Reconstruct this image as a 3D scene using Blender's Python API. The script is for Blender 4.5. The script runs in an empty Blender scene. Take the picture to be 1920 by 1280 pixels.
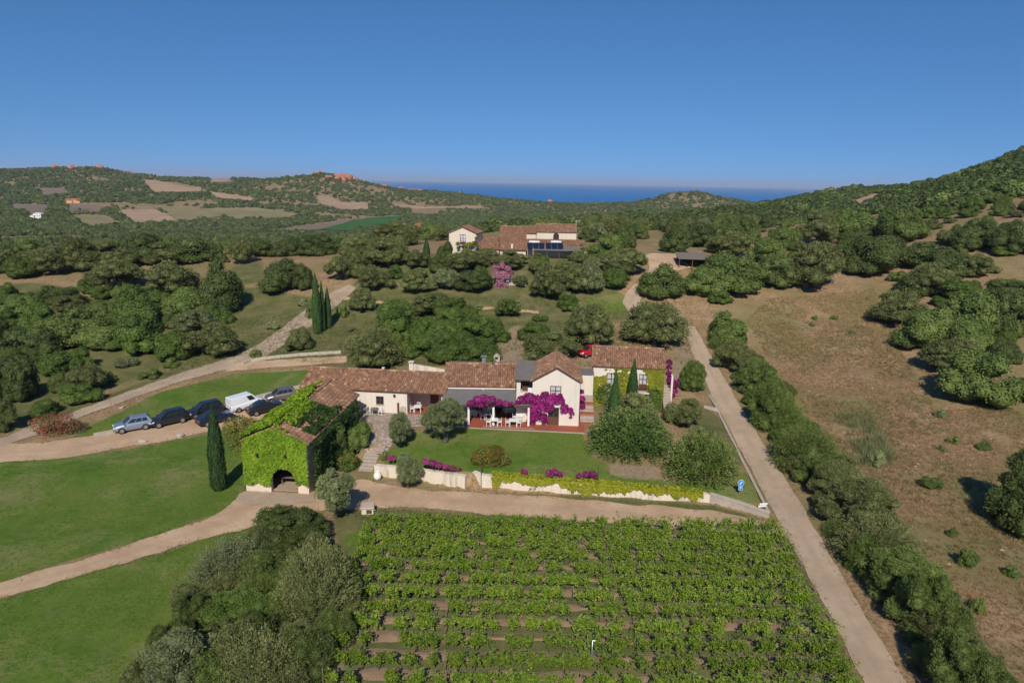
import bpy, bmesh, math, random
import numpy as np
from mathutils import Vector, Matrix
from mathutils.geometry import delaunay_2d_cdt

R_ = math.radians
scene = bpy.context.scene
COL = scene.collection
random.seed(7)
RNG = np.random.default_rng(11)

# ------------------------------------------------------------------ camera, sky, sun, exposure
CAM_Z = 28.0
PITCH, ROLL = R_(13.15), R_(1.05)
FPX = 1280.0                                   # focal length in pixels of the 1920-wide picture
cF = np.array([0, math.cos(PITCH), -math.sin(PITCH)])
_u0 = np.array([0, math.sin(PITCH), math.cos(PITCH)])
_x0 = np.array([1.0, 0, 0])
cR = _x0 * math.cos(ROLL) + _u0 * math.sin(ROLL)
cU = -_x0 * math.sin(ROLL) + _u0 * math.cos(ROLL)
CAM = np.array([0, 0, CAM_Z])
cam_data = bpy.data.cameras.new('camera')
cam_data.lens = 24.0
cam_data.sensor_width = 36.0
cam_data.clip_start = 0.5
cam_data.clip_end = 90000.0
cam = bpy.data.objects.new('camera', cam_data)
COL.objects.link(cam)
cam.matrix_world = Matrix(((cR[0], cU[0], -cF[0], 0), (cR[1], cU[1], -cF[1], 0), (cR[2], cU[2], -cF[2], CAM_Z), (0, 0, 0, 1)))
scene.camera = cam

SUN_EL = R_(39.0)
SUN_AZ = (-0.06, -1.0)                         # the sun stands behind the camera
world = bpy.data.worlds.new('World')
scene.world = world
world.use_nodes = True
wn = world.node_tree
wn.nodes.clear()
w_out = wn.nodes.new('ShaderNodeOutputWorld')
w_bg = wn.nodes.new('ShaderNodeBackground')
w_sky = wn.nodes.new('ShaderNodeTexSky')
w_sky.sky_type = 'NISHITA'
w_sky.sun_disc = False
w_sky.sun_elevation = SUN_EL
w_sky.sun_rotation = math.atan2(SUN_AZ[0], SUN_AZ[1])
w_sky.altitude = 100
w_sky.air_density = 1.0
w_sky.dust_density = 0.3
w_sky.ozone_density = 6.5
w_bg.inputs['Strength'].default_value = 0.090
w_tc = wn.nodes.new('ShaderNodeTexCoord')
w_mp = wn.nodes.new('ShaderNodeMapping')        # the clear upper sky reaches down to a hazeless horizon
w_mp.inputs['Scale'].default_value = (1, 1, 0.95)
w_mp.inputs['Location'].default_value = (0, 0, 0.165)
wn.links.new(w_tc.outputs['Generated'], w_mp.inputs['Vector'])
wn.links.new(w_mp.outputs[0], w_sky.inputs['Vector'])
w_hs = wn.nodes.new('ShaderNodeHueSaturation')
w_hs.inputs['Saturation'].default_value = 1.16
wn.links.new(w_sky.outputs[0], w_hs.inputs['Color'])
wn.links.new(w_hs.outputs[0], w_bg.inputs['Color'])
wn.links.new(w_bg.outputs[0], w_out.inputs['Surface'])
sun_d = bpy.data.lights.new('sun', 'SUN')
sun_d.energy = 4.0
sun_d.angle = R_(0.53)
sun_d.color = (1.0, 0.93, 0.82)
sun = bpy.data.objects.new('sun', sun_d)
COL.objects.link(sun)
_sd = Vector((-SUN_AZ[0], -SUN_AZ[1], -math.tan(SUN_EL) * math.hypot(*SUN_AZ))).normalized()
sun.rotation_euler = _sd.to_track_quat('-Z', 'Y').to_euler()
sun.location = (-10, -60, 120)
scene.view_settings.view_transform = 'Standard'
scene.view_settings.look = 'None'
scene.view_settings.exposure = 0.26
scene.view_settings.gamma = 1.0
scene.view_settings.use_curve_mapping = False
scene.cycles.max_bounces = 5
scene.cycles.diffuse_bounces = 2
scene.cycles.glossy_bounces = 2
scene.cycles.transmission_bounces = 3
scene.cycles.transparent_max_bounces = 12
scene.cycles.volume_bounces = 0
scene.cycles.use_adaptive_sampling = True

# ------------------------------------------------------------------ numeric helpers
def ray(px, py):
    return cF + (px - 960) / FPX * cR - (py - 640) / FPX * cU

def at(px, py, z):
    r = ray(px, py)
    t = (z - CAM_Z) / r[2]
    return CAM + r * t

def at_dist(px, py, y):                        # point of a pixel's ray at ground distance y
    r = ray(px, py)
    return CAM + r * (y / r[1])

def project(P):
    d = np.asarray(P, float) - CAM
    w = d @ cF
    return 960 + FPX * (d @ cR) / w, 640 - FPX * (d @ cU) / w

def _hash(ix, iy, s):
    n = (ix.astype(np.int64) * 374761393 + iy.astype(np.int64) * 668265263 + s * 974634777) & 0x7fffffff
    n = ((n ^ (n >> 13)) * 1274126177) & 0x7fffffff
    return ((n ^ (n >> 16)) & 0xffff) / 65535.0

def vnoise(x, y, s=0):
    x = np.asarray(x, float); y = np.asarray(y, float)
    ix = np.floor(x); iy = np.floor(y)
    fx = x - ix; fy = y - iy
    fx = fx * fx * (3 - 2 * fx); fy = fy * fy * (3 - 2 * fy)
    a = _hash(ix, iy, s); b = _hash(ix + 1, iy, s); c = _hash(ix, iy + 1, s); d = _hash(ix + 1, iy + 1, s)
    return (a * (1 - fx) + b * fx) * (1 - fy) + (c * (1 - fx) + d * fx) * fy

def fbm(x, y, s=0, o=3):
    t = 0; a = 0.5; n = 0
    for k in range(o):
        t = t + a * vnoise(np.asarray(x) * 2 ** k, np.asarray(y) * 2 ** k, s + k); n += a; a *= 0.5
    return t / n

def sstep(x, a, b):
    t = np.clip((x - a) / (b - a), 0, 1)
    return t * t * (3 - 2 * t)

def in_poly(x, y, poly):
    x = np.asarray(x, float); y = np.asarray(y, float)
    r = np.zeros(x.shape, bool)
    n = len(poly)
    for i in range(n):
        x1, y1 = poly[i]; x2, y2 = poly[(i + 1) % n]
        c = ((y1 > y) != (y2 > y)) & (x < (x2 - x1) * (y - y1) / ((y2 - y1) if y2 != y1 else 1e-9) + x1)
        r ^= c
    return r

# ------------------------------------------------------------------ the lie of the land
SEA_Z = -37.0
CP = []
for x in (-150, -100, -60, -30, 0, 30, 60):
    for y in (-10, 20, 45):
        CP.append((x, y, 0.0))
CP += [(100, 20, 1), (100, 50, 3), (150, 30, 6), (60, 60, 0.6), (-40, 65, 0), (-80, 65, 0), (-120, 70, -1), (38, 65, 0), (-20, 62, 0.1), (0, 60, 0.0), (20, 58, 0), (-28, 72, 0.5)]
CP += [(-60, 85, 0.6), (-33, 85, 1.0), (-20, 86, 2.0), (0, 86, 2.2), (18, 86, 2.0), (36, 85, 0.6), (70, 85, 3), (110, 85, 7), (160, 80, 14), (-110, 90, 0), (-160, 90, 0)]
CP += [(-75, 105, 2), (-35, 105, 3), (0, 105, 4.5), (22, 105, 4.0), (40, 105, 2.6), (75, 105, 5.5), (120, 110, 11)]
CP += [(-90, 120, 4), (-40, 120, 5.2), (0, 120, 7), (25, 120, 6.2), (50, 120, 5.2), (90, 120, 9)]
CP += [(-150, 130, 3), (-100, 140, 7), (-45, 140, 9.2), (-10, 140, 12), (10, 141, 12.4), (33, 139, 12.0), (60, 140, 9.8), (100, 140, 14), (150, 140, 22)]
CP += [(-160, 170, 6), (-110, 170, 9), (-50, 170, 10), (0, 165, 13), (40, 170, 13), (80, 170, 13.5), (130, 175, 22), (200, 180, 34)]
CP += [(-220, 220, -2), (-150, 220, 3), (-60, 220, 6), (0, 220, 12), (60, 220, 12.5), (110, 220, 17), (180, 230, 32), (260, 240, 46)]
CP += [(-300, 300, -16), (-200, 300, -10), (-80, 300, -6), (0, 300, 8), (80, 300, 9), (160, 300, 17), (230, 310, 37), (330, 330, 66)]
CP += [(285, 380, 50), (243, 420, 28), (249, 400, 30), (254, 380, 33), (300, 395, 52), (310, 500, 27), (150, 450, 9), (60, 450, 3), (0, 450, -2), (-150, 450, -22), (-320, 450, -27), (215, 455, 14), (400, 420, 66)]
CP += [(258, 560, 24), (180, 620, 0), (0, 600, -15), (-150, 600, -28), (-300, 600, -29), (-500, 600, -28), (420, 560, 36), (600, 600, 45)]
CP += [(300, 800, 8), (420, 800, 18), (200, 850, -20), (100, 800, -27), (-100, 800, -31), (-350, 800, -30), (-556, 800, -23), (-800, 800, -20), (700, 900, 50)]
CP += [(-643, 1000, -12), (-900, 1000, -8), (-400, 1000, -22), (-200, 1050, -29), (0, 1100, -31), (250, 1100, -29), (450, 1100, -10), (800, 1150, 30)]
CP += [(-1150, 1300, 14), (-800, 1250, 12), (-560, 1250, 8), (-380, 1250, 2), (-200, 1300, -25)]
for px, py, y in [(-150, 315, 1550), (30, 318, 1500), (100, 315, 1500), (190, 314, 1500), (260, 328, 1500), (340, 335, 1500), (420, 334, 1500), (500, 336, 1500),
                  (560, 331, 1480), (600, 324, 1480), (640, 330, 1480), (680, 340, 1500), (720, 350, 1550), (760, 358, 1600), (810, 358, 1650), (860, 362, 1680), (900, 374, 1750),
                  (1290, 358, 1500), (1255, 361, 1500), (1325, 362, 1500), (1350, 372, 1500), (1225, 371, 1500), (1195, 381, 1480), (1400, 380, 1480)]:
    p = at_dist(px, py, y); CP.append((p[0], p[1], p[2] - 2.0))
CP += [(380, 1350, -12), (390, 1680, -40), (-1800, 1500, 45), (-2600, 1600, 50), (-1800, 900, -5), (-2600, 600, 0)]
CP += [(x, 1900, -33) for x in (0, 150, 320)] + [(-150, 1850, -34), (700, 1500, -34), (1000, 1350, -20)]
CP += [(-300, 2000, -42), (-700, 2050, -38), (-1300, 2200, -38)]
CP += [(x, 2450, -60) for x in (-3200, -2200, -1400, -800, -300, 0, 300, 700, 1300, 2200)] + [(x, 3200, -70) for x in (-3000, -1000, 1000, 3000)]
CP += [(1300, 700, 80), (2000, 900, 70), (1600, 1400, -20), (2600, 1500, -40), (900, 300, 90), (2000, 200, 90), (400, 150, 60), (600, 0, 60), (-400, 100, -6), (-700, 300, -18), (-1200, 200, -12), (-300, -10, -3)]
CP = np.array(CP)
_C2 = 10.0 ** 2
def _phi(dx, dy):
    return np.sqrt(dx * dx + dy * dy + _C2)
_n = len(CP)
_A = np.zeros((_n + 3, _n + 3))
_A[:_n, :_n] = _phi(CP[:, None, 0] - CP[None, :, 0], CP[:, None, 1] - CP[None, :, 1])
_A[:_n, _n] = 1; _A[:_n, _n + 1] = CP[:, 0] / 1000; _A[:_n, _n + 2] = CP[:, 1] / 1000
_A[_n:, :_n] = _A[:_n, _n:].T
_W = np.linalg.solve(_A, np.concatenate([CP[:, 2], np.zeros(3)]))

def base_z(x, y):
    sh = np.shape(x)
    x = np.ravel(np.asarray(x, float)); y = np.ravel(np.asarray(y, float))
    z = np.empty(len(x))
    for s in range(0, len(x), 20000):
        e = s + 20000
        z[s:e] = _phi(x[s:e, None] - CP[None, :, 0], y[s:e, None] - CP[None, :, 1]) @ _W[:_n]
    z += _W[_n] + _W[_n + 1] * x / 1000 + _W[_n + 2] * y / 1000
    d = np.hypot(x, y)
    z += (fbm(x / 7, y / 7, 3) - 0.5) * 0.5 * sstep(d, 80, 130) + (fbm(x / 45, y / 45, 5) - 0.5) * 3.0 * sstep(d, 170, 500) + (fbm(x / 150, y / 150, 8) - 0.5) * 4 * sstep(d, 700, 1400) * sstep(z, -34, -20)
    return z.reshape(sh)

# raised garden behind the retaining wall
_fl = np.array([at(px, py, 0.0)[:2] for px, py in [(703, 894), (790, 903), (873, 916), (906, 913), (1000, 920), (1120, 929), (1230, 937), (1330, 942), (1385, 955), (1443, 970)]])
_p0 = _fl[0]; _fl = np.concatenate([[[_p0[0] - 12, _p0[1] + 2.9], [_p0[0] - 0.15, _p0[1] + 2.9]], _fl])
_fh = np.array([1.5, 1.5, 1.1, 1.1, 1.1, 1.05, 1.05, 1.05, 0.9, 0.68, 0.45, 0.2])
_rl = np.array([at(px, py, z)[:2] for px, py, z in [(1443, 968, 0.2), (1392, 858, 0.7), (1347, 775, 0.9), (1316, 722, 0.9), (1300, 690, 1.0)]])
def plat(x, y):
    fy = np.interp(x, _fl[:, 0], _fl[:, 1]); fh = np.interp(x, _fl[:, 0], _fh)
    bh = np.interp(x, [-30, 8, 14, 24, 30], [2.0, 2.0, 1.9, 1.2, 0.8])
    t = np.clip((y - fy) / np.maximum(69.0 - fy, 1.0), 0, 1)
    z = fh + (bh - fh) * t
    xr = np.interp(y, _rl[:, 1], _rl[:, 0])
    xl = np.interp(y, [58, 62, 70.5, 71.5, 73.0, 74.0], [-14.6, -14.9, -16.2, -17.4, -22, -24.6])
    m = sstep(y - fy, 0.12, 0.62) * sstep(xr - x, -0.1, 0.4) * sstep(x - xl, -0.3, 0.3) * sstep(85.0 - y, 0, 4.0)
    return z, m

def tz(x, y):
    b = base_z(x, y)
    z, m = plat(np.asarray(x, float), np.asarray(y, float))
    return b + (z - b) * m

def tz1(x, y):
    return float(tz(np.array([x]), np.array([y]))[0])

def gnds(pts):                                 # pixels -> points on the ground (vectorised ray march)
    pts = np.asarray(pts, float)
    rr = cF[None] + (pts[:, :1] - 960) / FPX * cR[None] - (pts[:, 1:2] - 640) / FPX * cU[None]
    rr = rr / np.hypot(rr[:, 0], rr[:, 1])[:, None]
    lo = np.full(len(pts), 12.0); hi = np.full(len(pts), np.nan)
    t = 12.0
    prev = np.full(len(pts), t)
    while t < 2600:
        P = CAM[None] + rr * t
        below = (P[:, 2] < tz(P[:, 0], P[:, 1])) & np.isnan(hi)
        lo[below] = prev[below]; hi[below] = t
        prev[:] = t
        if not np.isnan(hi).any(): break
        t = t * 1.025 + 0.2
    hi = np.where(np.isnan(hi), 2600, hi)
    for _ in range(14):
        m = (lo + hi) / 2
        P = CAM[None] + rr * m[:, None]
        b = P[:, 2] < tz(P[:, 0], P[:, 1])
        hi = np.where(b, m, hi); lo = np.where(b, lo, m)
    return CAM[None] + rr * hi[:, None]

def gnd(px, py):
    return gnds([(px, py)])[0]

# ------------------------------------------------------------------ object helpers
def tag(o, label=None, cat=None, group=None, kind=None):
    if label: o['label'] = label
    if cat: o['category'] = cat
    if group: o['group'] = group
    if kind: o['kind'] = kind
    return o

def empty(name, loc=(0, 0, 0), rz=0.0):
    o = bpy.data.objects.new(name, None)
    o.empty_display_size = 0.3
    o.location = [float(c) for c in loc]
    o.rotation_euler = (0, 0, rz)
    COL.objects.link(o)
    return o

def make_mesh(name, V, F, smooth=False, tint=None):
    me = bpy.data.meshes.new(name)
    V = np.asarray(V, np.float32)
    if isinstance(F, np.ndarray):
        n, k = F.shape
        me.vertices.add(len(V)); me.vertices.foreach_set('co', V.ravel())
        me.loops.add(n * k); me.loops.foreach_set('vertex_index', F.astype(np.int32).ravel())
        me.polygons.add(n)
        me.polygons.foreach_set('loop_start', np.arange(0, n * k, k, dtype=np.int32))
        me.polygons.foreach_set('loop_total', np.full(n, k, np.int32))
        me.update(calc_edges=True)
    else:
        me.from_pydata([tuple(v) for v in V], [], F)
    if smooth:
        me.polygons.foreach_set('use_smooth', np.ones(len(me.polygons), bool))
    if tint is not None:
        a = me.attributes.new('tint', 'FLOAT', 'POINT')
        a.data.foreach_set('value', np.asarray(tint, np.float32))
    return me

def link(name, me, mat=None, parent=None, loc=None, rz=None):
    o = bpy.data.objects.new(name, me)
    COL.objects.link(o)
    if mat is not None:
        if len(me.materials) == 0: me.materials.append(mat)
        elif me.materials[0] != mat:
            o.material_slots[0].link = 'OBJECT'; o.material_slots[0].material = mat
    if parent is not None: o.parent = parent
    if loc is not None: o.location = [float(c) for c in loc]
    if rz is not None: o.rotation_euler = (0, 0, rz)
    return o

class MB:
    def __init__(s): s.v = []; s.f = []; s.t = []
    def add(s, V, F, tint=0.5):
        b = len(s.v)
        s.v += [tuple(float(c) for c in p) for p in V]
        s.f += [tuple(int(i) + b for i in q) for q in F]
        s.t += [tint] * len(V)
        return s
    def box(s, x0, y0, z0, x1, y1, z1, tint=0.5):
        V = [(x0, y0, z0), (x1, y0, z0), (x1, y1, z0), (x0, y1, z0), (x0, y0, z1), (x1, y0, z1), (x1, y1, z1), (x0, y1, z1)]
        return s.add(V, [(0, 3, 2, 1), (4, 5, 6, 7), (0, 1, 5, 4), (1, 2, 6, 5), (2, 3, 7, 6), (3, 0, 4, 7)], tint)
    def prism(s, poly, y0, y1, tint=0.5):           # polygon in (x, z), extruded along y
        n = len(poly)
        V = [(p[0], y0, p[1]) for p in poly] + [(p[0], y1, p[1]) for p in poly]
        F = [tuple(range(n)), tuple(range(2 * n - 1, n - 1, -1))] + [(i + n, (i + 1) % n + n, (i + 1) % n, i) for i in range(n)]
        return s.add(V, F, tint)
    def slab(s, poly, z0, z1, tint=0.5):            # polygon in (x, y), extruded along z
        n = len(poly)
        V = [(p[0], p[1], z0) for p in poly] + [(p[0], p[1], z1) for p in poly]
        F = [tuple(range(n - 1, -1, -1)), tuple(range(n, 2 * n))] + [(i, (i + 1) % n, (i + 1) % n + n, i + n) for i in range(n)]
        return s.add(V, F, tint)
    def tube(s, pts, radii, n=6, tint=0.5, cap=True):
        pts = [Vector(p) for p in pts]
        if not hasattr(radii, '__len__'): radii = [radii] * len(pts)
        V = []; F = []
        for i, p in enumerate(pts):
            d = (pts[min(i + 1, len(pts) - 1)] - pts[max(i - 1, 0)]).normalized()
            a = d.cross(Vector((0, 0, 1)) if abs(d.z) < 0.9 else Vector((1, 0, 0))).normalized()
            b = d.cross(a)
            for k in range(n):
                th = 2 * math.pi * k / n
                V.append(p + (a * math.cos(th) + b * math.sin(th)) * radii[i])
        for i in range(len(pts) - 1):
            for k in range(n):
                F.append((i * n + k, i * n + (k + 1) % n, (i + 1) * n + (k + 1) % n, (i + 1) * n + k))
        if cap:
            F.append(tuple(range(n - 1, -1, -1))); m = (len(pts) - 1) * n
            F.append(tuple(range(m, m + n)))
        return s.add(V, F, tint)
    def lathe(s, prof, c=(0, 0, 0), n=14, tint=0.5):
        V = []; F = []
        for r, z in prof:
            for k in range(n):
                th = 2 * math.pi * k / n
                V.append((c[0] + r * math.cos(th), c[1] + r * math.sin(th), c[2] + z))
        for i in range(len(prof) - 1):
            for k in range(n):
                F.append((i * n + k, i * n + (k + 1) % n, (i + 1) * n + (k + 1) % n, (i + 1) * n + k))
        F.append(tuple(range(n - 1, -1, -1))); m = (len(prof) - 1) * n
        F.append(tuple(range(m, m + n)))
        return s.add(V, F, tint)
    def mesh(s, name, smooth=False): return make_mesh(name, s.v, s.f, smooth, s.t)
    def build(s, name, mat, parent=None, smooth=False, loc=None, rz=None):
        return link(name, s.mesh(name, smooth), mat, parent, loc, rz)

# ------------------------------------------------------------------ materials
M = {}
class NT:
    def __init__(s, name):
        s.m = bpy.data.materials.new(name); s.m.use_nodes = True
        s.t = s.m.node_tree; s.t.nodes.clear()
        s.out = s.t.nodes.new('ShaderNodeOutputMaterial')
    def n(s, typ, **kw):
        nd = s.t.nodes.new(typ)
        for k, v in kw.items():
            if k in nd.inputs: 
                if hasattr(v, 'bl_idname') or isinstance(v, bpy.types.NodeSocket): s.t.links.new(v, nd.inputs[k])
                else: nd.inputs[k].default_value = v
            else: setattr(nd, k, v)
        return nd
    def l(s, a, b): s.t.links.new(a, b)
    def attr(s, name='tint'):
        return s.n('ShaderNodeAttribute', attribute_name=name)
    def noise(s, scale, detail=4, rough=0.55, coord='Object', dist=0.0, vec=None):
        tc = s.n('ShaderNodeTexCoord')
        nz = s.n('ShaderNodeTexNoise', Scale=scale, Detail=detail, Roughness=rough, Distortion=dist)
        s.l(vec if vec is not None else tc.outputs[coord], nz.inputs['Vector'])
        return nz.outputs['Fac']
    def ramp(s, fac, stops, interp='LINEAR'):
        r = s.n('ShaderNodeValToRGB'); r.color_ramp.interpolation = interp
        el = r.color_ramp.elements
        while len(el) < len(stops): el.new(0.5)
        for e, (p, c) in zip(el, stops):
            e.position = p; e.color = (c[0], c[1], c[2], 1) if hasattr(c, '__len__') else (c, c, c, 1)
        s.l(fac, r.inputs[0])
        return r.outputs[0]
    def mix(s, fac, a, b, mode='MIX'):
        x = s.n('ShaderNodeMix', data_type='RGBA', blend_type=mode)
        for i, v in ((0, fac), (6, a), (7, b)):
            if isinstance(v, bpy.types.NodeSocket): s.l(v, x.inputs[i])
            else: x.inputs[i].default_value = v if not hasattr(v, '__len__') else (*v[:3], 1)
        return x.outputs[2]
    def math(s, op, a, b=0.0, c=0.0):
        x = s.n('ShaderNodeMath', operation=op)
        for i, v in enumerate((a, b, c)):
            if isinstance(v, bpy.types.NodeSocket): s.l(v, x.inputs[i])
            else: x.inputs[i].default_value = v
        return x.outputs[0]
    def bump(s, h, strength=0.3, dist=0.05):
        b = s.n('ShaderNodeBump', Strength=strength, Distance=dist); s.l(h, b.inputs['Height'])
        return b.outputs[0]
    def bsdf(s, col, rough=0.8, spec=0.3, metal=0.0, normal=None):
        b = s.n('ShaderNodeBsdfPrincipled')
        for k, v in (('Base Color', col), ('Roughness', rough), ('Specular IOR Level', spec), ('Metallic', metal)):
            if isinstance(v, bpy.types.NodeSocket): s.l(v, b.inputs[k])
            else: b.inputs[k].default_value = (*v[:3], 1) if hasattr(v, '__len__') else v
        if normal is not None: s.l(normal, b.inputs['Normal'])
        s.l(b.outputs[0], s.out.inputs[0])
        return b
    def done(s, key): M[key] = s.m; return s.m

def m_plain(key, c, rough=0.7, spec=0.3, metal=0.0, var=0.15, scale=3.0):
    t = NT(key)
    col = t.mix(t.noise(scale), [x * (1 - var) for x in c], [min(1, x * (1 + var)) for x in c])
    t.bsdf(col, rough, spec, metal); return t.done(key)

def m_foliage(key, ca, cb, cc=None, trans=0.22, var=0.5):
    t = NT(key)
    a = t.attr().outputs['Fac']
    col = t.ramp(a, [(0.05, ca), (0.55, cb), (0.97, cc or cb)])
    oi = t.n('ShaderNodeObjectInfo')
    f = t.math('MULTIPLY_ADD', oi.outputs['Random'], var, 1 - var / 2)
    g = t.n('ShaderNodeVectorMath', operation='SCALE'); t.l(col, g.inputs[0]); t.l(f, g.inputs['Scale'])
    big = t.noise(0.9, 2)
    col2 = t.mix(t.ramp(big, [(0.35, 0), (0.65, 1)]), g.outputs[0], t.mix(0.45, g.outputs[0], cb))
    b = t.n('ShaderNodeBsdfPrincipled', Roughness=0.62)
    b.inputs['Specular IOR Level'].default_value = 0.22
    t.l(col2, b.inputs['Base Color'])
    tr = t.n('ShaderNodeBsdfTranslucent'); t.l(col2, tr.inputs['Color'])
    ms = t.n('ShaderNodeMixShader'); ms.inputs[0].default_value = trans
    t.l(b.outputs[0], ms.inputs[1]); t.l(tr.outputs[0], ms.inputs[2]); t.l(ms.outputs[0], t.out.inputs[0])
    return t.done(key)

m_foliage('wild_olive', (0.073, 0.089, 0.028), (0.156, 0.175, 0.056), (0.253, 0.253, 0.105))
m_foliage('grey_olive', (0.094, 0.118, 0.048), (0.195, 0.227, 0.097), (0.309, 0.329, 0.151))
m_foliage('dark_oak', (0.043, 0.066, 0.017), (0.097, 0.130, 0.032), (0.161, 0.185, 0.053))
m_foliage('lentisk', (0.043, 0.075, 0.015), (0.099, 0.151, 0.026), (0.162, 0.206, 0.045))
m_foliage('mid_green', (0.063, 0.098, 0.022), (0.134, 0.183, 0.041), (0.216, 0.253, 0.070))
m_foliage('feather', (0.054, 0.100, 0.019), (0.119, 0.191, 0.041), (0.194, 0.270, 0.074))
m_foliage('cypress', (0.024, 0.057, 0.016), (0.054, 0.108, 0.030), (0.095, 0.162, 0.047), trans=0.08)
m_foliage('vine', (0.073, 0.137, 0.011), (0.152, 0.236, 0.021), (0.265, 0.326, 0.043), trans=0.3)
m_foliage('ivy_bright', (0.078, 0.144, 0.006), (0.158, 0.253, 0.012), (0.248, 0.332, 0.024), trans=0.2)
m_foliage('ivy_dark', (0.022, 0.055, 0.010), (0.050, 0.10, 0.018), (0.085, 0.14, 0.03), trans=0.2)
m_foliage('ivy_yellow', (0.136, 0.162, 0.008), (0.272, 0.281, 0.015), (0.383, 0.357, 0.030), trans=0.2)
m_foliage('bougainvillea', (0.127, 0.007, 0.066), (0.311, 0.015, 0.176), (0.461, 0.044, 0.264), trans=0.25)
m_foliage('oleander_pink', (0.25, 0.09, 0.12), (0.52, 0.19, 0.30), (0.66, 0.33, 0.42), trans=0.2)
m_foliage('oleander_red', (0.149, 0.018, 0.018), (0.297, 0.036, 0.036), (0.432, 0.090, 0.072), trans=0.2)
m_foliage('bloom_orange', (0.16, 0.08, 0.01), (0.28, 0.10, 0.015), (0.34, 0.15, 0.03), trans=0.2)
m_foliage('bloom_yellow', (0.22, 0.16, 0.01), (0.36, 0.25, 0.012), (0.46, 0.32, 0.03), trans=0.2)
m_foliage('bloom_rose', (0.3, 0.22, 0.16), (0.45, 0.32, 0.25), (0.55, 0.42, 0.34), trans=0.2)
m_foliage('dry_tuft', (0.164, 0.101, 0.042), (0.279, 0.169, 0.070), (0.380, 0.243, 0.109), trans=0.2)
m_foliage('green_tuft', (0.06, 0.085, 0.025), (0.10, 0.13, 0.04), (0.16, 0.18, 0.06), trans=0.2)
m_foliage('lawn_tuft', (0.057, 0.128, 0.013), (0.097, 0.188, 0.022), (0.182, 0.255, 0.050), trans=0.25)
m_foliage('dead_wood', (0.10, 0.085, 0.075), (0.17, 0.15, 0.135), (0.24, 0.21, 0.19), trans=0.0)

def m_bark():
    t = NT('bark')
    n = t.noise(6, 5)
    t.bsdf(t.ramp(n, [(0.3, (0.06, 0.048, 0.035)), (0.7, (0.19, 0.165, 0.13))]), 0.9, 0.1, normal=t.bump(n, 0.6, 0.05)); t.done('bark')
m_bark()

def m_ground():
    t = NT('ground')
    geo = t.n('ShaderNodeNewGeometry'); pos = geo.outputs['Position']
    n1 = t.noise(0.035, 5, 0.6, vec=pos); n2 = t.noise(0.35, 5, 0.62, vec=pos); n3 = t.noise(3.0, 4, 0.65, vec=pos); n4 = t.noise(14.0, 3, 0.6, vec=pos)
    n5 = t.noise(0.09, 3, 0.5, vec=pos)
    # dry scrub ground
    dry = t.ramp(n2, [(0.28, (0.140, 0.095, 0.051)), (0.5, (0.258, 0.161, 0.084)), (0.72, (0.346, 0.224, 0.126))])
    dry = t.mix(t.ramp(t.noise(1.3, 5, 0.7, vec=pos), [(0.40, 0.6), (0.52, 0)]), dry, (0.110, 0.074, 0.044))
    dry = t.mix(t.ramp(n3, [(0.42, 0), (0.68, 0.8)]), dry, (0.398, 0.281, 0.163))
    dry = t.mix(t.math('MULTIPLY', t.ramp(n5, [(0.42, 0), (0.62, 1)]), t.ramp(n3, [(0.25, 0.2), (0.6, 1)])), dry, (0.184, 0.161, 0.066))
    # weedy mixed ground
    weed = t.ramp(n2, [(0.3, (0.065, 0.083, 0.025)), (0.52, (0.137, 0.131, 0.052)), (0.72, (0.227, 0.169, 0.092))])
    weed = t.mix(t.ramp(n3, [(0.4, 0), (0.7, 0.8)]), weed, (0.111, 0.119, 0.039))
    # watered lawn
    lawn = t.ramp(n2, [(0.25, (0.051, 0.111, 0.014)), (0.5, (0.089, 0.160, 0.018)), (0.75, (0.158, 0.214, 0.035))])
    lawn = t.mix(t.ramp(n5, [(0.40, 0), (0.66, 0.75)]), lawn, (0.181, 0.208, 0.041))
    lawn = t.mix(t.ramp(n1, [(0.50, 0), (0.66, 0.6)]), lawn, (0.064, 0.142, 0.018))
    n6 = t.noise(1.1, 4, 0.7, vec=pos)
    n7 = t.noise(0.14, 5, 0.68, vec=pos, dist=0.6)
    lawn = t.mix(t.ramp(t.math('ADD', n7, t.math('MULTIPLY', t.math('SUBTRACT', n3, 0.5), 0.25)), [(0.50, 0), (0.66, 0.9)]), lawn, (0.243, 0.223, 0.089))
    lawn = t.mix(t.ramp(n6, [(0.44, 0), (0.66, 0.55)]), lawn, (0.170, 0.194, 0.057))
    lawn = t.mix(t.ramp(n3, [(0.30, 0.55), (0.48, 0)]), lawn, (0.034, 0.083, 0.011))
    lawn = t.mix(t.ramp(n4, [(0.35, 0.5), (0.65, 0)]), lawn, (0.031, 0.068, 0.009))
    bare = t.ramp(n3, [(0.3, (0.21, 0.150, 0.095)), (0.7, (0.31, 0.235, 0.155))])
    w_l = t.attr('w_lawn').outputs['Fac']; w_w = t.attr('w_weed').outputs['Fac']; w_b = t.attr('w_bare').outputs['Fac']
    def edge(w, k=0.5):
        s = t.math('ADD', w, t.math('MULTIPLY', t.math('SUBTRACT', n2, 0.5), k))
        s = t.math('ADD', s, t.math('MULTIPLY', t.math('SUBTRACT', n3, 0.5), k * 0.8))
        return t.ramp(s, [(0.36, 0), (0.64, 1)])
    col = t.mix(edge(w_w, 0.8), dry, weed)
    col = t.mix(edge(w_l, 0.55), col, lawn)
    col = t.mix(edge(w_b, 0.7), col, bare)
    h = t.math('ADD', t.math('MULTIPLY', n3, 0.7), t.math('MULTIPLY', n4, 0.5))
    t.bsdf(col, 0.95, 0.08, normal=t.bump(h, 0.55, 0.12)); t.done('ground')
m_ground()

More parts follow.
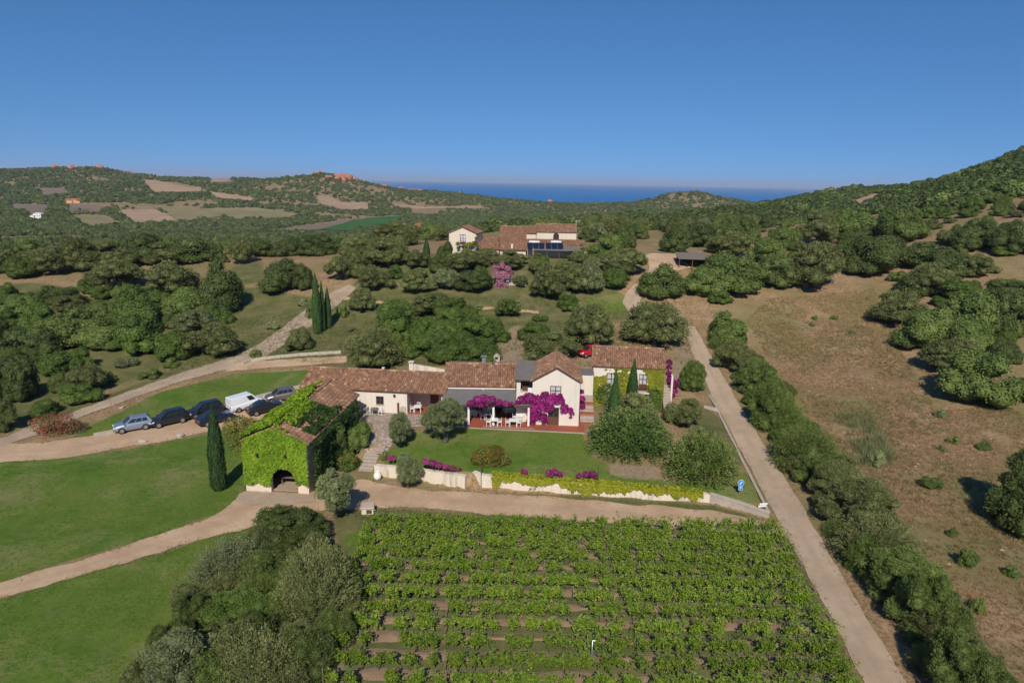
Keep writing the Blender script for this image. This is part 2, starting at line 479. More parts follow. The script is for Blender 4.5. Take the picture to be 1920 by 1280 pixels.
def m_dirt(key, a, b, c, sc=1.0, bump=0.25):
    t = NT(key)
    geo = t.n('ShaderNodeNewGeometry'); pos = geo.outputs['Position']
    n1 = t.noise(0.25 * sc, 4, 0.6, vec=pos); n2 = t.noise(2.2 * sc, 5, 0.65, vec=pos); n3 = t.noise(20, 3, vec=pos)
    col = t.ramp(n1, [(0.3, a), (0.55, b), (0.75, c)])
    col = t.mix(t.ramp(n2, [(0.30, 0.40), (0.52, 0)]), col, [x * 0.78 for x in a])
    col = t.mix(t.ramp(t.noise(0.7 * sc, 5, 0.7, vec=pos), [(0.50, 0), (0.75, 0.4)]), col, [min(1, x * 1.12) for x in c])
    col = t.mix(t.ramp(n3, [(0.45, 0), (0.75, 0.35)]), col, [min(1, x * 1.25) for x in c])
    tint = t.attr('tint').outputs['Fac']        # wheel tracks and worn crown, stored along the strip
    col = t.mix(t.math('MULTIPLY', tint, 0.5), col, [x * 0.80 for x in b])
    t.bsdf(col, 0.95, 0.1, normal=t.bump(t.math('ADD', n2, t.math('MULTIPLY', n3, 0.4)), bump, 0.05)); t.done(key)
m_dirt('dirt_track', (0.34, 0.222, 0.132), (0.46, 0.315, 0.198), (0.53, 0.385, 0.255))
m_dirt('pale_track', (0.29, 0.215, 0.150), (0.38, 0.288, 0.205), (0.45, 0.350, 0.255))
m_dirt('concrete_road', (0.33, 0.240, 0.165), (0.41, 0.305, 0.212), (0.46, 0.355, 0.258), 0.6, 0.15)
m_dirt('soil', (0.20, 0.125, 0.075), (0.27, 0.175, 0.11), (0.33, 0.225, 0.15), 2.0, 0.5)
m_dirt('field_tan', (0.28, 0.185, 0.115), (0.35, 0.235, 0.15), (0.40, 0.285, 0.19), 0.1, 0.1)
m_dirt('field_olive', (0.18, 0.155, 0.070), (0.23, 0.195, 0.092), (0.28, 0.235, 0.12), 0.1, 0.1)
m_dirt('field_brown', (0.15, 0.115, 0.080), (0.19, 0.145, 0.105), (0.23, 0.18, 0.13), 0.1, 0.1)
m_dirt('field_green', (0.028, 0.085, 0.020), (0.040, 0.115, 0.026), (0.055, 0.14, 0.033), 0.1, 0.1)

def m_paving():
    t = NT('stone_paving')
    geo = t.n('ShaderNodeNewGeometry'); pos = geo.outputs['Position']
    v = t.n('ShaderNodeTexVoronoi', feature='DISTANCE_TO_EDGE', Scale=3.2); t.l(pos, v.inputs['Vector'])
    v2 = t.n('ShaderNodeTexVoronoi', Scale=3.2); t.l(pos, v2.inputs['Vector'])
    st = t.ramp(v2.outputs['Color'], [(0.1, (0.27, 0.205, 0.160)), (0.5, (0.39, 0.30, 0.240)), (0.9, (0.50, 0.40, 0.32))])
    col = t.mix(t.ramp(v.outputs['Distance'], [(0.0, 1), (0.09, 0)]), st, (0.13, 0.11, 0.085))
    t.bsdf(col, 0.9, 0.15, normal=t.bump(v.outputs['Distance'], 0.5, 0.04)); t.done('stone_paving')
m_paving()

def m_stucco(key, c, stain=(0.36, 0.31, 0.26), amt=0.5):
    t = NT(key)
    geo = t.n('ShaderNodeNewGeometry'); pos = geo.outputs['Position']
    mp = t.n('ShaderNodeMapping'); t.l(pos, mp.inputs['Vector']); mp.inputs['Scale'].default_value = (1.6, 1.6, 0.22)
    n1 = t.noise(1.0, 5, 0.65, vec=mp.outputs[0]); n2 = t.noise(0.5, 4, vec=pos); n3 = t.noise(9, 4, vec=pos)
    col = t.mix(n2, [x * 0.93 for x in c], c)
    col = t.mix(t.ramp(n1, [(0.5, 0), (0.78, amt)]), col, stain)
    t.bsdf(col, 0.92, 0.15, normal=t.bump(n3, 0.35, 0.02)); t.done(key)
m_stucco('stucco', (0.68, 0.60, 0.51), amt=0.35)
m_stucco('stucco_cream', (0.66, 0.555, 0.43), amt=0.25)
m_stucco('wall_weathered', (0.66, 0.57, 0.46), (0.15, 0.13, 0.10), amt=0.95)
m_stucco('plaster_grey', (0.42, 0.36, 0.30), amt=0.4)

def m_tiles():
    t = NT('roof_tile')
    a = t.attr().outputs['Fac']
    geo = t.n('ShaderNodeNewGeometry'); pos = geo.outputs['Position']
    col = t.ramp(a, [(0.0, (0.115, 0.060, 0.038)), (0.3, (0.210, 0.110, 0.066)), (0.55, (0.275, 0.146, 0.086)), (0.8, (0.34, 0.195, 0.118)), (0.97, (0.47, 0.325, 0.215))])
    n = t.noise(1.1, 4, 0.6, vec=pos); n2 = t.noise(7, 4, 0.6, vec=pos)
    col = t.mix(t.ramp(n, [(0.45, 0), (0.72, 0.5)]), col, (0.125, 0.085, 0.065))
    col = t.mix(t.ramp(n2, [(0.52, 0), (0.78, 0.35)]), col, (0.27, 0.205, 0.140))
    t.bsdf(col, 0.9, 0.12, normal=t.bump(n2, 0.3, 0.02)); t.done('roof_tile')
m_tiles()
m_plain('terracotta_floor', (0.30, 0.085, 0.045), 0.7, 0.25, var=0.2, scale=4)
m_plain('wood_brown', (0.11, 0.050, 0.030), 0.6, 0.3, var=0.3, scale=8)
m_plain('wood_grey', (0.17, 0.14, 0.115), 0.85, 0.15, var=0.3, scale=6)
m_plain('curtain_white', (0.66, 0.66, 0.66), 0.9, 0.1, var=0.1)
m_plain('white_plastic', (0.78, 0.77, 0.75), 0.45, 0.35, var=0.04)
m_plain('white_paint', (0.72, 0.70, 0.66), 0.8, 0.2, var=0.08)
m_plain('awning_grey', (0.165, 0.152, 0.145), 0.85, 0.15, var=0.22, scale=1.2)
m_plain('bitumen_roof', (0.16, 0.14, 0.128), 0.9, 0.12, var=0.25, scale=1.0)
m_plain('galvanised', (0.45, 0.47, 0.50), 0.4, 0.5, 0.7, var=0.15)
m_plain('iron', (0.035, 0.033, 0.032), 0.6, 0.4, 0.3, var=0.2)
m_plain('dark_interior', (0.035, 0.03, 0.027), 0.95, 0.05, var=0.2)
m_plain('stone_pale', (0.42, 0.36, 0.29), 0.92, 0.12, var=0.3, scale=1.5)
m_plain('kerb_stone', (0.38, 0.325, 0.265), 0.92, 0.12, var=0.3, scale=1.2)
m_plain('step_stone', (0.36, 0.30, 0.25), 0.92, 0.12, var=0.25, scale=2.5)
m_plain('red_rock', (0.38, 0.155, 0.095), 0.92, 0.1, var=0.35, scale=0.15)
m_plain('tyre', (0.018, 0.018, 0.019), 0.85, 0.2)
m_plain('rim', (0.42, 0.43, 0.45), 0.35, 0.5, 0.8)
m_plain('car_trim', (0.025, 0.025, 0.027), 0.6, 0.3)
m_plain('lamp_lens', (0.75, 0.77, 0.80), 0.12, 0.6, var=0.05)
m_plain('tail_lens', (0.35, 0.012, 0.012), 0.2, 0.5, var=0.05)
m_plain('sign_blue', (0.010, 0.20, 0.62), 0.45, 0.4, var=0.05)
m_plain('panel_navy', (0.010, 0.014, 0.032), 0.16, 0.6, var=0.1)
m_plain('roof_far', (0.36, 0.14, 0.07), 0.9, 0.1, var=0.2, scale=0.5)
m_plain('wall_orange', (0.62, 0.33, 0.16), 0.9, 0.1)
m_plain('cloth_blue', (0.35, 0.42, 0.55), 0.9, 0.1)

def m_clear():
    t = NT('clear_glass'); tr = t.n('ShaderNodeBsdfTransparent'); gl = t.n('ShaderNodeBsdfGlossy', Roughness=0.05); ms = t.n('ShaderNodeMixShader'); ms.inputs[0].default_value = 0.12
    t.l(tr.outputs[0], ms.inputs[1]); t.l(gl.outputs[0], ms.inputs[2]); t.l(ms.outputs[0], t.out.inputs[0]); t.done('clear_glass')
m_clear()
def m_glass(key='glass'):
    t = NT(key); t.bsdf((0.02, 0.025, 0.03), 0.08, 0.6); t.done(key)
m_glass()
def m_carpaint(key, c, metal=0.3):
    t = NT(key); b = t.bsdf(c, 0.32, 0.5, metal); b.inputs['Coat Weight'].default_value = 0.7; b.inputs['Coat Roughness'].default_value = 0.06; t.done(key)
m_carpaint('paint_silver', (0.30, 0.34, 0.42), 0.5)
m_carpaint('paint_black', (0.010, 0.011, 0.015), 0.1)
m_carpaint('paint_navy', (0.012, 0.018, 0.040), 0.2)
m_carpaint('paint_white', (0.72, 0.73, 0.76), 0.0)
m_carpaint('paint_taupe', (0.17, 0.155, 0.16), 0.5)
m_carpaint('paint_red', (0.42, 0.012, 0.018), 0.1)

def m_sea():
    t = NT('sea_water')
    geo = t.n('ShaderNodeNewGeometry'); pos = geo.outputs['Position']
    n = t.noise(0.0012, 4, 0.6, vec=pos); n2 = t.noise(0.05, 4, 0.6, vec=pos)
    col = t.ramp(n, [(0.3, (0.006, 0.12, 0.33)), (0.7, (0.010, 0.155, 0.41))])
    t.bsdf(col, 0.55, 0.10, normal=t.bump(n2, 0.6, 3.0)); t.done('sea_water')
m_sea()

# ------------------------------------------------------------------ ground sheet and sea
def graded(c0, c1, step, lo, hi, g):
    a = list(np.arange(c0, c1 + 1e-6, step))
    s = step; x = c1
    while x < hi: s = min(s * g, 45); x += s; a.append(x)
    s = step; x = c0
    b = []
    while x > lo: s = min(s * g, 45); x -= s; b.append(x)
    return np.array(b[::-1] + a)

def wpoly(px): return [tuple(p[:2]) for p in gnds(px)]

LAWNS = [wpoly(p) for p in [
    [(0, 862), (90, 862), (250, 840), (400, 812), (455, 792), (464, 925), (430, 955), (300, 1000), (0, 1092), (-250, 1150), (-250, 900)],
    [(0, 1122), (150, 1078), (300, 1036), (470, 985), (600, 955), (580, 1000), (480, 1050), (400, 1120), (330, 1230), (300, 1330), (-300, 1400), (-300, 1200)],
    [(165, 800), (300, 735), (440, 700), (640, 688), (640, 705), (560, 715), (560, 742), (480, 745), (420, 765), (330, 785), (250, 800), (200, 820), (110, 832)],
    [(722, 858), (748, 815), (880, 803), (1095, 810), (1110, 860), (1240, 900), (1385, 905), (1392, 870), (1436, 955), (1330, 932), (1120, 905), (905, 893), (790, 884), (708, 870)],
    [(690, 985), (722, 960), (712, 1000), (700, 1060), (665, 1050), (640, 1010)],
    [(1098, 562), (1165, 547), (1182, 575), (1150, 592), (1100, 582)],
    [(800, 505), (838, 490), (840, 505), (806, 512)]]]
WEEDS = [wpoly(p) for p in [
    [(60, 800), (200, 740), (330, 690), (450, 600), (600, 560), (660, 560), (700, 600), (700, 700), (640, 690), (450, 670), (300, 715), (150, 775)],
    [(640, 690), (700, 560), (900, 555), (1110, 560), (1110, 650), (980, 690)],
    [(0, 770), (0, 600), (250, 540), (480, 540), (600, 560), (420, 640), (200, 730), (60, 800)],
    [(640, 560), (720, 480), (1120, 480), (1190, 600), (1110, 600)],
    [(0, 535), (60, 527), (150, 545), (120, 565), (0, 580)],
    [(430, 500), (492, 490), (492, 530), (440, 535)],
    [(720, 985), (1480, 1012), (1640, 1330), (560, 1330)],
    [(700, 915), (880, 922), (1120, 930), (1330, 945), (1440, 975), (1400, 985), (1330, 960), (1100, 940), (900, 928), (700, 912)],
    [(620, 960), (720, 955), (1000, 968), (1300, 990), (1480, 1005), (1480, 1020), (720, 1000), (640, 1060)],
    [(1290, 740), (1345, 780), (1400, 860), (1380, 900), (1300, 810)]]]
BARES = [wpoly(p) for p in [
    [(1095, 640), (1112, 640), (1112, 700), (1090, 700)],
    [(930, 640), (975, 600), (985, 690), (930, 690)],
    [(1265, 655), (1300, 640), (1330, 720), (1262, 720)],
    [(700, 900), (760, 902), (760, 915), (690, 915)],
    [(590, 1200), (660, 1150), (640, 1330), (560, 1330)],
    [(1130, 870), (1245, 875), (1235, 900), (1150, 895)]]]

gx = graded(-72, 72, 0.5, -3300, 3300, 1.06)
gy = graded(26, 126, 0.5, -30, 3100, 1.05)
GX, GY = np.meshgrid(gx, gy)
GZ = tz(GX, GY)
nx, ny = len(gx), len(gy)
V = np.stack([GX.ravel(), GY.ravel(), GZ.ravel()], 1)
ii = (np.arange(ny - 1)[:, None] * nx + np.arange(nx - 1)[None]).ravel()
F = np.stack([ii, ii + 1, ii + nx + 1, ii + nx], 1)
me = make_mesh('ground', V, F, smooth=True)
for nm, polys in (('w_lawn', LAWNS), ('w_weed', WEEDS), ('w_bare', BARES)):
    w = np.zeros(len(V))
    for p in polys:
        w[in_poly(V[:, 0], V[:, 1], p)] = 1.0
    w = w.reshape(ny, nx)
    for _ in range(2 if nm == 'w_lawn' else 4):
        w = (w + np.roll(w, 1, 0) + np.roll(w, -1, 0) + np.roll(w, 1, 1) + np.roll(w, -1, 1)) / 5
    me.attributes.new(nm, 'FLOAT', 'POINT').data.foreach_set('value', w.ravel().astype(np.float32))
tag(link('ground', me, M['ground']), kind='structure')
sb = MB()
sb.add([(-40000, 300, SEA_Z), (40000, 300, SEA_Z), (40000, 40000, SEA_Z), (-40000, 40000, SEA_Z)], [(0, 1, 2, 3)])
tag(sb.build('sea', M['sea_water']), kind='structure')

def resample(P, n):
    P = np.asarray(P, float)
    d = np.concatenate([[0], np.cumsum(np.hypot(*(P[1:, :2] - P[:-1, :2]).T))])
    s = np.linspace(0, d[-1], n)
    # smooth the polyline a little by sampling a piecewise cubic through it
    out = np.stack([np.interp(s, d, P[:, k]) for k in range(2)], 1)
    k = max(1, n // (len(P) * 4))
    for _ in range(k):
        out[1:-1] = (out[:-2] + out[1:-1] * 2 + out[2:]) / 4
    return out

EDGES = []
def strip(name, upx, dpx, mat, off=0.035, seed=0, jit=0.16, tracks=True, nc=10):
    A = gnds(upx)[:, :2]; B = gnds(dpx)[:, :2]
    L = np.sum(np.hypot(*(A[1:] - A[:-1]).T))
    n = int(L / 0.7) + 4
    A = resample(A, n); B = resample(B, n)
    s = np.arange(n) * 0.7
    D = B - A; W = np.hypot(*D.T)[:, None]
    A = A - D / W * ((fbm(s / 1.6, s * 0 + seed, 21) - 0.5) * 2 * jit)[:, None] * 2
    B = B + D / W * ((fbm(s / 1.6, s * 0 + seed + 50, 22) - 0.5) * 2 * jit)[:, None] * 2
    EDGES.append(np.concatenate([A, B]))
    c = np.linspace(0, 1, nc + 1)
    P = A[:, None] * (1 - c[None, :, None]) + B[:, None] * c[None, :, None]
    Z = tz(P[..., 0], P[..., 1]) + off
    V = np.concatenate([P, Z[..., None]], -1).reshape(-1, 3)
    k = (np.arange(n - 1)[:, None] * (nc + 1) + np.arange(nc)[None]).ravel()
    F = np.stack([k, k + nc + 1, k + nc + 2, k + 1], 1)
    t = np.zeros((n, nc + 1))
    if tracks:
        t += np.exp(-((c[None] - 0.5) / 0.1) ** 2) * (0.4 + 0.8 * fbm(s / 6, s * 0, 31))[:, None]
    me = make_mesh(name, V, F, True, np.clip(t, 0, 1).ravel())
    n0 = me.polygons[0].normal.z
    if n0 < 0: me.flip_normals()
    return tag(link(name, me, mat), kind='structure')

def drape(name, poly, mat, off=0.04, nin=120, jit=0.0, edge=10):
    poly = [np.array(p, float) for p in poly]
    out = []
    for i, a in enumerate(poly):
        b = poly[(i + 1) % len(poly)]
        k = max(1, int(np.linalg.norm(b - a) / edge))
        for j in range(k): out.append(a + (b - a) * j / k)
    bb = np.array(out); x0, y0 = bb.min(0); x1, y1 = bb.max(0)
    st = math.sqrt((x1 - x0) * (y1 - y0) / nin)
    gxx, gyy = np.meshgrid(np.arange(x0 + st / 2, x1, st), np.arange(y0 + st / 2, y1, st))
    ins = in_poly(gxx, gyy, out)
    inn = np.stack([gxx[ins], gyy[ins]], 1)
    W = gnds(np.concatenate([bb, inn]))
    nb = len(bb)
    if jit:
        W[:nb, :2] += (RNG.random((nb, 2)) - 0.5) * 2 * jit
    r = delaunay_2d_cdt([Vector(p[:2]) for p in W], [(i, (i + 1) % nb) for i in range(nb)], [], 1, 1e-4)
    xy = np.array([(v.x, v.y) for v in r[0]])
    z = tz(xy[:, 0], xy[:, 1]) + off
    me = make_mesh(name, np.column_stack([xy, z]), [tuple(f) for f in r[2]], True, np.zeros(len(xy)))
    if len(me.polygons) and me.polygons[0].normal.z < 0: me.flip_normals()
    return tag(link(name, me, mat), kind='structure')

strip('concrete_road',
      [(1660, 1360), (1620, 1280), (1552, 1144), (1485, 1024), (1452, 962), (1405, 875), (1362, 795), (1325, 722), (1302, 672), (1288, 632), (1278, 612)],
      [(1745, 1360), (1699, 1280), (1616, 1144), (1547, 1024), (1511, 960), (1462, 880), (1412, 800), (1366, 722), (1336, 672), (1314, 632), (1302, 612)],
      M['concrete_road'], 0.05, 1, 0.07)
strip('upper_drive', [(1283, 618), (1230, 602), (1186, 594), (1168, 568), (1173, 550), (1192, 533), (1212, 520), (1218, 500)],
      [(1306, 618), (1250, 592), (1212, 586), (1200, 565), (1206, 548), (1222, 537), (1236, 524), (1245, 500)], M['pale_track'], 0.06, 2, 0.15)
drape('parking_yard', [(1208, 480), (1220, 475), (1275, 477), (1308, 492), (1296, 502), (1275, 508), (1250, 506), (1218, 500)], M['dirt_track'], 0.09, 150, 0.2)
strip('dirt_track', [(1470, 980), (1440, 977), (1330, 957), (1200, 946), (1050, 934), (900, 923), (790, 919), (720, 908), (690, 897), (660, 905), (600, 923), (520, 927), (464, 925), (440, 938), (410, 965), (350, 985), (300, 1003), (150, 1049), (0, 1092), (-180, 1150)],
      [(1490, 1008), (1430, 1004), (1310, 993), (1200, 987), (1050, 975), (900, 963), (790, 953), (740, 950), (700, 951), (650, 956), (600, 957), (540, 967), (480, 985), (440, 995), (400, 1005), (350, 1018), (300, 1034), (150, 1077), (0, 1122), (-180, 1182)],
      M['dirt_track'], 0.035, 3, 0.22)
strip('parking_lane', [(-120, 848), (0, 832), (90, 830), (180, 815), (250, 800), (330, 786), (420, 762), (480, 744), (545, 733), (566, 733)],
      [(-120, 884), (0, 866), (90, 862), (200, 846), (300, 828), (400, 808), (460, 792), (520, 780), (560, 766), (585, 757)], M['dirt_track'], 0.035, 4, 0.2)
strip('upper_track', [(-120, 846), (0, 824), (60, 797), (150, 768), (230, 738), (320, 705), (400, 680), (440, 668), (490, 643), (540, 605), (580, 574), (620, 548), (655, 534)],
      [(-120, 858), (0, 838), (75, 814), (160, 779), (240, 750), (330, 718), (410, 696), (460, 690), (520, 655), (560, 628), (600, 598), (640, 566), (668, 540)], M['pale_track'], 0.045, 5, 0.15)
strip('spur_track', [(446, 680), (500, 676), (560, 672), (650, 668)], [(420, 698), (500, 690), (560, 686), (650, 680)], M['dirt_track'], 0.055, 6, 0.12)
strip('footpath', [(640, 556), (705, 563), (760, 571), (840, 573), (920, 576), (1010, 583)], [(640, 562), (705, 568), (760, 575), (840, 577), (920, 581), (1010, 588)], M['dirt_track'], 0.05, 7, 0.15, False, 4)
for nm, poly in [('field_tan', [(218, 395), (287, 393), (310, 400), (338, 418), (250, 421)]), ('field_tan', [(268, 337), (300, 341), (345, 350), (378, 353), (375, 360), (290, 361)]),
                 ('field_tan', [(392, 360), (440, 366), (482, 373), (470, 377), (410, 372)]), ('field_olive', [(128, 404), (195, 404), (240, 422), (160, 426)]),
                 ('field_olive', [(288, 389), (360, 390), (440, 403), (340, 416)]), ('field_olive', [(375, 392), (480, 390), (560, 401), (445, 412)]), ('field_brown', [(20, 383), (92, 385), (86, 398), (20, 397)]),
                 ('field_brown', [(70, 354), (122, 353), (130, 364), (80, 368)]), ('field_tan', [(400, 334), (430, 336), (432, 342), (396, 343)]), ('field_brown', [(122, 384), (180, 384), (196, 398), (130, 400)]),
                 ('field_green', [(598, 432), (640, 421), (690, 409), (758, 405), (744, 415), (650, 434)]), ('field_brown', [(470, 435), (560, 426), (640, 415), (680, 409), (640, 421), (596, 432), (540, 436)]),
                 ('field_tan', [(735, 383), (800, 389), (900, 387), (905, 391), (760, 393)]), ('field_tan', [(595, 368), (615, 368), (640, 380), (690, 380), (690, 394), (640, 393), (600, 383)]),
                 ('field_olive', [(480, 398), (560, 402), (540, 410), (480, 410)]), ('field_tan', [(1600, 378), (1640, 366), (1665, 365), (1650, 378), (1620, 386), (1595, 388)]),
                 ('field_brown', [(0, 447), (60, 445), (190, 441), (180, 446), (40, 452), (0, 453)])]:
    drape(nm, poly, M[nm], 0.9, 150)
drape('paved_path', [(690, 851), (723, 851), (748, 812), (768, 800), (880, 803), (882, 770), (765, 768), (675, 768), (676, 785), (700, 795), (697, 820), (672, 851)], M['stone_paving'], 0.03, 220)
drape('barn_forecourt', [(460, 922), (449, 926), (440, 940), (470, 948), (560, 944), (592, 940), (588, 926)], M['pale_track'], 0.07, 60)

# ------------------------------------------------------------------ building helpers
def tile_slope(mb_list, o, e, s, nu=None, seed=0):
    """barrel tiles on a slope: o eave corner, e vector along the eave, s vector up the slope (local coordinates)"""
    o, e, s = (np.array(q, float) for q in (o, e, s))
    L = np.linalg.norm(e); S = np.linalg.norm(s)
    eu = e / L; su = s / S
    nrm = np.cross(eu, su)
    if nrm[2] < 0: nrm = -nrm
    rg = np.random.default_rng(seed)
    cw = L / max(1, round(L / 0.25)); nc = int(round(L / cw)); rh = S / max(1, round(S / 0.37)); nr = int(round(S / rh))
    ci, ri = np.meshgrid(np.arange(nc), np.arange(nr)); ci = ci.ravel(); ri = ri.ravel()
    N = len(ci)
    cx = (ci + 0.5) * cw + rg.normal(0, 0.012, N)
    sag = 0.05 * np.sin(ci / nc * 3.1 + seed) * np.sin(ri / nr * math.pi)
    th = np.linspace(0, math.pi, 5)
    Vs = []
    for end, rr, lift in ((-0.06, 0.47, 0.045), (1.04, 0.40, 0.0)):
        for a in th:
            u = cx - math.cos(a) * rr * cw * 1.05
            v = np.maximum((ri + end) * rh + rg.normal(0, 0.006, N), -0.08)
            h = math.sin(a) * rr * cw * 0.95 + lift + sag
            Vs.append(o[None] + eu[None] * u[:, None] + su[None] * v[:, None] + nrm[None] * h[:, None])
    V = np.stack(Vs, 1)                         # N x 10 x 3
    b = np.arange(N)[:, None] * 10
    F = np.concatenate([np.concatenate([b + k, b + k + 1, b + k + 6, b + k + 5], 1) for k in range(4)] + [np.concatenate([b, b + 4, b + 3, b + 1], 1), np.concatenate([b + 1, b + 3, b + 2, b + 2], 1)[:0]])
    tint = np.clip(rg.normal(0.5, 0.19, N) + 0.25 * (fbm(ci / 5.0, ri / 4.0, seed) - 0.5), 0, 1)
    mb_list.append((V.reshape(-1, 3), F, np.repeat(tint, 10)))

def tiles_build(lst, name, parent):
    Vs, Fs, Ts = [], [], []; b = 0
    for V, F, t in lst:
        Vs.append(V); Fs.append(F + b); Ts.append(t); b += len(V)
    o = link(name, make_mesh(name, np.concatenate(Vs), np.concatenate(Fs), False, np.concatenate(Ts)), M['roof_tile'], parent)
    o['kind'] = 'stuff'
    return o

def roof_deck(mb, o, e, s, th=0.10, tint=0.25):
    o, e, s = (np.array(q, float) for q in (o, e, s))
    d = np.array([0, 0, -th])
    P = [o, o + e, o + e + s, o + s]
    V = P + [p + d for p in P]
    mb.add(V, [(0, 1, 2, 3), (7, 6, 5, 4), (0, 4, 5, 1), (1, 5, 6, 2), (2, 6, 7, 3), (3, 7, 4, 0)], tint)

def ridge_caps(mb, a, b, r=0.13):
    a = Vector(a); b = Vector(b); n = max(2, int((b - a).length / 0.38))
    rg = random.Random(int(a.x * 10 + a.z * 7))
    for i in range(n):
        p = a.lerp(b, i / n); q = a.lerp(b, (i + 1.08) / n)
        mb.tube([p + Vector((0, 0, 0.02)), q], [r * 1.08, r * 0.95], 7, min(1, max(0, rg.gauss(0.6, 0.2))))

def gable_roof(root, x0, x1, y0, y1, ze, zr, along='x', ov=0.28, seed=1, front_only=False, ridge_at=None):
    """tile roof over the rectangle; the ridge runs along x or y; part roof > roof_tiles, ridge_tiles"""
    deck = MB(); tl = []; rc = MB()
    if along == 'x':
        ym = (y0 + y1) / 2 if ridge_at is None else ridge_at
        k = (zr - ze) / (ym - y0); xa, xb = x0 - ov, x1 + ov
        o1 = (xa, y0 - ov, ze - k * ov); s1 = (0, ym - y0 + ov, zr - ze + k * ov)
        o2 = (xb, y1 + ov, ze - (zr - ze) / (y1 - ym) * ov); s2 = (0, ym - y1 - ov, zr - ze + (zr - ze) / (y1 - ym) * ov)
        e1 = (xb - xa, 0, 0); e2 = (xa - xb, 0, 0); ra, rb = (xa, ym, zr + 0.10), (xb, ym, zr + 0.10)
    else:
        xm = (x0 + x1) / 2; k = (zr - ze) / (xm - x0); ya, yb = y0 - ov, y1 + ov
        o1 = (x0 - ov, yb, ze - k * ov); e1 = (0, ya - yb, 0); s1 = (xm - x0 + ov, 0, zr - ze + k * ov)
        o2 = (x1 + ov, ya, ze - k * ov); e2 = (0, yb - ya, 0); s2 = (xm - x1 - ov, 0, zr - ze + k * ov)
        ra, rb = (xm, ya, zr + 0.10), (xm, yb, zr + 0.10)
    roof_deck(deck, o1, e1, s1); tile_slope(tl, o1, e1, s1, seed=seed)
    roof_deck(deck, o2, e2, s2); tile_slope(tl, o2, e2, s2, seed=seed + 1)
    ridge_caps(rc, ra, rb)
    rf = deck.build('roof', M['wood_brown'], root)
    tiles_build(tl, 'roof_tiles', rf)
    g = rc.build('ridge_tiles', M['roof_tile'], rf, True); g['kind'] = 'stuff'
    return rf

def mono_roof(root, x0, x1, ylo, zlo, yhi, zhi, ov=0.2, seed=1, name='roof'):
    deck = MB(); tl = []
    o = (x0 - ov, ylo, zlo); e = (x1 - x0 + 2 * ov, 0, 0); s = (0, yhi - ylo, zhi - zlo)
    roof_deck(deck, o, e, s); tile_slope(tl, o, e, s, seed=seed)
    rf = deck.build(name, M['wood_brown'], root); tiles_build(tl, 'roof_tiles', rf)
    return rf

def wall_grid(mb, x0, x1, z0, z1, y0, y1, holes):
    """wall from x0..x1, z0..z1 with rectangular holes (hx0, hx1, hz0, hz1), as butted blocks"""
    xs = sorted({x0, x1, *[h[0] for h in holes], *[h[1] for h in holes]})
    for a, b in zip(xs[:-1], xs[1:]):
        hs = sorted([h for h in holes if h[0] < b - 1e-6 and h[1] > a + 1e-6], key=lambda h: h[2])
        z = z0
        for h in hs:
            if h[2] > z + 1e-6: mb.box(a, y0, z, b, y1, h[2])
            z = h[3]
        if z < z1 - 1e-6: mb.box(a, y0, z, b, y1, z1)

def window(root, xc, w, zb, h, y, shutter=None, name='window', lower_panel=0.0, curtain=False, sill=True):
    """frame, glazing bars, panes and sill set into the wall plane at y (front faces -y)"""
    f = MB(); t = 0.08; yf = y + 0.10
    x0, x1, z0, z1 = xc - w / 2, xc + w / 2, zb, zb + h
    f.box(x0, yf, z0, x0 + t, yf + 0.07, z1); f.box(x1 - t, yf, z0, x1, yf + 0.07, z1)
    f.box(x0 + t, yf, z1 - t, x1 - t, yf + 0.07, z1); f.box(x0 + t, yf, z0, x1 - t, yf + 0.07, z0 + t)
    f.box(xc - t * 0.6, yf - 0.005, z0 + t, xc + t * 0.6, yf + 0.065, z1 - t)
    zl = z0 + t + lower_panel
    if lower_panel:
        f.box(x0 + t, yf + 0.01, z0 + t, xc - t * 0.6, yf + 0.06, zl); f.box(xc + t * 0.6, yf + 0.01, z0 + t, x1 - t, yf + 0.06, zl)
    zm = (zl + z1 - t) / 2
    for a, b in ((x0 + t, xc - t * 0.6), (xc + t * 0.6, x1 - t)): f.box(a, yf + 0.004, zm - 0.025, b, yf + 0.06, zm + 0.025)
    fr = f.build(name, M['wood_brown'], root)
    for a, b in ((x0 + t, xc - t * 0.6), (xc + t * 0.6, x1 - t)):
        for c, d in ((zl, zm - 0.025), (zm + 0.025, z1 - t)):
            p = MB(); p.box(a, yf + 0.025, c, b, yf + 0.04, d); p.build('pane', M['clear_glass' if curtain else 'glass'], fr)
            if curtain:
                p = MB(); n = 6
                V = [(a + (b - a) * i / n, yf + 0.075 + 0.012 * (i % 2), z) for i in range(n + 1) for z in (c, d)]
                p.add(V, [(2 * i, 2 * i + 2, 2 * i + 3, 2 * i + 1) for i in range(n)]); p.build('curtain', M['curtain_white'], fr)
    if sill:
        s = MB(); s.box(x0 - 0.08, y - 0.07, z0 - 0.07, x1 + 0.08, y + 0.099, z0 - 0.002); s.build('sill', M['step_stone'], fr)
    return fr

def house_root(name, L, Rr, z0, label, cat='house', group=None, ov=0.0):
    """L, Rr: world xy of the front corners, left to right. Local x along the front, local y going back."""
    L = np.array(L[:2]); Rr = np.array(Rr[:2]); d = Rr - L
    rz = math.atan2(d[1], d[0])
    r = empty(name, (L[0], L[1], z0), rz)
    tag(r, label, cat, group)
    return r, float(np.hypot(*d))

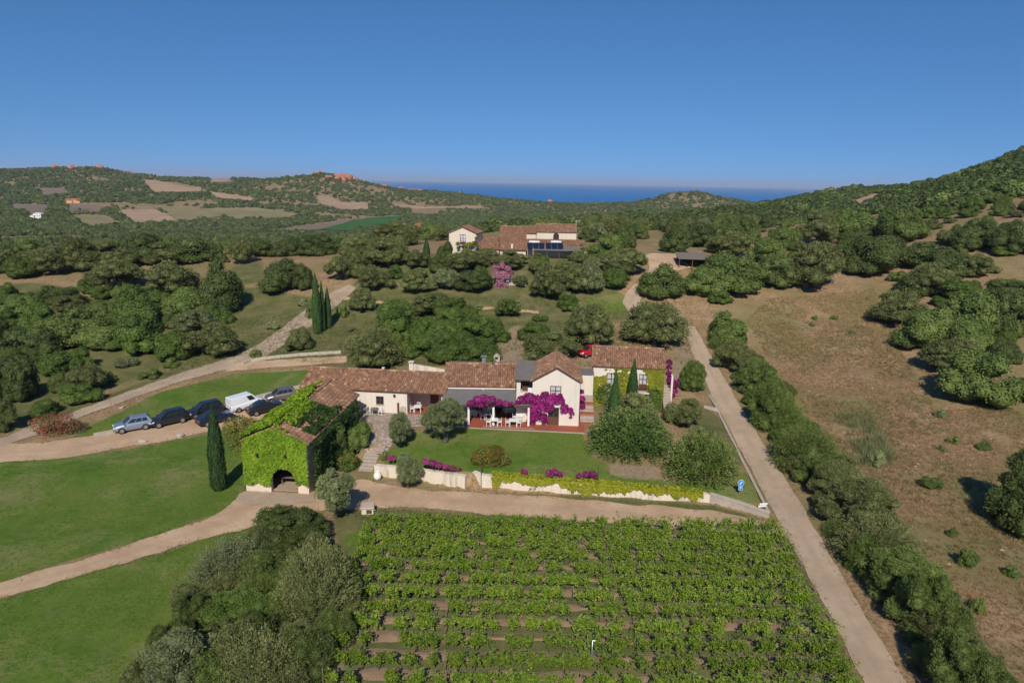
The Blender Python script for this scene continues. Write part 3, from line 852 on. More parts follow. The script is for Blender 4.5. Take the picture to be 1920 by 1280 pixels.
def wall_poly(name, pts, z0, z1, th, mat, label, cat='wall', cap=None, step=1.2):
    """free-standing wall along a polyline; z0/z1 per point"""
    P = [np.array(p[:2], float) for p in pts]
    Q = []; 
    for i in range(len(P) - 1):
        k = max(1, int(np.linalg.norm(P[i + 1] - P[i]) / step))
        for j in range(k):
            t = j / k; Q.append((P[i] * (1 - t) + P[i + 1] * t, z0[i] * (1 - t) + z0[i + 1] * t, z1[i] * (1 - t) + z1[i + 1] * t))
    Q.append((P[-1], z0[-1], z1[-1]))
    o = Q[0][0]
    root = empty(name, (o[0], o[1], Q[0][1])); tag(root, label, cat)
    def ribbon(nm, th, lo, hi, mat, jz):
        V = []; F = []
        for i, (p, a, b) in enumerate(Q):
            d = Q[min(i + 1, len(Q) - 1)][0] - Q[max(i - 1, 0)][0]; d = d / np.linalg.norm(d); n = np.array([-d[1], d[0]])
            j = random.uniform(-jz, jz)
            for s, z in ((-1, lo(a, b)), (1, lo(a, b)), (1, hi(a, b) + j), (-1, hi(a, b) + j)):
                q = p + n * s * th / 2 - o; V.append((q[0], q[1], z - Q[0][1]))
        for i in range(len(Q) - 1):
            a = i * 4
            for k in range(4): F.append((a + k, a + (k + 1) % 4, a + 4 + (k + 1) % 4, a + 4 + k))
        F += [(3, 2, 1, 0), tuple(len(V) - 4 + k for k in range(4))]
        m = MB(); m.add(V, F); ob = m.build(nm, mat, root)
        bm = bmesh.new(); bm.from_mesh(ob.data); bmesh.ops.recalc_face_normals(bm, faces=bm.faces); bm.to_mesh(ob.data); bm.free()
    ribbon('masonry', th, lambda a, b: a, lambda a, b: b, mat, 0.015)
    if cap: ribbon('coping', th + 0.10, lambda a, b: b + 0.018, lambda a, b: b + 0.08, cap, 0.008)
    return root

# ------------------------------------------------------------------ ivy barn (front left)
bl = at(461, 921, 0.0); br = at(581, 925, 0.0)
_mid = (bl + br) / 2; _w = np.linalg.norm(bl[:2] - br[:2])
_d = np.array([math.cos(-0.085), math.sin(-0.085)])
barn, BW = house_root('barn', _mid[:2] - _d * _w / 2, _mid[:2] + _d * _w / 2, 0.0, 'tall barn smothered in bright green ivy with an arched doorway', 'barn')
BE, BRZ, BL = 4.9, 6.25, 14.6
m = MB(); a0, a1 = BW * 0.40, BW * 0.83
arch = [((a0 + a1) / 2 + (a1 - a0) / 2 * math.cos(t), 1.15 + 1.25 * math.sin(t)) for t in np.linspace(0, math.pi, 13)]
# front wall: pieces left and right of the arch, and the part above it
m.prism([(0, -0.3), (a0, -0.3), (a0, 1.15), (0, 1.15)], 0, 0.45); m.prism([(a1, -0.3), (BW, -0.3), (BW, 1.15), (a1, 1.15)], 0, 0.45)
for (xa, za), (xb, zb) in zip(arch[:-1], arch[1:]): m.prism([(xb, zb), (xa, za), (xa, 2.6), (xb, 2.6)], 0, 0.45)
m.prism([(0, 1.15), (a0, 1.15), (a0, 2.6), (0, 2.6)], 0, 0.45); m.prism([(a1, 1.15), (BW, 1.15), (BW, 2.6), (a1, 2.6)], 0, 0.45)
m.prism([(0, 2.6), (BW, 2.6), (BW, BE), (BW / 2, BRZ), (0, BE)], 0, 0.45)
m.prism([(0, -0.3), (BW, -0.3), (BW, BE), (BW / 2, BRZ), (0, BE)], BL - 0.4, BL)
m.box(0, 0.45, -0.3, 0.4, BL - 0.4, BE); m.box(BW - 0.4, 0.45, -0.3, BW, BL - 0.4, BE)
m.build('wall', M['stucco_cream'], barn)
m = MB(); m.box(0.4, 0.46, -0.2, BW - 0.4, BL - 0.41, 0.05); m.build('floor', M['pale_track'], barn)
gable_roof(barn, 0, BW, 0, BL, BE, BRZ, 'y', 0.2, seed=5)
# trestle table inside the arch
tb = empty('trestle_table', barn.matrix_basis @ Vector((0, 0, 0))); 
tb.location = Vector((bl[0], bl[1], 0)) + Vector((BW * 0.62, 1.6, 0.06)); tb.rotation_euler = (0, 0, -0.1)
tag(tb, 'long wooden table standing inside the barn archway', 'table')
m = MB(); m.box(-0.9, -0.35, 0.72, 0.9, 0.35, 0.77); m.build('table_top', M['wood_grey'], tb)
for x in (-0.75, 0.75):
    for y in (-0.28, 0.28):
        m = MB(); m.box(x - 0.03, y - 0.03, 0, x + 0.03, y + 0.03, 0.72); m.build('leg', M['wood_grey'], tb)
for k, z in ((0.24, 3.6), (0.68, 3.6)):
    lp = empty('wall_lamp', (0, 0, 0)); lp.location = Vector((bl[0], bl[1], 0)) + Vector((BW * k * _d[0] + 0.25 * _d[1], BW * k * _d[1] - 0.12, z))
    tag(lp, 'black lantern on the ivy barn front, %s of the pair' % ('left' if k < 0.5 else 'right'), 'lamp', 'barn front lanterns')
    m = MB(); m.lathe([(0.05, 0), (0.10, 0.05), (0.12, 0.25), (0.03, 0.34)], (0, -0.2, 0), 6); m.build('lantern', M['iron'], lp)
    m = MB(); m.tube([(0, 0.1, 0.1), (0, -0.1, 0.38), (0, -0.2, 0.34)], 0.02, 5); m.build('bracket', M['iron'], lp)

# ------------------------------------------------------------------ long white house
FLOOR = 2.0
lh, LW = house_root('long_house', at(566, 723, 4.75), at(832, 736, 4.75), FLOOR, 'long low white house with one tiled roof behind the ivy barn', 'house')
LE, LR, LDp = 2.75, 4.0, 6.6
px2u = lambda px: (px - 566) / (832 - 566) * LW
wx = px2u(713)
m = MB(); ul = px2u(764)
wall_grid(m, 0, ul, -0.3, LE, 0, 0.35, [(wx - 0.45, wx + 0.45, 0.95, 1.95)])
m.box(0, 0.35, -0.3, 0.35, LDp, LE); m.box(ul - 0.3, 0.35, -0.3, ul, 3.2, LE)
m.box(0.35, LDp - 0.35, -0.3, LW, LDp, LE); m.box(ul, 2.9, -0.3, LW - 0.35, 3.2, LE); m.box(LW - 0.35, 0.3, -0.3, LW, LDp - 0.35, LE)
for xg in (0.0, LW - 0.35): m.prism([(xg, LE), (xg + 0.35, LE), (xg + 0.35, LE + 0.01), (xg, LE + 0.01)], 0.01, LDp - 0.01)
m.build('wall', M['stucco'], lh)
window(lh, wx, 0.9, 0.95, 1.0, 0.0)
gable_roof(lh, 0, LW, 0, LDp, LE, LR, 'x', 0.25, seed=9)
m = MB(); m.prism([(0, LE + 0.012), (0.3, LE + 0.012), (0.3, LE + 0.02), (0, LE + 0.02)], 0.1, LDp - 0.1); 
g = MB(); g.add([(0.02, 0.02, LE), (0.02, LDp - 0.02, LE), (0.02, LDp / 2, LR - 0.06), (0.32, 0.02, LE), (0.32, LDp - 0.02, LE), (0.32, LDp / 2, LR - 0.06)], [(0, 2, 1), (3, 4, 5), (0, 3, 5, 2), (1, 2, 5, 4), (0, 1, 4, 3)]); g.build('gable', M['stucco'], lh)
m = MB(); m.box(ul + 0.02, 0.0, -0.05, LW - 0.4, 2.88, 0.05); m.build('porch_floor', M['terracotta_floor'], lh)
m = MB(); m.box(LW - 2.2, 2.86, 0.06, LW - 1.2, 2.899, 2.1); m.build('door', M['wood_brown'], lh)
m = MB(); m.box(px2u(748) - 0.09, -0.30, -0.02, px2u(748) + 0.09, -0.14, 1.35); sp = m.build('signpost', M['wood_brown'], None)
sp.location = lh.location; sp.rotation_euler = lh.rotation_euler; tag(sp, 'short brown post against the white house front', 'post')
m = MB(); m.prism([(px2u(752), -0.02), (px2u(761), -0.02)] + [(px2u(756.5) + 0.35 * math.cos(t), 0.55 + 0.4 * math.sin(t)) for t in np.linspace(0, math.pi, 8)], -0.2, -0.03)
hs = m.build('arched_stone', M['stone_pale'], None); hs.location = lh.location; hs.rotation_euler = lh.rotation_euler; tag(hs, 'arched stone slab leaning by the porch corner', 'stone slab')
m = MB(); m.lathe([(0.02, 0), (0.12, 0.06), (0.14, 0.25), (0.03, 0.33)], (px2u(741), -0.18, 2.0), 8); m.tube([(px2u(741), 0.02, 2.2), (px2u(741), -0.18, 2.3)], 0.02, 5)
m.build('wall_lantern', M['iron'], lh)
m = MB(); m.box(px2u(701), LDp / 2 + 0.25, LR - 0.4, px2u(701) + 0.3, LDp / 2 + 0.55, LR + 0.35); m.build('chimney', M['stucco'], lh)

# white parapet wall and chimney behind the long house
pb = at_dist(768, 699, 84.5); pe = at_dist(836, 700, 84.0)
pr = empty('parapet', (pb[0], pb[1], 2.0)); tag(pr, 'white sloping parapet behind the long tiled roof', 'wall')
m = MB(); w_ = pe[0] - pb[0]
ztl = at_dist(772, 683, 84.5)[2] - 2.0; ztr = at_dist(836, 696, 84)[2] - 2.0
m.prism([(0.5, -0.3), (w_, -0.3), (w_, ztr), (w_ * 0.5, ztl * 0.6 + ztr * 0.4), (0.5, ztl)], 0, 0.35); m.build('masonry', M['wall_weathered'], pr)
m = MB(); m.box(-0.05, -0.1, -0.3, 0.47, 0.42, ztl + 0.1); m.box(-0.12, -0.17, ztl + 0.28, 0.54, 0.49, ztl + 0.36)
for x in (-0.05, 0.37):
    for y in (-0.1, 0.32): m.box(x, y, ztl + 0.1, x + 0.1, y + 0.1, ztl + 0.28)
m.build('chimney', M['stucco'], pr)

# ------------------------------------------------------------------ middle house with awning terrace
mh, MW = house_root('restaurant_house', at(834, 722, 5.25), at(968, 724, 5.25), FLOOR, 'low tiled house with grey awning between long house and gabled house', 'house')
ME, MR, MD = 3.25, 4.75, 7.4
m = MB()
wall_grid(m, 0, MW, -0.3, ME, 0, 0.35, [(1.0, 1.9, 0.0, 2.05), (3.1, 4.3, 0.0, 2.1), (5.6, 6.8, 0.0, 2.1)])
m.box(0, 0.35, -0.3, 0.35, MD, ME); m.box(MW - 0.35, 0.35, -0.3, MW, MD, ME); m.box(0.35, MD - 0.35, -0.3, MW - 0.35, MD, ME)
m.build('wall', M['stucco'], mh)
for xg in (0.02, MW - 0.32):
    g = MB(); g.add([(xg, 0.02, ME), (xg, MD - 0.02, ME), (xg, MD / 2, MR - 0.06), (xg + 0.3, 0.02, ME), (xg + 0.3, MD - 0.02, ME), (xg + 0.3, MD / 2, MR - 0.06)], [(0, 2, 1), (3, 4, 5), (0, 3, 5, 2), (1, 2, 5, 4), (0, 1, 4, 3)]); g.build('gable', M['stucco'], mh)
for a, b in ((1.0, 1.9), (3.1, 4.3), (5.6, 6.8)):
    d = MB(); d.box(a, 0.30, 0.0, (a + b) / 2 - 0.01, 0.34, 2.05); d.box((a + b) / 2 + 0.01, 0.30, 0, b, 0.34, 2.05); d.build('door', M['dark_interior'], mh)
gable_roof(mh, 0, MW, 0, MD, ME, MR, 'x', 0.22, seed=21)
m = MB(); m.box(-0.1, -0.20, ME - 0.34, MW + 0.1, -0.06, ME - 0.14); m.box(MW * 0.53, -0.24, ME - 0.44, MW * 0.53 + 0.14, -0.05, ME - 0.345); m.build('fascia', M['white_paint'], mh)
# awning
AWF = 4.1
m = MB(); nu, nv = 14, 6; V = []
for i in range(nu + 1):
    for j in range(nv + 1):
        u = -0.05 + (MW + 2.0) * i / nu; v = j / nv
        V.append((u, -0.22 - AWF * v, ME - 0.42 - 0.45 * v - 0.05 * math.sin(v * math.pi) * (1 + 0.6 * math.sin(i * 1.7))))
Ft = [(i * (nv + 1) + j, i * (nv + 1) + j + 1, (i + 1) * (nv + 1) + j + 1, (i + 1) * (nv + 1) + j) for i in range(nu) for j in range(nv)]
m.add(V, Ft); m.add([(x, y, z - 0.03) for x, y, z in V], [q[::-1] for q in Ft]); aw = m.build('awning', M['awning_grey'], mh, True)
m = MB(); m.box(0.0, -AWF - 0.2, ME - 1.1, MW + 1.6, -AWF - 0.05, ME - 0.93); m.build('beam', M['wood_brown'], mh)
for u in (0.15, MW * 0.36, MW * 0.69, MW + 1.3):
    m = MB(); m.box(u - 0.09, -AWF - 0.22, 0.05, u + 0.13, -AWF - 0.0, ME - 1.11); m.build('post', M['white_paint'], mh)
# the flat dark roof and steel chimney behind it
fb = at_dist(838, 694, 86.5); fr_ = empty('annex', (fb[0], fb[1], 2.0)); tag(fr_, 'low annex with flat dark roof behind the restaurant house', 'annex')
m = MB(); aw_ = at_dist(938, 694, 86.5)[0] - fb[0]
zt = at_dist(880, 685, 89)[2] - 2.0
m.box(0, 0, -0.3, aw_, 4.5, zt - 0.15); m.build('wall', M['stucco'], fr_)
m = MB(); m.box(-0.2, -0.2, zt - 0.145, aw_ + 0.2, 4.7, zt); m.build('roof', M['bitumen_roof'], fr_)
cb = at_dist(907, 690, 83.0)
m = MB(); h_ = at_dist(907, 667, 83.0)[2] - 5.2
m.box(-0.22, -0.22, 0, 0.22, 0.22, h_ - 0.25)
ch = empty('steel_chimney', (cb[0], cb[1], 5.2)); tag(ch, 'square galvanised steel chimney with flat cap behind the tiled roof', 'chimney')
m.build('flue', M['galvanised'], ch)
m = MB(); m.box(-0.36, -0.36, h_ - 0.06, 0.36, 0.36, h_); m.build('cap', M['galvanised'], ch)
for x in (-0.2, 0.16):
    for y in (-0.2, 0.16): m = MB(); m.box(x, y, h_ - 0.25, x + 0.04, y + 0.04, h_ - 0.06); m.build('cap_stand', M['galvanised'], ch)

# ------------------------------------------------------------------ gabled two-storey house
gl = at(999, 712, 7.15); gr = at(1088, 715, 7.15)
gh, GW = house_root('gabled_house', gl, gr, FLOOR, 'white two-storey gabled house with bougainvillea across its front', 'house')
GE, GR, GD = 5.15, 6.65, 7.2
ux = lambda px: (px - 999) / (1088 - 999) * GW
m = MB(); wc = ux(1042.5); dc = ux(1040)
wall_grid(m, 0, GW, -0.3, GE, 0, 0.35, [(wc - 0.6, wc + 0.6, 2.95, 4.55), (dc - 0.6, dc + 0.6, 0.0, 2.1)])
m.prism([(0, GE), (GW, GE), (GW / 2, GR - 0.08)], 0, 0.35)
m.prism([(0, GE), (GW, GE), (GW / 2, GR - 0.08)], GD - 0.35, GD)
m.box(0, 0.35, -0.3, 0.35, GD, GE); m.box(GW - 0.35, 0.35, -0.3, GW, GD, GE); m.box(0.35, GD - 0.35, -0.3, GW - 0.35, GD, GE)
m.build('wall', M['stucco'], gh)
window(gh, wc, 1.2, 2.95, 1.6, 0.0, lower_panel=0.45, curtain=True)
dr = window(gh, dc, 1.2, 0.0, 2.1, 0.0, name='door', lower_panel=0.9, sill=False)
gable_roof(gh, 0, GW, 0, GD, GE, GR, 'y', 0.22, seed=31)

# roofed loggia left of the gable
lg = empty('loggia', gh.location, gh.rotation_euler[2]); tag(lg, 'small upper loggia with flat grey roof left of the gabled house', 'loggia')
m = MB(); x0, x1 = ux(968), -0.01
m.box(x0, 0.8, -0.3, x1, 5.4, 3.35); m.box(x0, 0.8, 3.35, x0 + 0.45, 1.2, 5.0); m.box(x0, 4.9, 3.35, x1, 5.4, 5.0); m.box(x0, 1.2, 3.35, x0 + 0.3, 4.9, 4.2)
m.box(x0 + 0.45, 0.8, 3.35, x1, 0.95, 3.42)
m.build('wall', M['stucco'], lg)
m = MB(); m.add([(x0 - 0.25, 0.4, 5.0), (x1 + 0.2, 0.4, 5.0), (x1 + 0.2, 5.6, 5.75), (x0 - 0.25, 5.6, 5.75), (x0 - 0.25, 0.4, 5.12), (x1 + 0.2, 0.4, 5.12), (x1 + 0.2, 5.6, 5.87), (x0 - 0.25, 5.6, 5.87)],
                [(0, 3, 2, 1), (4, 5, 6, 7), (0, 1, 5, 4), (1, 2, 6, 5), (2, 3, 7, 6), (3, 0, 4, 7)]); m.build('roof', M['bitumen_roof'], lg)
m = MB(); m.box(x0 - 0.2, 0.42, 4.86, x1 + 0.1, 0.56, 4.995); m.build('eave_beam', M['wood_brown'], lg)
m = MB(); m.box(x0 + 0.6, 1.6, 3.36, x0 + 1.3, 2.2, 4.1); dresser = m.build('cupboard', M['wood_brown'], None); dresser.location = lg.location; dresser.rotation_euler = lg.rotation_euler; tag(dresser, 'brown cupboard inside the upper loggia', 'cupboard')
m = MB(); n = 8; a, b = x0 + 1.25, x1 - 0.02
V = [(a + (b - a) * i / n, 0.86 + 0.03 * math.sin(i * 2.1), z) for i in range(n + 1) for z in (3.45, 4.0)]
m.add(V, [(2 * i, 2 * i + 2, 2 * i + 3, 2 * i + 1) for i in range(n)]); lau = m.build('laundry', M['curtain_white'], None, True); lau.location = lg.location; lau.rotation_euler = lg.rotation_euler; tag(lau, 'white cloth hung over the loggia rail', 'laundry')

# white connecting wall with steps between gabled house and ivy-covered house
cw = empty('connecting_wall', gh.location, gh.rotation_euler[2]); tag(cw, 'white connecting wall between gabled house and ivy-covered house', 'wall')
m = MB(); x0, x1 = GW + 0.02, GW + 1.75
m.box(x0, 5.0, -0.3, x1, 5.4, 4.6); m.build('masonry', M['stucco'], cw)
m = MB(); m.box(x0, 4.8, 4.603, x1 + 0.05, 7.0, 4.70); m.build('terrace', M['bitumen_roof'], cw)
for i in range(9):
    s = MB(); s.box(x0 + 0.2, 0.5 + i * 0.48, -0.3, x1, 0.5 + (i + 1) * 0.48 - 0.003, 0.2 + i * 0.24); s.build('step', M['terracotta_floor' if i % 3 == 0 else 'step_stone'], cw)

# ------------------------------------------------------------------ terrace
tA = gh.matrix_basis if False else None
t0 = at(878, 802, 2.05); t1 = at(1096, 812, 2.05)
tr, TW = house_root('terrace', t0, t1, FLOOR, 'red terracotta tiled terrace with pale edge in front of the houses', 'terrace')
m = MB(); m.box(-0.3, 0.16, -0.5, TW, 8.0, 0.06); m.build('paving', M['terracotta_floor'], tr)
m = MB(); m.box(-0.3, 0.0, -0.5, TW, 0.157, 0.075); m.build('edge_kerb', M['step_stone'], tr)
m = MB(); m.box(1.5, 0.55, 0.062, TW - 5.4, 0.70, 0.075); m.build('inlay_strip', M['kerb_stone'], tr)

# ------------------------------------------------------------------ house covered with yellow ivy
il = at(1112, 684, 7.0); ir = at(1246, 690, 7.0)
ih, IW = house_root('ivy_house', il, ir, FLOOR, 'two-storey house covered in yellow-green ivy with two cypresses in front', 'house')
IE, IR, ID = 5.0, 6.5, 6.0
vx = lambda px: (px - 1112) / (1246 - 1112) * IW
m = MB(); wa, wb = vx(1148), vx(1207.5)
wall_grid(m, 0, IW, -0.6, IE, 0, 0.35, [(wa - 0.55, wa + 0.55, 2.6, 4.1), (wb - 0.48, wb + 0.48, 2.05, 4.15)])
m.box(0, 0.35, -0.6, 0.35, ID, IE); m.box(IW - 0.35, 0.35, -0.6, IW, ID, IE); m.box(0.35, ID - 0.35, -0.6, IW - 0.35, ID, IE)
m.build('wall', M['stucco'], ih)
for xg in (0.02, IW - 0.32):
    g = MB(); g.add([(xg, 0.02, IE), (xg, ID - 0.02, IE), (xg, ID / 2, IR - 0.06), (xg + 0.3, 0.02, IE), (xg + 0.3, ID - 0.02, IE), (xg + 0.3, ID / 2, IR - 0.06)], [(0, 2, 1), (3, 4, 5), (0, 3, 5, 2), (1, 2, 5, 4), (0, 1, 4, 3)]); g.build('gable', M['stucco'], ih)
window(ih, wa, 1.1, 2.6, 1.5, 0.0, curtain=True)
window(ih, wb, 0.96, 2.05, 2.1, 0.0, lower_panel=0.75, curtain=True, name='french_window', sill=False)
bal = MB(); bal.box(wb - 0.75, -0.6, 1.88, wb + 0.75, -0.005, 2.02); bo = bal.build('balcony', M['stucco'], ih)
r_ = MB()
for u in np.linspace(-0.72, 0.72, 11): r_.box(wb + u - 0.012, -0.58, 2.02, wb + u + 0.012, -0.556, 2.85)
r_.box(wb - 0.74, -0.59, 2.851, wb + 0.74, -0.55, 2.89)
for s in (-0.73, 0.71):
    for v in (-0.4, -0.2): r_.box(wb + s, v, 2.02, wb + s + 0.02, v + 0.02, 2.85)
    r_.box(wb + s, -0.549, 2.851, wb + s + 0.02, -0.01, 2.88)
rl = r_.build('railing', M['iron'], bo)
gable_roof(ih, 0, IW, 0, ID, IE, IR, 'x', 0.18, seed=41)
# outside stair on its right flank
os_ = empty('outside_stair', ih.location, ih.rotation_euler[2]); tag(os_, 'narrow stone stair climbing along the ivy house right side', 'stair')
for i in range(13):
    s = MB(); s.box(IW + 0.02, -3.4 + i * 0.42, -0.8, IW + 0.95, -3.4 + (i + 1) * 0.42 - 0.003, -0.2 + i * 0.22); s.build('step', M['step_stone'], os_)
m = MB(); m.prism([(IW + 0.97, -0.8), (IW + 1.2, -0.8), (IW + 1.2, 3.9), (IW + 0.97, 3.9)], 0.6, 4.5); m.build('side_wall', M['stucco'], os_)

# ------------------------------------------------------------------ garden steps down to the track
s0 = at(672, 884, 0.0); s1 = at(704, 886, 0.0)
gs, SW = house_root('garden_steps', s0, s1, 0.0, 'broad pale stone steps climbing from the track to the paved path', 'steps')
for i in range(8):
    s = MB(); s.box(0, i * 0.42 - 0.05, -0.3, SW + 0.25 - 0.02 * i, (i + 1) * 0.42 - 0.053, 0.19 * (i + 1)); s.build('step', M['step_stone'], gs)

# ------------------------------------------------------------------ garden walls
def wl(pts, z=0.0): return [at(px, py, z) + np.array([0, 0.2, 0]) for px, py in pts]
W1 = wl([(703, 894), (740, 897), (790, 903), (873, 916)])
wall_poly('retaining_wall', W1, [-0.3] * 4, [1.22, 1.2, 1.22, 1.25], 0.5, M['wall_weathered'], 'weather-streaked white retaining wall beside the garden steps', cap=None)
W2 = wl([(873.5, 916.2), (884, 905)])
W3 = wl([(888, 907), (906, 913), (1000, 920), (1120, 929), (1230, 937), (1330, 942)])
wall_poly('retaining_wall', W3, [-0.3] * 6, [1.22, 1.2, 1.18, 1.18, 1.02, 0.78], 0.5, M['wall_weathered'], 'long white retaining wall hung with yellow ivy along the track')
W4 = wl([(1331.5, 942.3), (1385, 955), (1444, 971)])
wall_poly('retaining_wall', W4, [-0.3] * 3, [0.78, 0.58, 0.36], 0.45, M['kerb_stone'], 'bare grey end of the garden wall sloping down to the road', cap=M['stone_pale'])
RW = [at(px, py, z) for px, py, z in [(1441, 958, 0.25), (1392, 858, 0.7), (1347, 776, 0.9)]]
wall_poly('roadside_wall', RW, [tz1(p[0], p[1]) - 0.4 for p in RW], [tz1(p[0], p[1]) + 0.28 for p in RW], 0.26, M['kerb_stone'], 'low stone kerb wall between lawn and concrete road')
RW2 = [at(px, py, z) for px, py, z in [(1346.6, 774.5, 0.9), (1330, 748, 0.9), (1316, 722, 0.95)]]
wall_poly('roadside_wall', RW2, [0.3] * 3, [1.35, 1.35, 1.4], 0.26, M['kerb_stone'], 'upper roadside wall beyond the small gate stub')
RW3 = [at(px, py, 0.95) for px, py in [(1320, 768), (1345, 773)]]
wall_poly('wall_stub', RW3, [0.3] * 2, [1.5, 1.5], 0.3, M['stone_pale'], 'short pale wall stub meeting the roadside kerb wall')
SWL = gnds([(455, 684), (470, 678), (500, 673), (560, 667), (640, 662)])
wall_poly('dry_stone_wall', SWL, [p[2] - 0.2 for p in SWL], [p[2] + 0.4 for p in SWL], 0.35, M['stone_pale'], 'low whitish wall above the spur track')
SW2 = gnds([(176, 818), (200, 813), (235, 806)])
wall_poly('kerb_wall', SW2, [p[2] - 0.2 for p in SW2], [p[2] + 0.32 for p in SW2], 0.4, M['stone_pale'], 'low pale kerb in front of the silver car')
SW3 = gnds([(404, 770), (430, 762), (490, 744), (540, 732), (562, 727)])
wall_poly('kerb_wall', SW3, [p[2] - 0.2 for p in SW3], [p[2] + 0.35 for p in SW3], 0.4, M['stone_pale'], 'low pale kerb behind the white van and parked cars')

# ------------------------------------------------------------------ upper house on the knoll
UZ = 12.3
def up(px, py, y): return at_dist(px, py, y)
ul_, ur_ = up(842, 435, 143.5), up(893, 438, 142.5)
u1, UW = house_root('upper_gabled_house', ul_, ur_, UZ, 'small cream gabled house at the end of the upper farmhouse', 'house')
UE = float((ul_[2] + ur_[2]) / 2) - UZ; UR = UE + 1.25; UD = 6.0
m = MB(); c_ = (868 - 842) / (893 - 842) * UW
wall_grid(m, 0, UW, -0.8, UE, 0, 0.35, [(c_ - 0.6, c_ + 0.6, UE - 2.45, UE - 0.35)])
m.prism([(0, UE), (UW, UE), (UW / 2, UR - 0.06)], 0, 0.35); m.prism([(0, UE), (UW, UE), (UW / 2, UR - 0.06)], UD - 0.35, UD)
m.box(0, 0.35, -0.8, 0.35, UD, UE); m.box(UW - 0.35, 0.35, -0.8, UW, UD, UE); m.box(0.35, UD - 0.35, -0.8, UW - 0.35, UD, UE)
m.build('wall', M['stucco_cream'], u1)
window(u1, c_, 1.2, UE - 2.45, 2.1, 0.0, lower_panel=0.5, curtain=True, name='french_window', sill=False)
b_ = MB(); b_.box(c_ - 0.8, -0.55, UE - 2.62, c_ + 0.8, -0.005, UE - 2.5); bo = b_.build('balcony', M['stucco_cream'], u1)
r_ = MB()
for u in np.linspace(-0.77, 0.75, 10): r_.box(c_ + u, -0.53, UE - 2.5, c_ + u + 0.025, -0.505, UE - 1.6)
r_.box(c_ - 0.78, -0.54, UE - 1.599, c_ + 0.78, -0.50, UE - 1.56); r_.build('railing', M['iron'], bo)
gable_roof(u1, 0, UW, 0, UD, UE, UR, 'y', 0.22, seed=51)

fo = up(936, 437, 150.0)
uh = empty('upper_farmhouse', (fo[0], 143.0, UZ), -0.01); tag(uh, 'large upper farmhouse of stepped tiled roofs with solar panels', 'house')
def U(px, py, y):
    p = up(px, py, y); return p[0] - fo[0], p[1] - 143.0, p[2] - UZ
def mono_px(x0, x1, pyl, yl, pyh, yh, seed):
    a = U((x0 + x1) / 2, pyl, yl); b = U((x0 + x1) / 2, pyh, yh)
    xa = U(x0, (pyl + pyh) / 2, (yl + yh) / 2)[0]; xb = U(x1, (pyl + pyh) / 2, (yl + yh) / 2)[0]
    mono_roof(uh, xa, xb, a[1], a[2], b[1], b[2], 0.0, seed)
    return xa, xb, a, b
m = MB()
xa, xb, a, b = mono_px(897, 936, 467, 143.2, 444, 149.0, 61); m.box(xa + 0.2, a[1] + 0.3, -1, xb, b[1] + 0.4, a[2] - 0.08); m.prism([(xa + 0.2, a[2] - 0.078), (xb, a[2] - 0.078), (xb, b[2] - 0.1), (xa + 0.2, b[2] - 0.1)], b[1] + 0.05, b[1] + 0.4)
xa, xb, a, b = mono_px(937, 987, 469, 142.6, 437, 150.2, 62); m.box(xa + 0.15, a[1] + 0.3, -1, xb - 0.15, b[1] + 0.1, a[2] - 0.08)
m.prism([(xa, a[2]), (xa + 0.15, a[2]), (xa + 0.15, b[2] - 0.1), (xa, b[2] - 0.1)], b[1] - 0.3, b[1] + 0.1)
xa5, xb5, a5, b5 = mono_px(986, 1098, 462.5, 143.2, 449, 147.5, 63); m.box(xa5 + 0.3, a5[1] + 0.3, -1, xb5 - 0.2, b5[1], a5[2] - 0.08)
# rear range with two ridge heights
for (x0, x1, pyr, pye, seed) in ((937, 1004.5, 425, 437, 64), (1005, 1080, 421, 435, 65)):
    e = U((x0 + x1) / 2, pye, 151.5); r = U((x0 + x1) / 2, pyr, 155.0)
    xa = U(x0, pye, 152)[0]; xb = U(x1, pye, 152)[0]
    m.box(xa + 0.02, e[1] + 0.2, -1, xb - 0.02, e[1] + 6.8, e[2] - 0.09)
    m.prism([(xa + 0.02, e[2] - 0.088), (xb - 0.02, e[2] - 0.088), (xb - 0.02, r[2] - 0.1), (xa + 0.02, r[2] - 0.1)], r[1] - 0.1, r[1] + 0.1)
    gable_roof(uh, xa, xb, e[1] + 0.2, r[1] * 2 - e[1] - 0.2, e[2], r[2], 'x', 0.15, seed=seed)
m.build('wall', M['stucco_cream'], uh)
e = U(1042, 443, 151.6)
m = MB(); m.prism([(e[0] - 0.62, e[2] - 0.9), (e[0] + 0.62, e[2] - 0.9)] + [(e[0] + 0.62 * math.cos(t), e[2] + 0.1 + 0.62 * math.sin(t)) for t in np.linspace(0, math.pi, 9)], e[1] + 0.0, e[1] + 0.12); aw_ = m.build('arched_window', M['dark_interior'], uh)
m = MB(); m.box(e[0] - 0.04, e[1] - 0.03, e[2] - 0.9, e[0] + 0.04, e[1] - 0.002, e[2] + 0.7); m.box(e[0] - 0.6, e[1] - 0.028, e[2] - 0.05, e[0] - 0.042, e[1] - 0.002, e[2] + 0.03); m.box(e[0] + 0.042, e[1] - 0.028, e[2] - 0.05, e[0] + 0.6, e[1] - 0.002, e[2] + 0.03); m.build('glazing_bar', M['wood_brown'], aw_)
e = U(960, 462, 143.2); m = MB(); m.box(e[0] - 0.2, e[1], e[2] - 1.0, e[0] + 0.2, e[1] + 0.4, e[2] + 0.5); m.build('chimney', M['stucco_cream'], uh)
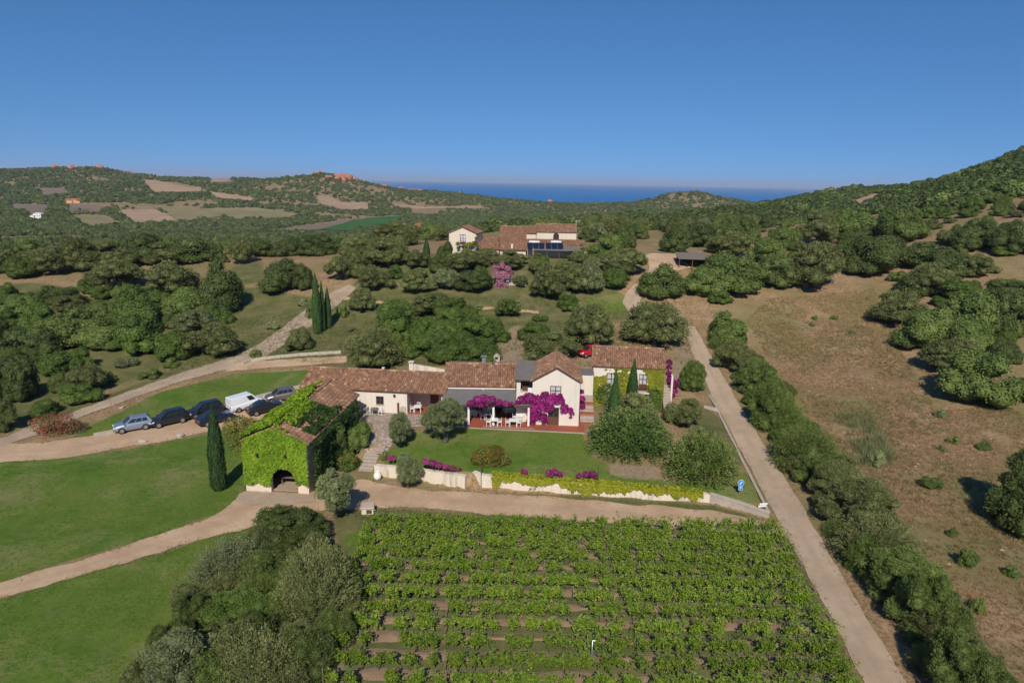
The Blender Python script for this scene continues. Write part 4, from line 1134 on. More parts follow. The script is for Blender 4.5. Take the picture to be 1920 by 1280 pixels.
# porch
e0 = U(1000, 468, 141.0); e1 = U(1098, 470, 140.5)
m = MB(); m.add([(e0[0], e0[1] - 0.3, e0[2] - 0.1), (e1[0], e1[1] - 0.2, e0[2] - 0.1), (e1[0], 0.25, e0[2] + 0.45), (e0[0], 0.25, e0[2] + 0.45), (e0[0], e0[1] - 0.3, e0[2]), (e1[0], e1[1] - 0.2, e0[2]), (e1[0], 0.25, e0[2] + 0.55), (e0[0], 0.25, e0[2] + 0.55)],
                [(0, 3, 2, 1), (4, 5, 6, 7), (0, 1, 5, 4), (1, 2, 6, 5), (2, 3, 7, 6), (3, 0, 4, 7)]); m.build('porch_roof', M['bitumen_roof'], uh)
for k in range(5):
    u = e0[0] + 0.4 + (e1[0] - e0[0] - 0.8) * k / 4; m = MB(); m.box(u - 0.08, e0[1] - 0.1, -1, u + 0.08, e0[1] + 0.06, e0[2] - 0.11); m.build('post', M['wood_brown'], uh)
# solar panels with white tanks
for b0, b1 in ((988.5, 1021), (1023, 1056)):
    for k in range(3):
        xa = U(b0 + (b1 - b0) * k / 3, 460, 142.6)[0] + 0.05; xb = U(b0 + (b1 - b0) * (k + 1) / 3, 460, 142.6)[0] - 0.05
        lo = U(b0, 467, 141.3); hi = U(b0, 455.5, 143.2)
        n = np.array([0, lo[2] - hi[2], hi[1] - lo[1]]); n = n / np.linalg.norm(n) * 0.08
        V = [(xa, lo[1], lo[2]), (xb, lo[1], lo[2]), (xb, hi[1], hi[2]), (xa, hi[1], hi[2])]
        V = V + [(x, y + n[1], z + n[2]) for x, y, z in V]
        m = MB(); m.add(V, [(0, 3, 2, 1), (4, 5, 6, 7), (0, 1, 5, 4), (1, 2, 6, 5), (2, 3, 7, 6), (3, 0, 4, 7)]); m.build('solar_panel', M['panel_navy'], uh)
    t = U((b0 + b1) / 2 + (-3 if b0 < 1000 else 3), 453.5, 143.5); m = MB(); m.tube([(t[0] - 1.1, t[1], t[2]), (t[0] + 1.1, t[1], t[2])], 0.24, 10); m.build('water_tank', M['white_paint'], uh, True)
p = U(1079, 424, 153.0)
m = MB(); m.tube([(p[0], p[1], p[2] - 0.5), (p[0], p[1], p[2] + 1.3)], 0.03, 5)
for k, dz in enumerate((0.9, 1.1)): m.tube([(p[0] - 0.2, p[1], p[2] + dz), (p[0] + 0.9, p[1] - 0.3, p[2] + dz + 0.25)], 0.025, 4)
for k in range(5): m.tube([(p[0] + 0.15 * k, p[1] - 0.3, p[2] + 1.0 + 0.03 * k), (p[0] + 0.15 * k, p[1] + 0.3, p[2] + 1.0 + 0.03 * k)], 0.02, 4)
m.build('antenna', M['white_paint'], uh)

# terrace wall and white railing beside the pink oleander
w0 = at_dist(948, 545, 127.5); w1 = at_dist(986, 543, 127.5)
wall_poly('terrace_wall', [w0, w1], [w0[2] - 0.6, w1[2] - 0.6], [at_dist(948, 529, 127.5)[2]] * 2, 0.4, M['plaster_grey'], 'pale terrace wall below the white railing by the pink oleander')
rr = empty('pool_railing', (w0[0], 127.7, at_dist(948, 529, 127.7)[2])); tag(rr, 'white panel railing on top of the terrace wall by the oleander', 'railing')
for k in range(5):
    m = MB(); m.box(k * 0.75 + 0.05, 0, 0.1, k * 0.75 + 0.7, 0.04, 0.62); m.build('panel', M['cloth_blue'] if k % 2 else M['white_paint'], rr)
m = MB(); m.box(0, -0.02, 0.62, 3.8, 0.06, 0.68); m.build('rail', M['white_paint'], rr)

# carport
c0 = at_dist(1274, 487, 138.0); cz = tz1(c0[0] + 2, 139)
cp = empty('carport', (c0[0], 138.2, cz), -0.12); tag(cp, 'open wooden carport with grey sheet roof beside the dirt parking yard', 'carport')
cw_ = at_dist(1322, 487, 138)[0] - c0[0]
m = MB(); m.add([(-0.3, -0.8, 1.75), (cw_ + 0.4, -0.8, 1.75), (cw_ + 0.1, 4.8, 2.55), (-0.5, 4.8, 2.55), (-0.3, -0.8, 1.83), (cw_ + 0.4, -0.8, 1.83), (cw_ + 0.1, 4.8, 2.63), (-0.5, 4.8, 2.63)],
                [(0, 3, 2, 1), (4, 5, 6, 7), (0, 1, 5, 4), (1, 2, 6, 5), (2, 3, 7, 6), (3, 0, 4, 7)]); m.build('roof', M['wood_grey'], cp)
for x in (0, cw_ / 2, cw_):
    for y, zt_ in ((-0.5, 1.77), (4.4, 2.47)):
        m = MB(); m.box(x - 0.07, y - 0.07, -0.4, x + 0.07, y + 0.07, zt_); m.build('post', M['wood_brown'], cp)
m = MB(); m.box(0, 4.5, -0.3, cw_, 4.6, 2.4); m.box(cw_ + 0.08, -0.4, -0.3, cw_ + 0.15, 4.45, 1.75); m.build('cladding', M['wood_brown'], cp)

# ------------------------------------------------------------------ far houses
def far_house(px, py, y, w, h, d, wallm, roofm, label, wings=()):
    p = at_dist(px, py, y); z = tz1(p[0], p[1])
    r = empty('far_house', (p[0], p[1], z), random.uniform(-0.3, 0.3)); tag(r, label, 'house')
    m = MB(); m.box(-w / 2, 0, -2, w / 2, d, h)
    rm = MB(); rm.prism([(-0.4 - w / 2, h), (w / 2 + 0.4, h), (0, h + w * 0.16)], -0.4, d + 0.4)
    for (x, ww, hh) in wings:
        m.box(x - ww / 2, -1.5, -2, x + ww / 2, d * 0.8, hh); rm.prism([(x - ww / 2 - 0.4, hh), (x + ww / 2 + 0.4, hh), (x, hh + ww * 0.16)], -1.9, d * 0.8)
    m.build('wall', wallm, r); rm.build('roof', roofm, r)
    for k in range(3):
        q = MB(); q.box(-w * 0.35 + k * w * 0.3, -0.06, h * 0.4, -w * 0.35 + k * w * 0.3 + 1.0, -0.005, h * 0.4 + 1.2); q.build('window', M['dark_interior'], r)
far_house(138, 380, 1000, 10, 5, 8, M['wall_orange'], M['roof_far'], 'orange house with terracotta roof on the far left slope', ((-5, 7, 4), (6, 5, 3.5)))
far_house(70, 409, 800, 8, 5, 7, M['white_paint'], M['white_paint'], 'white cottage among fields in the far left valley', ((-5, 4, 3),))
far_house(783, 399, 900, 9, 3.5, 8, M['roof_far'], M['roof_far'], 'red-roofed farmhouse beyond the bright green field')
far_house(812, 401, 880, 9, 3, 7, M['white_paint'], M['white_paint'], 'white farm shed beside the distant red-roofed farmhouse')
far_house(1609, 394, 330, 4.5, 1.6, 3, M['white_paint'], M['white_paint'], 'small white shed below the power line at the wooded hill')

# ------------------------------------------------------------------ foliage building blocks
def unit(v): return v / np.maximum(np.linalg.norm(v, axis=-1, keepdims=True), 1e-9)

def leaf_quads(P, N, size, aspect, rg, jit=0.55, along=None):
    """one small folded rhombus per leaf clump at P facing roughly N"""
    n = len(P)
    N = unit(unit(N) + rg.normal(0, jit, (n, 3)))
    if along is None:
        T = unit(np.cross(N, rg.normal(0, 1, (n, 3))))
    else:
        T = unit(along + rg.normal(0, 0.35, (n, 3))); N = unit(N - (N * T).sum(1, keepdims=True) * T)
    B = np.cross(N, T)
    s = (size * rg.uniform(0.6, 1.35, n))[:, None]
    w = s * aspect
    mid = P + N * s * 0.08
    V = np.stack([P - T * s * 0.5, mid + B * w * 0.5 + T * s * 0.05, P + T * s * 0.5, mid - B * w * 0.5 + T * s * 0.05], 1)
    return V.reshape(-1, 3), np.arange(4 * n).reshape(n, 4)

ICO = None
def ico():
    global ICO
    if ICO is None:
        bm = bmesh.new(); bmesh.ops.create_icosphere(bm, subdivisions=1, radius=1.0)
        ICO = (np.array([v.co[:] for v in bm.verts]), np.array([[v.index for v in f.verts] for f in bm.faces])); bm.free()
    return ICO

def join_parts(parts):
    """parts: list of (V, F quads/tris as ndarray, tint); triangles are padded by splitting quads into triangles"""
    Vs, Fs, Ts = [], [], []; b = 0
    for V, F, t in parts:
        if F.shape[1] == 4: F = np.concatenate([F[:, [0, 1, 2]], F[:, [0, 2, 3]]])
        Vs.append(V); Fs.append(F + b); Ts.append(t); b += len(V)
    return np.concatenate(Vs), np.concatenate(Fs), np.concatenate(Ts)

def crown_mesh(name, seed, R=3.0, H=4.5, zb=0.12, lobes=34, leaves=5200, leaf=0.21, aspect=0.55, flat=1.0, core=0.86, top=1.0, lr=(0.24, 0.40), jit=0.55, spiky=False):
    """domed crown of leafy lobes: R radius, H height, zb where the crown starts as a share of H"""
    rg = np.random.default_rng(seed)
    C = []; LR = []
    hc = H * (1 - zb); z0 = H * zb
    skew = rg.normal(0, 0.14, 2)
    sq = rg.uniform(0.86, 1.14); ang = rg.uniform(0, math.pi)
    tries = 0
    nd = int(rg.integers(3, 6)); sub = []
    for j in range(nd):
        a_ = 2 * math.pi * j / nd + rg.uniform(-0.5, 0.5); q_ = rg.uniform(0.22, 0.52) * R
        sub.append((q_ * math.cos(a_), q_ * math.sin(a_), rg.uniform(0.52, 0.78), rg.uniform(0.62, 1.0)))
    sub[0] = (sub[0][0] * 0.5, sub[0][1] * 0.5, 0.75, 1.0)
    while len(C) < lobes and tries < 4000:
        tries += 1
        r = rg.uniform(*lr) * R
        th = rg.uniform(0, 2 * math.pi); u = rg.beta(1.1, 1.0)
        prof = math.sqrt(max(0.0, 1 - (u ** 1.7))) * (0.80 + 0.2 * min(1, u * 4))
        sx_, sy_, sr_, sh_ = sub[int(rg.integers(0, nd))]
        rho = R * sr_ * prof * (0.82 if rg.random() < 0.82 else rg.uniform(0.2, 0.7))
        rho = max(0, rho - r * 0.45) * (1 + 0.13 * math.sin(3 * th + seed) + 0.09 * math.sin(5 * th + 2.1 * seed))
        x, y = rho * math.cos(th) * sq, rho * math.sin(th) / sq
        z = z0 + (hc * sh_ - r * 0.8) * u + r * 0.25
        x += sx_; y += sy_
        c = np.array([x * math.cos(ang) - y * math.sin(ang) + skew[0] * R * u, x * math.sin(ang) + y * math.cos(ang) + skew[1] * R * u, z])
        if any(np.linalg.norm(c - q) < 0.55 * min(r, q_r) for q, q_r in zip(C, LR)): continue
        C.append(c); LR.append(r)
    C = np.array(C); LR = np.array(LR)
    LT = rg.normal(0.5, 0.14, len(C))
    # leaves
    k = rg.choice(len(C), int(leaves * 1.9), p=LR ** 2 / (LR ** 2).sum())
    D = unit(rg.normal(0, 1, (len(k), 3)))
    D[:, 2] = np.where(D[:, 2] < -0.35, -D[:, 2], D[:, 2])
    sc = np.array([1, 1, flat])
    P = C[k] + D * LR[k][:, None] * sc * (0.82 + 0.32 * rg.random((len(k), 1)) ** 1.5)
    inside = np.zeros(len(P), bool)
    for c, r in zip(C, LR): inside |= (np.linalg.norm((P - c) / sc, axis=1) < r * 0.80)
    ok = ~inside & (P[:, 2] > 0.03)
    P = P[ok][:leaves]; D = D[ok][:leaves]; k = k[ok][:leaves]
    out = unit(P - np.array([0, 0, H * 0.35]))
    V, F = leaf_quads(P, D + 0.35 * out + np.array([0, 0, 0.25]), leaf, aspect, rg, jit, (D + 0.5 * out + np.array([0, 0, 0.35]) + rg.normal(0, 0.45, D.shape)) if spiky else None)
    t = np.clip(LT[k] + rg.normal(0, 0.20, len(P)), 0, 1)
    parts = [(V, F, np.repeat(t, 4))]
    iv, iF = ico()
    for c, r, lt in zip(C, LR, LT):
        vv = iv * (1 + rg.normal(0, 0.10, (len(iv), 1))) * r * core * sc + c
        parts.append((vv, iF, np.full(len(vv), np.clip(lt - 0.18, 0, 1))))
    V, F, t = join_parts(parts)
    V[:, 2] = np.maximum(V[:, 2], 0.0)
    # rescale to the nominal box so that placing by size is exact
    rr = np.percentile(np.hypot(V[:, 0], V[:, 1]), 97); V[:, :2] *= R / rr; V[:, 2] *= H / np.percentile(V[:, 2], 99.7)
    me = make_mesh(name, V, F, False, t); me['R'] = R; me['H'] = H
    return me

def spray_mesh(name, seed, R=3.0, H=3.2, shoots=240, per=34, leaf=0.17, aspect=0.35, droop=0.5, core=True, zb=0.0):
    """bush of arching shoots, each set with narrow leaves"""
    rg = np.random.default_rng(seed)
    parts = []; PP, NN, TT, AA = [], [], [], []
    for i in range(shoots):
        th = rg.uniform(0, 2 * math.pi); u = rg.beta(1.2, 1.1)
        el = math.asin(min(1, u * 0.98))
        d = np.array([math.cos(th) * math.cos(el), math.sin(th) * math.cos(el), math.sin(el)])
        tip = d * np.array([R, R, H]) * rg.uniform(0.80, 1.08); tip[2] = max(tip[2], H * zb + 0.1)
        st = tip * rg.uniform(0.45, 0.65); st[2] = max(st[2], 0.2)
        s = np.linspace(0, 1, per)[:, None]
        bow = np.array([0, 0, 1.0]) * R * 0.18 * droop
        p = st * (1 - s) + tip * s + bow * np.sin(s * math.pi) - np.array([0, 0, droop * 0.25 * R]) * s ** 3
        p = p + rg.normal(0, 0.06 * R / 3 * 1.5, p.shape)
        dirn = unit(tip - st)
        PP.append(p); AA.append(np.repeat(dirn[None], per, 0)); NN.append(np.repeat((d * 0.6 + np.array([0, 0, 0.8]))[None], per, 0)); TT.append(np.clip(rg.normal(0.45, 0.15) + 0.25 * s[:, 0] + rg.normal(0, 0.12, per), 0, 1))
    P = np.concatenate(PP); A = np.concatenate(AA); N = np.concatenate(NN); T = np.concatenate(TT)
    ok = P[:, 2] > 0.02
    P, A, N, T = P[ok], A[ok], N[ok], T[ok]
    V, F = leaf_quads(P, N, leaf, aspect, rg, 0.6, A)
    parts.append((V, F, np.repeat(T, 4)))
    if core:
        iv, iF = ico()
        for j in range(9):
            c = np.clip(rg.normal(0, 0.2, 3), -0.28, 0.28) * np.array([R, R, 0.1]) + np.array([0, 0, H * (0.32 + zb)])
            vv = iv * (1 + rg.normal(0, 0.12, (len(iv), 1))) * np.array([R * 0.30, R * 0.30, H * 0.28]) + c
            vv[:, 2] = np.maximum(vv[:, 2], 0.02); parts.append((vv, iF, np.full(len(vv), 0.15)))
    V, F, t = join_parts(parts)
    me = make_mesh(name, V, F, False, t); me['R'] = R; me['H'] = H
    return me

def cypress_mesh(name, seed, R=0.85, H=9.0, leaves=6000):
    rg = np.random.default_rng(seed)
    z = rg.beta(1.0, 1.15, leaves) * H
    u = z / H
    prof = R * np.minimum(1, (u * 9) ** 0.6 + 0.35) * np.where(u < 0.45, 1, np.maximum(0.03, 1 - ((u - 0.45) / 0.56) ** 1.5))
    th = rg.uniform(0, 2 * math.pi, leaves)
    ridge = 1 + 0.10 * np.sin(th * 7 + 3 * np.sin(z * 0.8)) + 0.12 * (fbm(th * 2, z * 1.3, seed) - 0.5)
    rr = prof * ridge * rg.uniform(0.86, 1.03, leaves)
    P = np.stack([rr * np.cos(th), rr * np.sin(th), z + 0.05], 1)
    N = np.stack([np.cos(th), np.sin(th), np.full(leaves, 0.25)], 1)
    V, F = leaf_quads(P, N, 0.26, 0.34, rg, 0.4, np.repeat(np.array([[0, 0, 1.0]]), leaves, 0) + N * 0.3)
    t = np.clip(0.45 + 0.9 * (fbm(th * 2.2, z * 0.9, seed + 4) - 0.5) + rg.normal(0, 0.16, leaves), 0, 1)
    parts = [(V, F, np.repeat(t, 4))]
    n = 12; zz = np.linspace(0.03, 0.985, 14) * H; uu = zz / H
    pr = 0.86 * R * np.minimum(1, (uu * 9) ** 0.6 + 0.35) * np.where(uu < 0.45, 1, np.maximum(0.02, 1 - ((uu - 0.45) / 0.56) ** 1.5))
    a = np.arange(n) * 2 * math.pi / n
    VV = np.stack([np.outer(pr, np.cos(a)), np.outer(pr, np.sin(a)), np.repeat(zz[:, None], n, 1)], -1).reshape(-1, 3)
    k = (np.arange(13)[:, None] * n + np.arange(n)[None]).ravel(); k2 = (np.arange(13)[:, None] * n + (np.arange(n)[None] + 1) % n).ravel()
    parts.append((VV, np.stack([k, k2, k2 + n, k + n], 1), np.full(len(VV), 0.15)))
    V, F, t = join_parts(parts)
    me = make_mesh(name, V, F, False, t); me['R'] = R; me['H'] = H
    return me

def trunk_mesh(name, seed, H=4.5, hz=0.35, r=0.22, limbs=5, spread=1.4):
    rg = random.Random(seed); m = MB()
    pts = [(0, 0, -0.3), (rg.uniform(-.06, .06), rg.uniform(-.06, .06), H * hz * 0.5), (rg.uniform(-.15, .15), rg.uniform(-.15, .15), H * hz)]
    m.tube(pts, [r * 1.35, r, r * 0.85], 8)
    for i in range(limbs):
        a = 2 * math.pi * i / limbs + rg.uniform(-.4, .4); s = spread * rg.uniform(0.6, 1.1)
        q = pts[-1]
        m.tube([q, (q[0] + math.cos(a) * s * 0.45, q[1] + math.sin(a) * s * 0.45, H * (hz + 0.18)), (q[0] + math.cos(a) * s, q[1] + math.sin(a) * s, H * (hz + 0.42))], [r * 0.55, r * 0.38, r * 0.14], 6)
    me = m.mesh(name, True)
    return me

PROTO = {}
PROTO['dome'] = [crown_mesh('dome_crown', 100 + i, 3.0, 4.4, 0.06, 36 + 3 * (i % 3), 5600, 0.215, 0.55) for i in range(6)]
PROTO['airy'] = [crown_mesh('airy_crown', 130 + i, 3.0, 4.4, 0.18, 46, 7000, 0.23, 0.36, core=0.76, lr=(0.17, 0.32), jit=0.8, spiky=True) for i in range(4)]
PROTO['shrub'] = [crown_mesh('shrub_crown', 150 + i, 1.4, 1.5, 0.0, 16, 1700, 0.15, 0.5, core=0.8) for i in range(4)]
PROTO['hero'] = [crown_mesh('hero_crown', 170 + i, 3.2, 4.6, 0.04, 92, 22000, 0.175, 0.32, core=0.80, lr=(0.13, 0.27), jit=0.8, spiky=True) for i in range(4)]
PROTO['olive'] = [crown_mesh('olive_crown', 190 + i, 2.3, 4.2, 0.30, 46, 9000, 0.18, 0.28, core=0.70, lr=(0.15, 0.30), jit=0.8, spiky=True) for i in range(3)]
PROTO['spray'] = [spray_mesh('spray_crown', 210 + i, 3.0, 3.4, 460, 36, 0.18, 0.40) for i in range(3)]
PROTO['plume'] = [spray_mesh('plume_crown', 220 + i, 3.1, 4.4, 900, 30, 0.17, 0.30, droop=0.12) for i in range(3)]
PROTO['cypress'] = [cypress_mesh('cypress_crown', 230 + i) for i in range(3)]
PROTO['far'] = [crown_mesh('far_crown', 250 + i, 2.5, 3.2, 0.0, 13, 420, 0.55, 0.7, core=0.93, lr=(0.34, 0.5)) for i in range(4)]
TRUNK = {k: trunk_mesh('trunk', 300 + i, *a) for i, (k, a) in enumerate({'dome': (4.4, 0.12, 0.24, 5, 1.2), 'airy': (4.4, 0.2, 0.2, 5, 1.4), 'shrub': (1.5, 0.1, 0.07, 4, 0.6), 'hero': (4.6, 0.12, 0.26, 6, 1.5),
          'olive': (4.2, 0.30, 0.24, 4, 0.9), 'spray': (3.4, 0.1, 0.15, 6, 1.3), 'plume': (4.4, 0.1, 0.2, 6, 1.5), 'cypress': (9.0, 0.05, 0.16, 3, 0.2), 'far': (3.2, 0.1, 0.15, 3, 0.8)}.items())}
_cnt = {}
def plant(shape, mat, c, R, h, label, name='wild_olive_tree', cat='tree', group=None, rz=None, trunk=True, zoff=-0.05):
    i = _cnt.get(shape, 0); _cnt[shape] = i + 1
    me = PROTO[shape][i % len(PROTO[shape])]
    r = empty(name, (c[0], c[1], c[2] + zoff), random.uniform(0, 6.28) if rz is None else rz)
    tag(r, label, cat, group)
    sx = R / me['R']; sz = h / me['H']
    k = random.uniform(0.94, 1.06)
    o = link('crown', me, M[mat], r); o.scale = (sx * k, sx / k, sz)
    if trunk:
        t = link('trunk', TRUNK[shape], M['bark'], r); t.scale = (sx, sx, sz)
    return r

def from_box(x0, y0, x1, y1, sink=0.7):
    """photo box of a crown -> centre on the ground, radius, height"""
    px = (x0 + x1) / 2
    g = gnd(px, y1); d = (g - CAM) @ cF
    R = (x1 - x0) / 2 * d / FPX
    hd = g[:2] / np.hypot(*g[:2])
    c = g[:2] + hd * sink * R
    zb = tz1(c[0], c[1])
    r = ray(px, y0); t = np.hypot(*c) / np.hypot(r[0], r[1])
    zt = CAM_Z + r[2] * t
    h = max(zt - zb, 0.75 * R)
    return np.array([c[0], c[1], zb]), R, min(h, 2.4 * R + 1.0)

# ------------------------------------------------------------------ trees placed one by one
KIND = {'o': ('airy', 'wild_olive'), 'y': ('airy', 'grey_olive'), 'd': ('dome', 'dark_oak'), 'g': ('dome', 'lentisk'), 'm': ('dome', 'mid_green'), 'O': ('hero', 'wild_olive'), 'Y': ('hero', 'grey_olive'), 'D': ('hero', 'dark_oak'), 'G': ('hero', 'lentisk'), 'N': ('hero', 'mid_green'), 'f': ('spray', 'feather'), 'P': ('plume', 'wild_olive'), 'Q': ('plume', 'grey_olive'), 'V': ('plume', 'mid_green'), 's': ('shrub', 'mid_green'), 't': ('shrub', 'grey_olive')}
LOOK = {'wild_olive': 'grey-green', 'grey_olive': 'silvery grey', 'dark_oak': 'dark green', 'lentisk': 'bright green', 'mid_green': 'mid-green', 'feather': 'fresh green'}
ZONED = {}
def zone(boxes, where, group, cat='tree', name='wild_olive_tree'):
    for b in boxes:
        x0, y0, x1, y1, k = b[:5]
        c, R, h = from_box(x0, y0, x1, y1)
        sh, mt = KIND[k]
        r_ = plant(sh, mt, c, R * 1.12, h * 1.03, b[5] if len(b) > 5 else '%s %s %s' % (LOOK[mt], 'shrub' if cat == 'shrub' else 'bushy tree', where), name, cat, group + ', ' + LOOK[mt])
        if len(b) <= 5: ZONED.setdefault((group, LOOK[mt], where, cat, name), []).append((x0 + x1 + (y0 if name == 'hedgerow_tree' else 0), r_))

zone([(0, 457, 57, 507, 'd'), (10, 480, 77, 523, 'g'), (63, 463, 157, 520, 'o'), (110, 443, 190, 510, 'o'), (173, 450, 253, 507, 'o'), (233, 440, 333, 500, 'd'), (320, 447, 420, 497, 'd'), (420, 443, 477, 498, 'o'),
      (467, 447, 520, 483, 'd'), (513, 443, 573, 482, 'd'), (563, 440, 640, 480, 'd'), (-60, 465, 20, 520, 'o'), (30, 470, 100, 505, 'o'), (130, 470, 200, 512, 'd'), (270, 455, 350, 503, 'o'), (640, 440, 700, 478, 'o'), (695, 415, 792, 462, 'o'), (692, 445, 792, 505, 'o'), (660, 460, 722, 503, 'd'), (615, 465, 682, 532, 'o')],
     'in the long thicket beyond the left hollow', 'thicket beyond the left hollow')
zone([(178, 487, 287, 550, 'o'), (283, 490, 383, 563, 'o'), (367, 487, 457, 593, 'd', 'tall dark round tree casting a shadow on the bare left slope'), (482, 485, 567, 552, 'd', 'dense dark round tree alone above the upper left track'), (547, 493, 597, 547, 'd'),
      (100, 537, 170, 577, 'd'), (0, 550, 80, 607, 'm'), (40, 570, 110, 633, 'g'), (93, 577, 213, 653, 'm'), (207, 537, 300, 627, 'g'), (287, 547, 400, 607, 'm'), (227, 580, 320, 667, 'g'),
      (313, 580, 400, 633, 'y'), (287, 620, 360, 680, 'g'), (347, 607, 453, 677, 'o'), (7, 610, 110, 673, 'd'), (60, 647, 133, 707, 'g'), (120, 650, 173, 697, 'g'), (0, 670, 80, 753, 'd'), (-30, 753, 33, 813, 'd'),
      (90, 697, 133, 740, 'm'), (133, 683, 213, 740, 'o'), (117, 720, 183, 762, 'g'), (63, 747, 123, 782, 'g'), (-60, 590, 20, 660, 'd'), (-80, 680, -5, 760, 'd'), (150, 610, 240, 660, 'm'), (160, 560, 230, 610, 'm')],
     'in the thicket above the upper left track', 'thicket above the upper left track')
zone([(668, 498, 735, 553, 'o'), (648, 542, 707, 592, 'o', 'round olive bush at the bend of the upper left track'), (748, 503, 819, 555, 'o'), (808, 506, 868, 550, 'y'), (850, 506, 928, 553, 'd'), (834, 472, 920, 514, 'o'),
      (985, 506, 1058, 568, 'o'), (1017, 492, 1105, 558, 'o'), (985, 488, 1040, 522, 'o'), (918, 484, 985, 512, 'o'), (888, 466, 942, 500, 'o'), (935, 468, 988, 502, 'o'), (985, 474, 1030, 500, 'm'), (1062, 474, 1112, 502, 'o'), (817, 452, 852, 496, 'd'), (835, 467, 905, 506, 'o'), (725, 495, 760, 525, 'g')],
     'on the slope below the upper farmhouse', 'slope below the upper farmhouse')
zone([(712, 566, 782, 649, 'g'), (751, 548, 845, 599, 'o', 'grey-green tree top behind the big bright thicket'), (772, 595, 860, 667, 'g'), (834, 592, 928, 662, 'g'), (777, 631, 865, 686, 'g'), (850, 631, 933, 686, 'g')],
     'in the big thicket behind the restaurant', 'big thicket behind the restaurant')
zone([(639, 618, 764, 700, 'o', 'broad grey-green olive right behind the long house roof'), (1040, 571, 1145, 660, 'o', 'broad grey-green olive left of the ivy house roof'), (970, 631, 1087, 682, 'o', 'grey-green olive right behind the gabled house'),
      (975, 602, 1043, 646, 'g', 'bright green bush behind the gabled house olive'), (1045, 550, 1090, 586, 'g', 'small bright bush above the olive left of the ivy house'), (1157, 572, 1293, 664, 'o', 'broadest olive right behind the ivy house roof'),
      (1075, 483, 1132, 558, 'y', 'silvery tree left of the round bright bush on the knoll'), (1127, 501, 1181, 546, 'g', 'round bright green bush beside the bend of the upper drive'), (1122, 465, 1218, 530, 'o', 'olive tree above the bend of the upper drive'),
      (1101, 440, 1167, 493, 'm', 'mid-green tree at the right end of the upper farmhouse'), (1195, 495, 1291, 574, 'm', 'mid-green tree shading the bend of the upper drive'), (1279, 497, 1352, 567, 'm', 'mid-green tree just below the dirt parking yard'),
      (1328, 542, 1371, 573, 'g', 'low bright green bush at the edge of the dry field'), (1310, 476, 1430, 562, 'm', 'wide mid-green tree in front of the carport')],
     'around the drive', 'trees around the drive')
zone([(1324, 434, 1413, 481, 'o'), (1225, 425, 1291, 474, 'd'), (1281, 418, 1357, 465, 'd'), (1167, 432, 1197, 466, 'd'), (1400, 445, 1480, 500, 'm'), (1405, 475, 1500, 545, 'd'), (1445, 454, 1569, 556, 'o', 'large grey-green tree at the top edge of the dry field'),
      (1569, 444, 1681, 523, 'd', 'large round dark tree at the top of the dry field'), (1487, 397, 1574, 463, 'o'), (1550, 393, 1653, 447, 'm'), (1644, 390, 1738, 458, 'm'), (1672, 454, 1785, 506, 'd'), (1726, 465, 1813, 523, 'd'), (1679, 493, 1780, 563, 'o'),
      (1806, 475, 1864, 525, 'o'), (1761, 423, 1846, 472, 'd'), (1808, 411, 1883, 465, 'd'), (1864, 419, 1945, 482, 'd'), (1860, 461, 1900, 483, 'g'), (1430, 415, 1500, 470, 'm'), (1560, 430, 1640, 462, 'd'), (1620, 440, 1700, 480, 'd')],
     'in the wood above the dry field', 'wood above the dry field')
zone([(1623, 547, 1730, 622, 'o'), (1667, 580, 1773, 662, 'm'), (1740, 540, 1853, 648, 'm'), (1727, 633, 1847, 708, 'o'), (1753, 660, 1887, 768, 'm'), (1680, 505, 1773, 565, 'd'), (1747, 520, 1847, 572, 'g'), (1833, 540, 1930, 635, 'd'), (1853, 523, 1940, 565, 'd'), (1887, 707, 1960, 755, 'd'), (1780, 600, 1860, 670, 'm')],
     'in the clump across the dry field', 'clump across the dry field')
zone([(1842, 845, 2000, 1003, 'D', 'big dark tree at the right edge of the dry field with its shadow')], '', 'right edge')
zone([(1310, 583, 1393, 654, 'm'), (1342, 640, 1418, 708, 'o'), (1370, 677, 1467, 750, 'N'), (1403, 707, 1480, 810, 'N'), (1413, 737, 1503, 816, 'V'), (1447, 793, 1567, 890, 'V'), (1480, 853, 1580, 922, 'N'), (1510, 870, 1633, 962, 'O'), (1530, 893, 1676, 1000, 'O'),
      (1560, 967, 1721, 1075, 'P'), (1605, 1024, 1755, 1130, 'N'), (1654, 1072, 1785, 1212, 'N'), (1687, 1110, 1822, 1225, 'P'), (1717, 1181, 1867, 1335, 'N'), (1780, 1240, 1910, 1380, 'N'), (1760, 1300, 1900, 1440, 'O')],
     'in the tall hedgerow along the concrete road', 'hedgerow along the concrete road', name='hedgerow_tree')
zone([(453, 956, 620, 1060, 'D', 'dark leafy tree at the head of the clump by the vineyard'), (361, 1012, 524, 1118, 'Q', 'silvery olive on the lawn side of the clump by the vineyard'), (319, 1090, 425, 1163, 'O', 'grey-green bush at the lawn edge of the vineyard clump'),
      (520, 1019, 676, 1190, 'P', 'big round grey-green tree next to the vineyard corner'), (340, 1136, 524, 1216, 'G', 'bright green bush in the middle of the vineyard clump'), (262, 1180, 425, 1335, 'Y', 'silvery olive at the bottom left of the vineyard clump'),
      (407, 1186, 574, 1335, 'P', 'grey-green olive at the bottom of the vineyard clump'), (514, 1165, 605, 1245, 'Y', 'small silvery olive beside the bare soil of the vineyard'), (225, 1240, 330, 1350, 'O', 'half-cut grey-green bush at the bottom edge of the lower lawn')],
     '', 'vineyard clump')
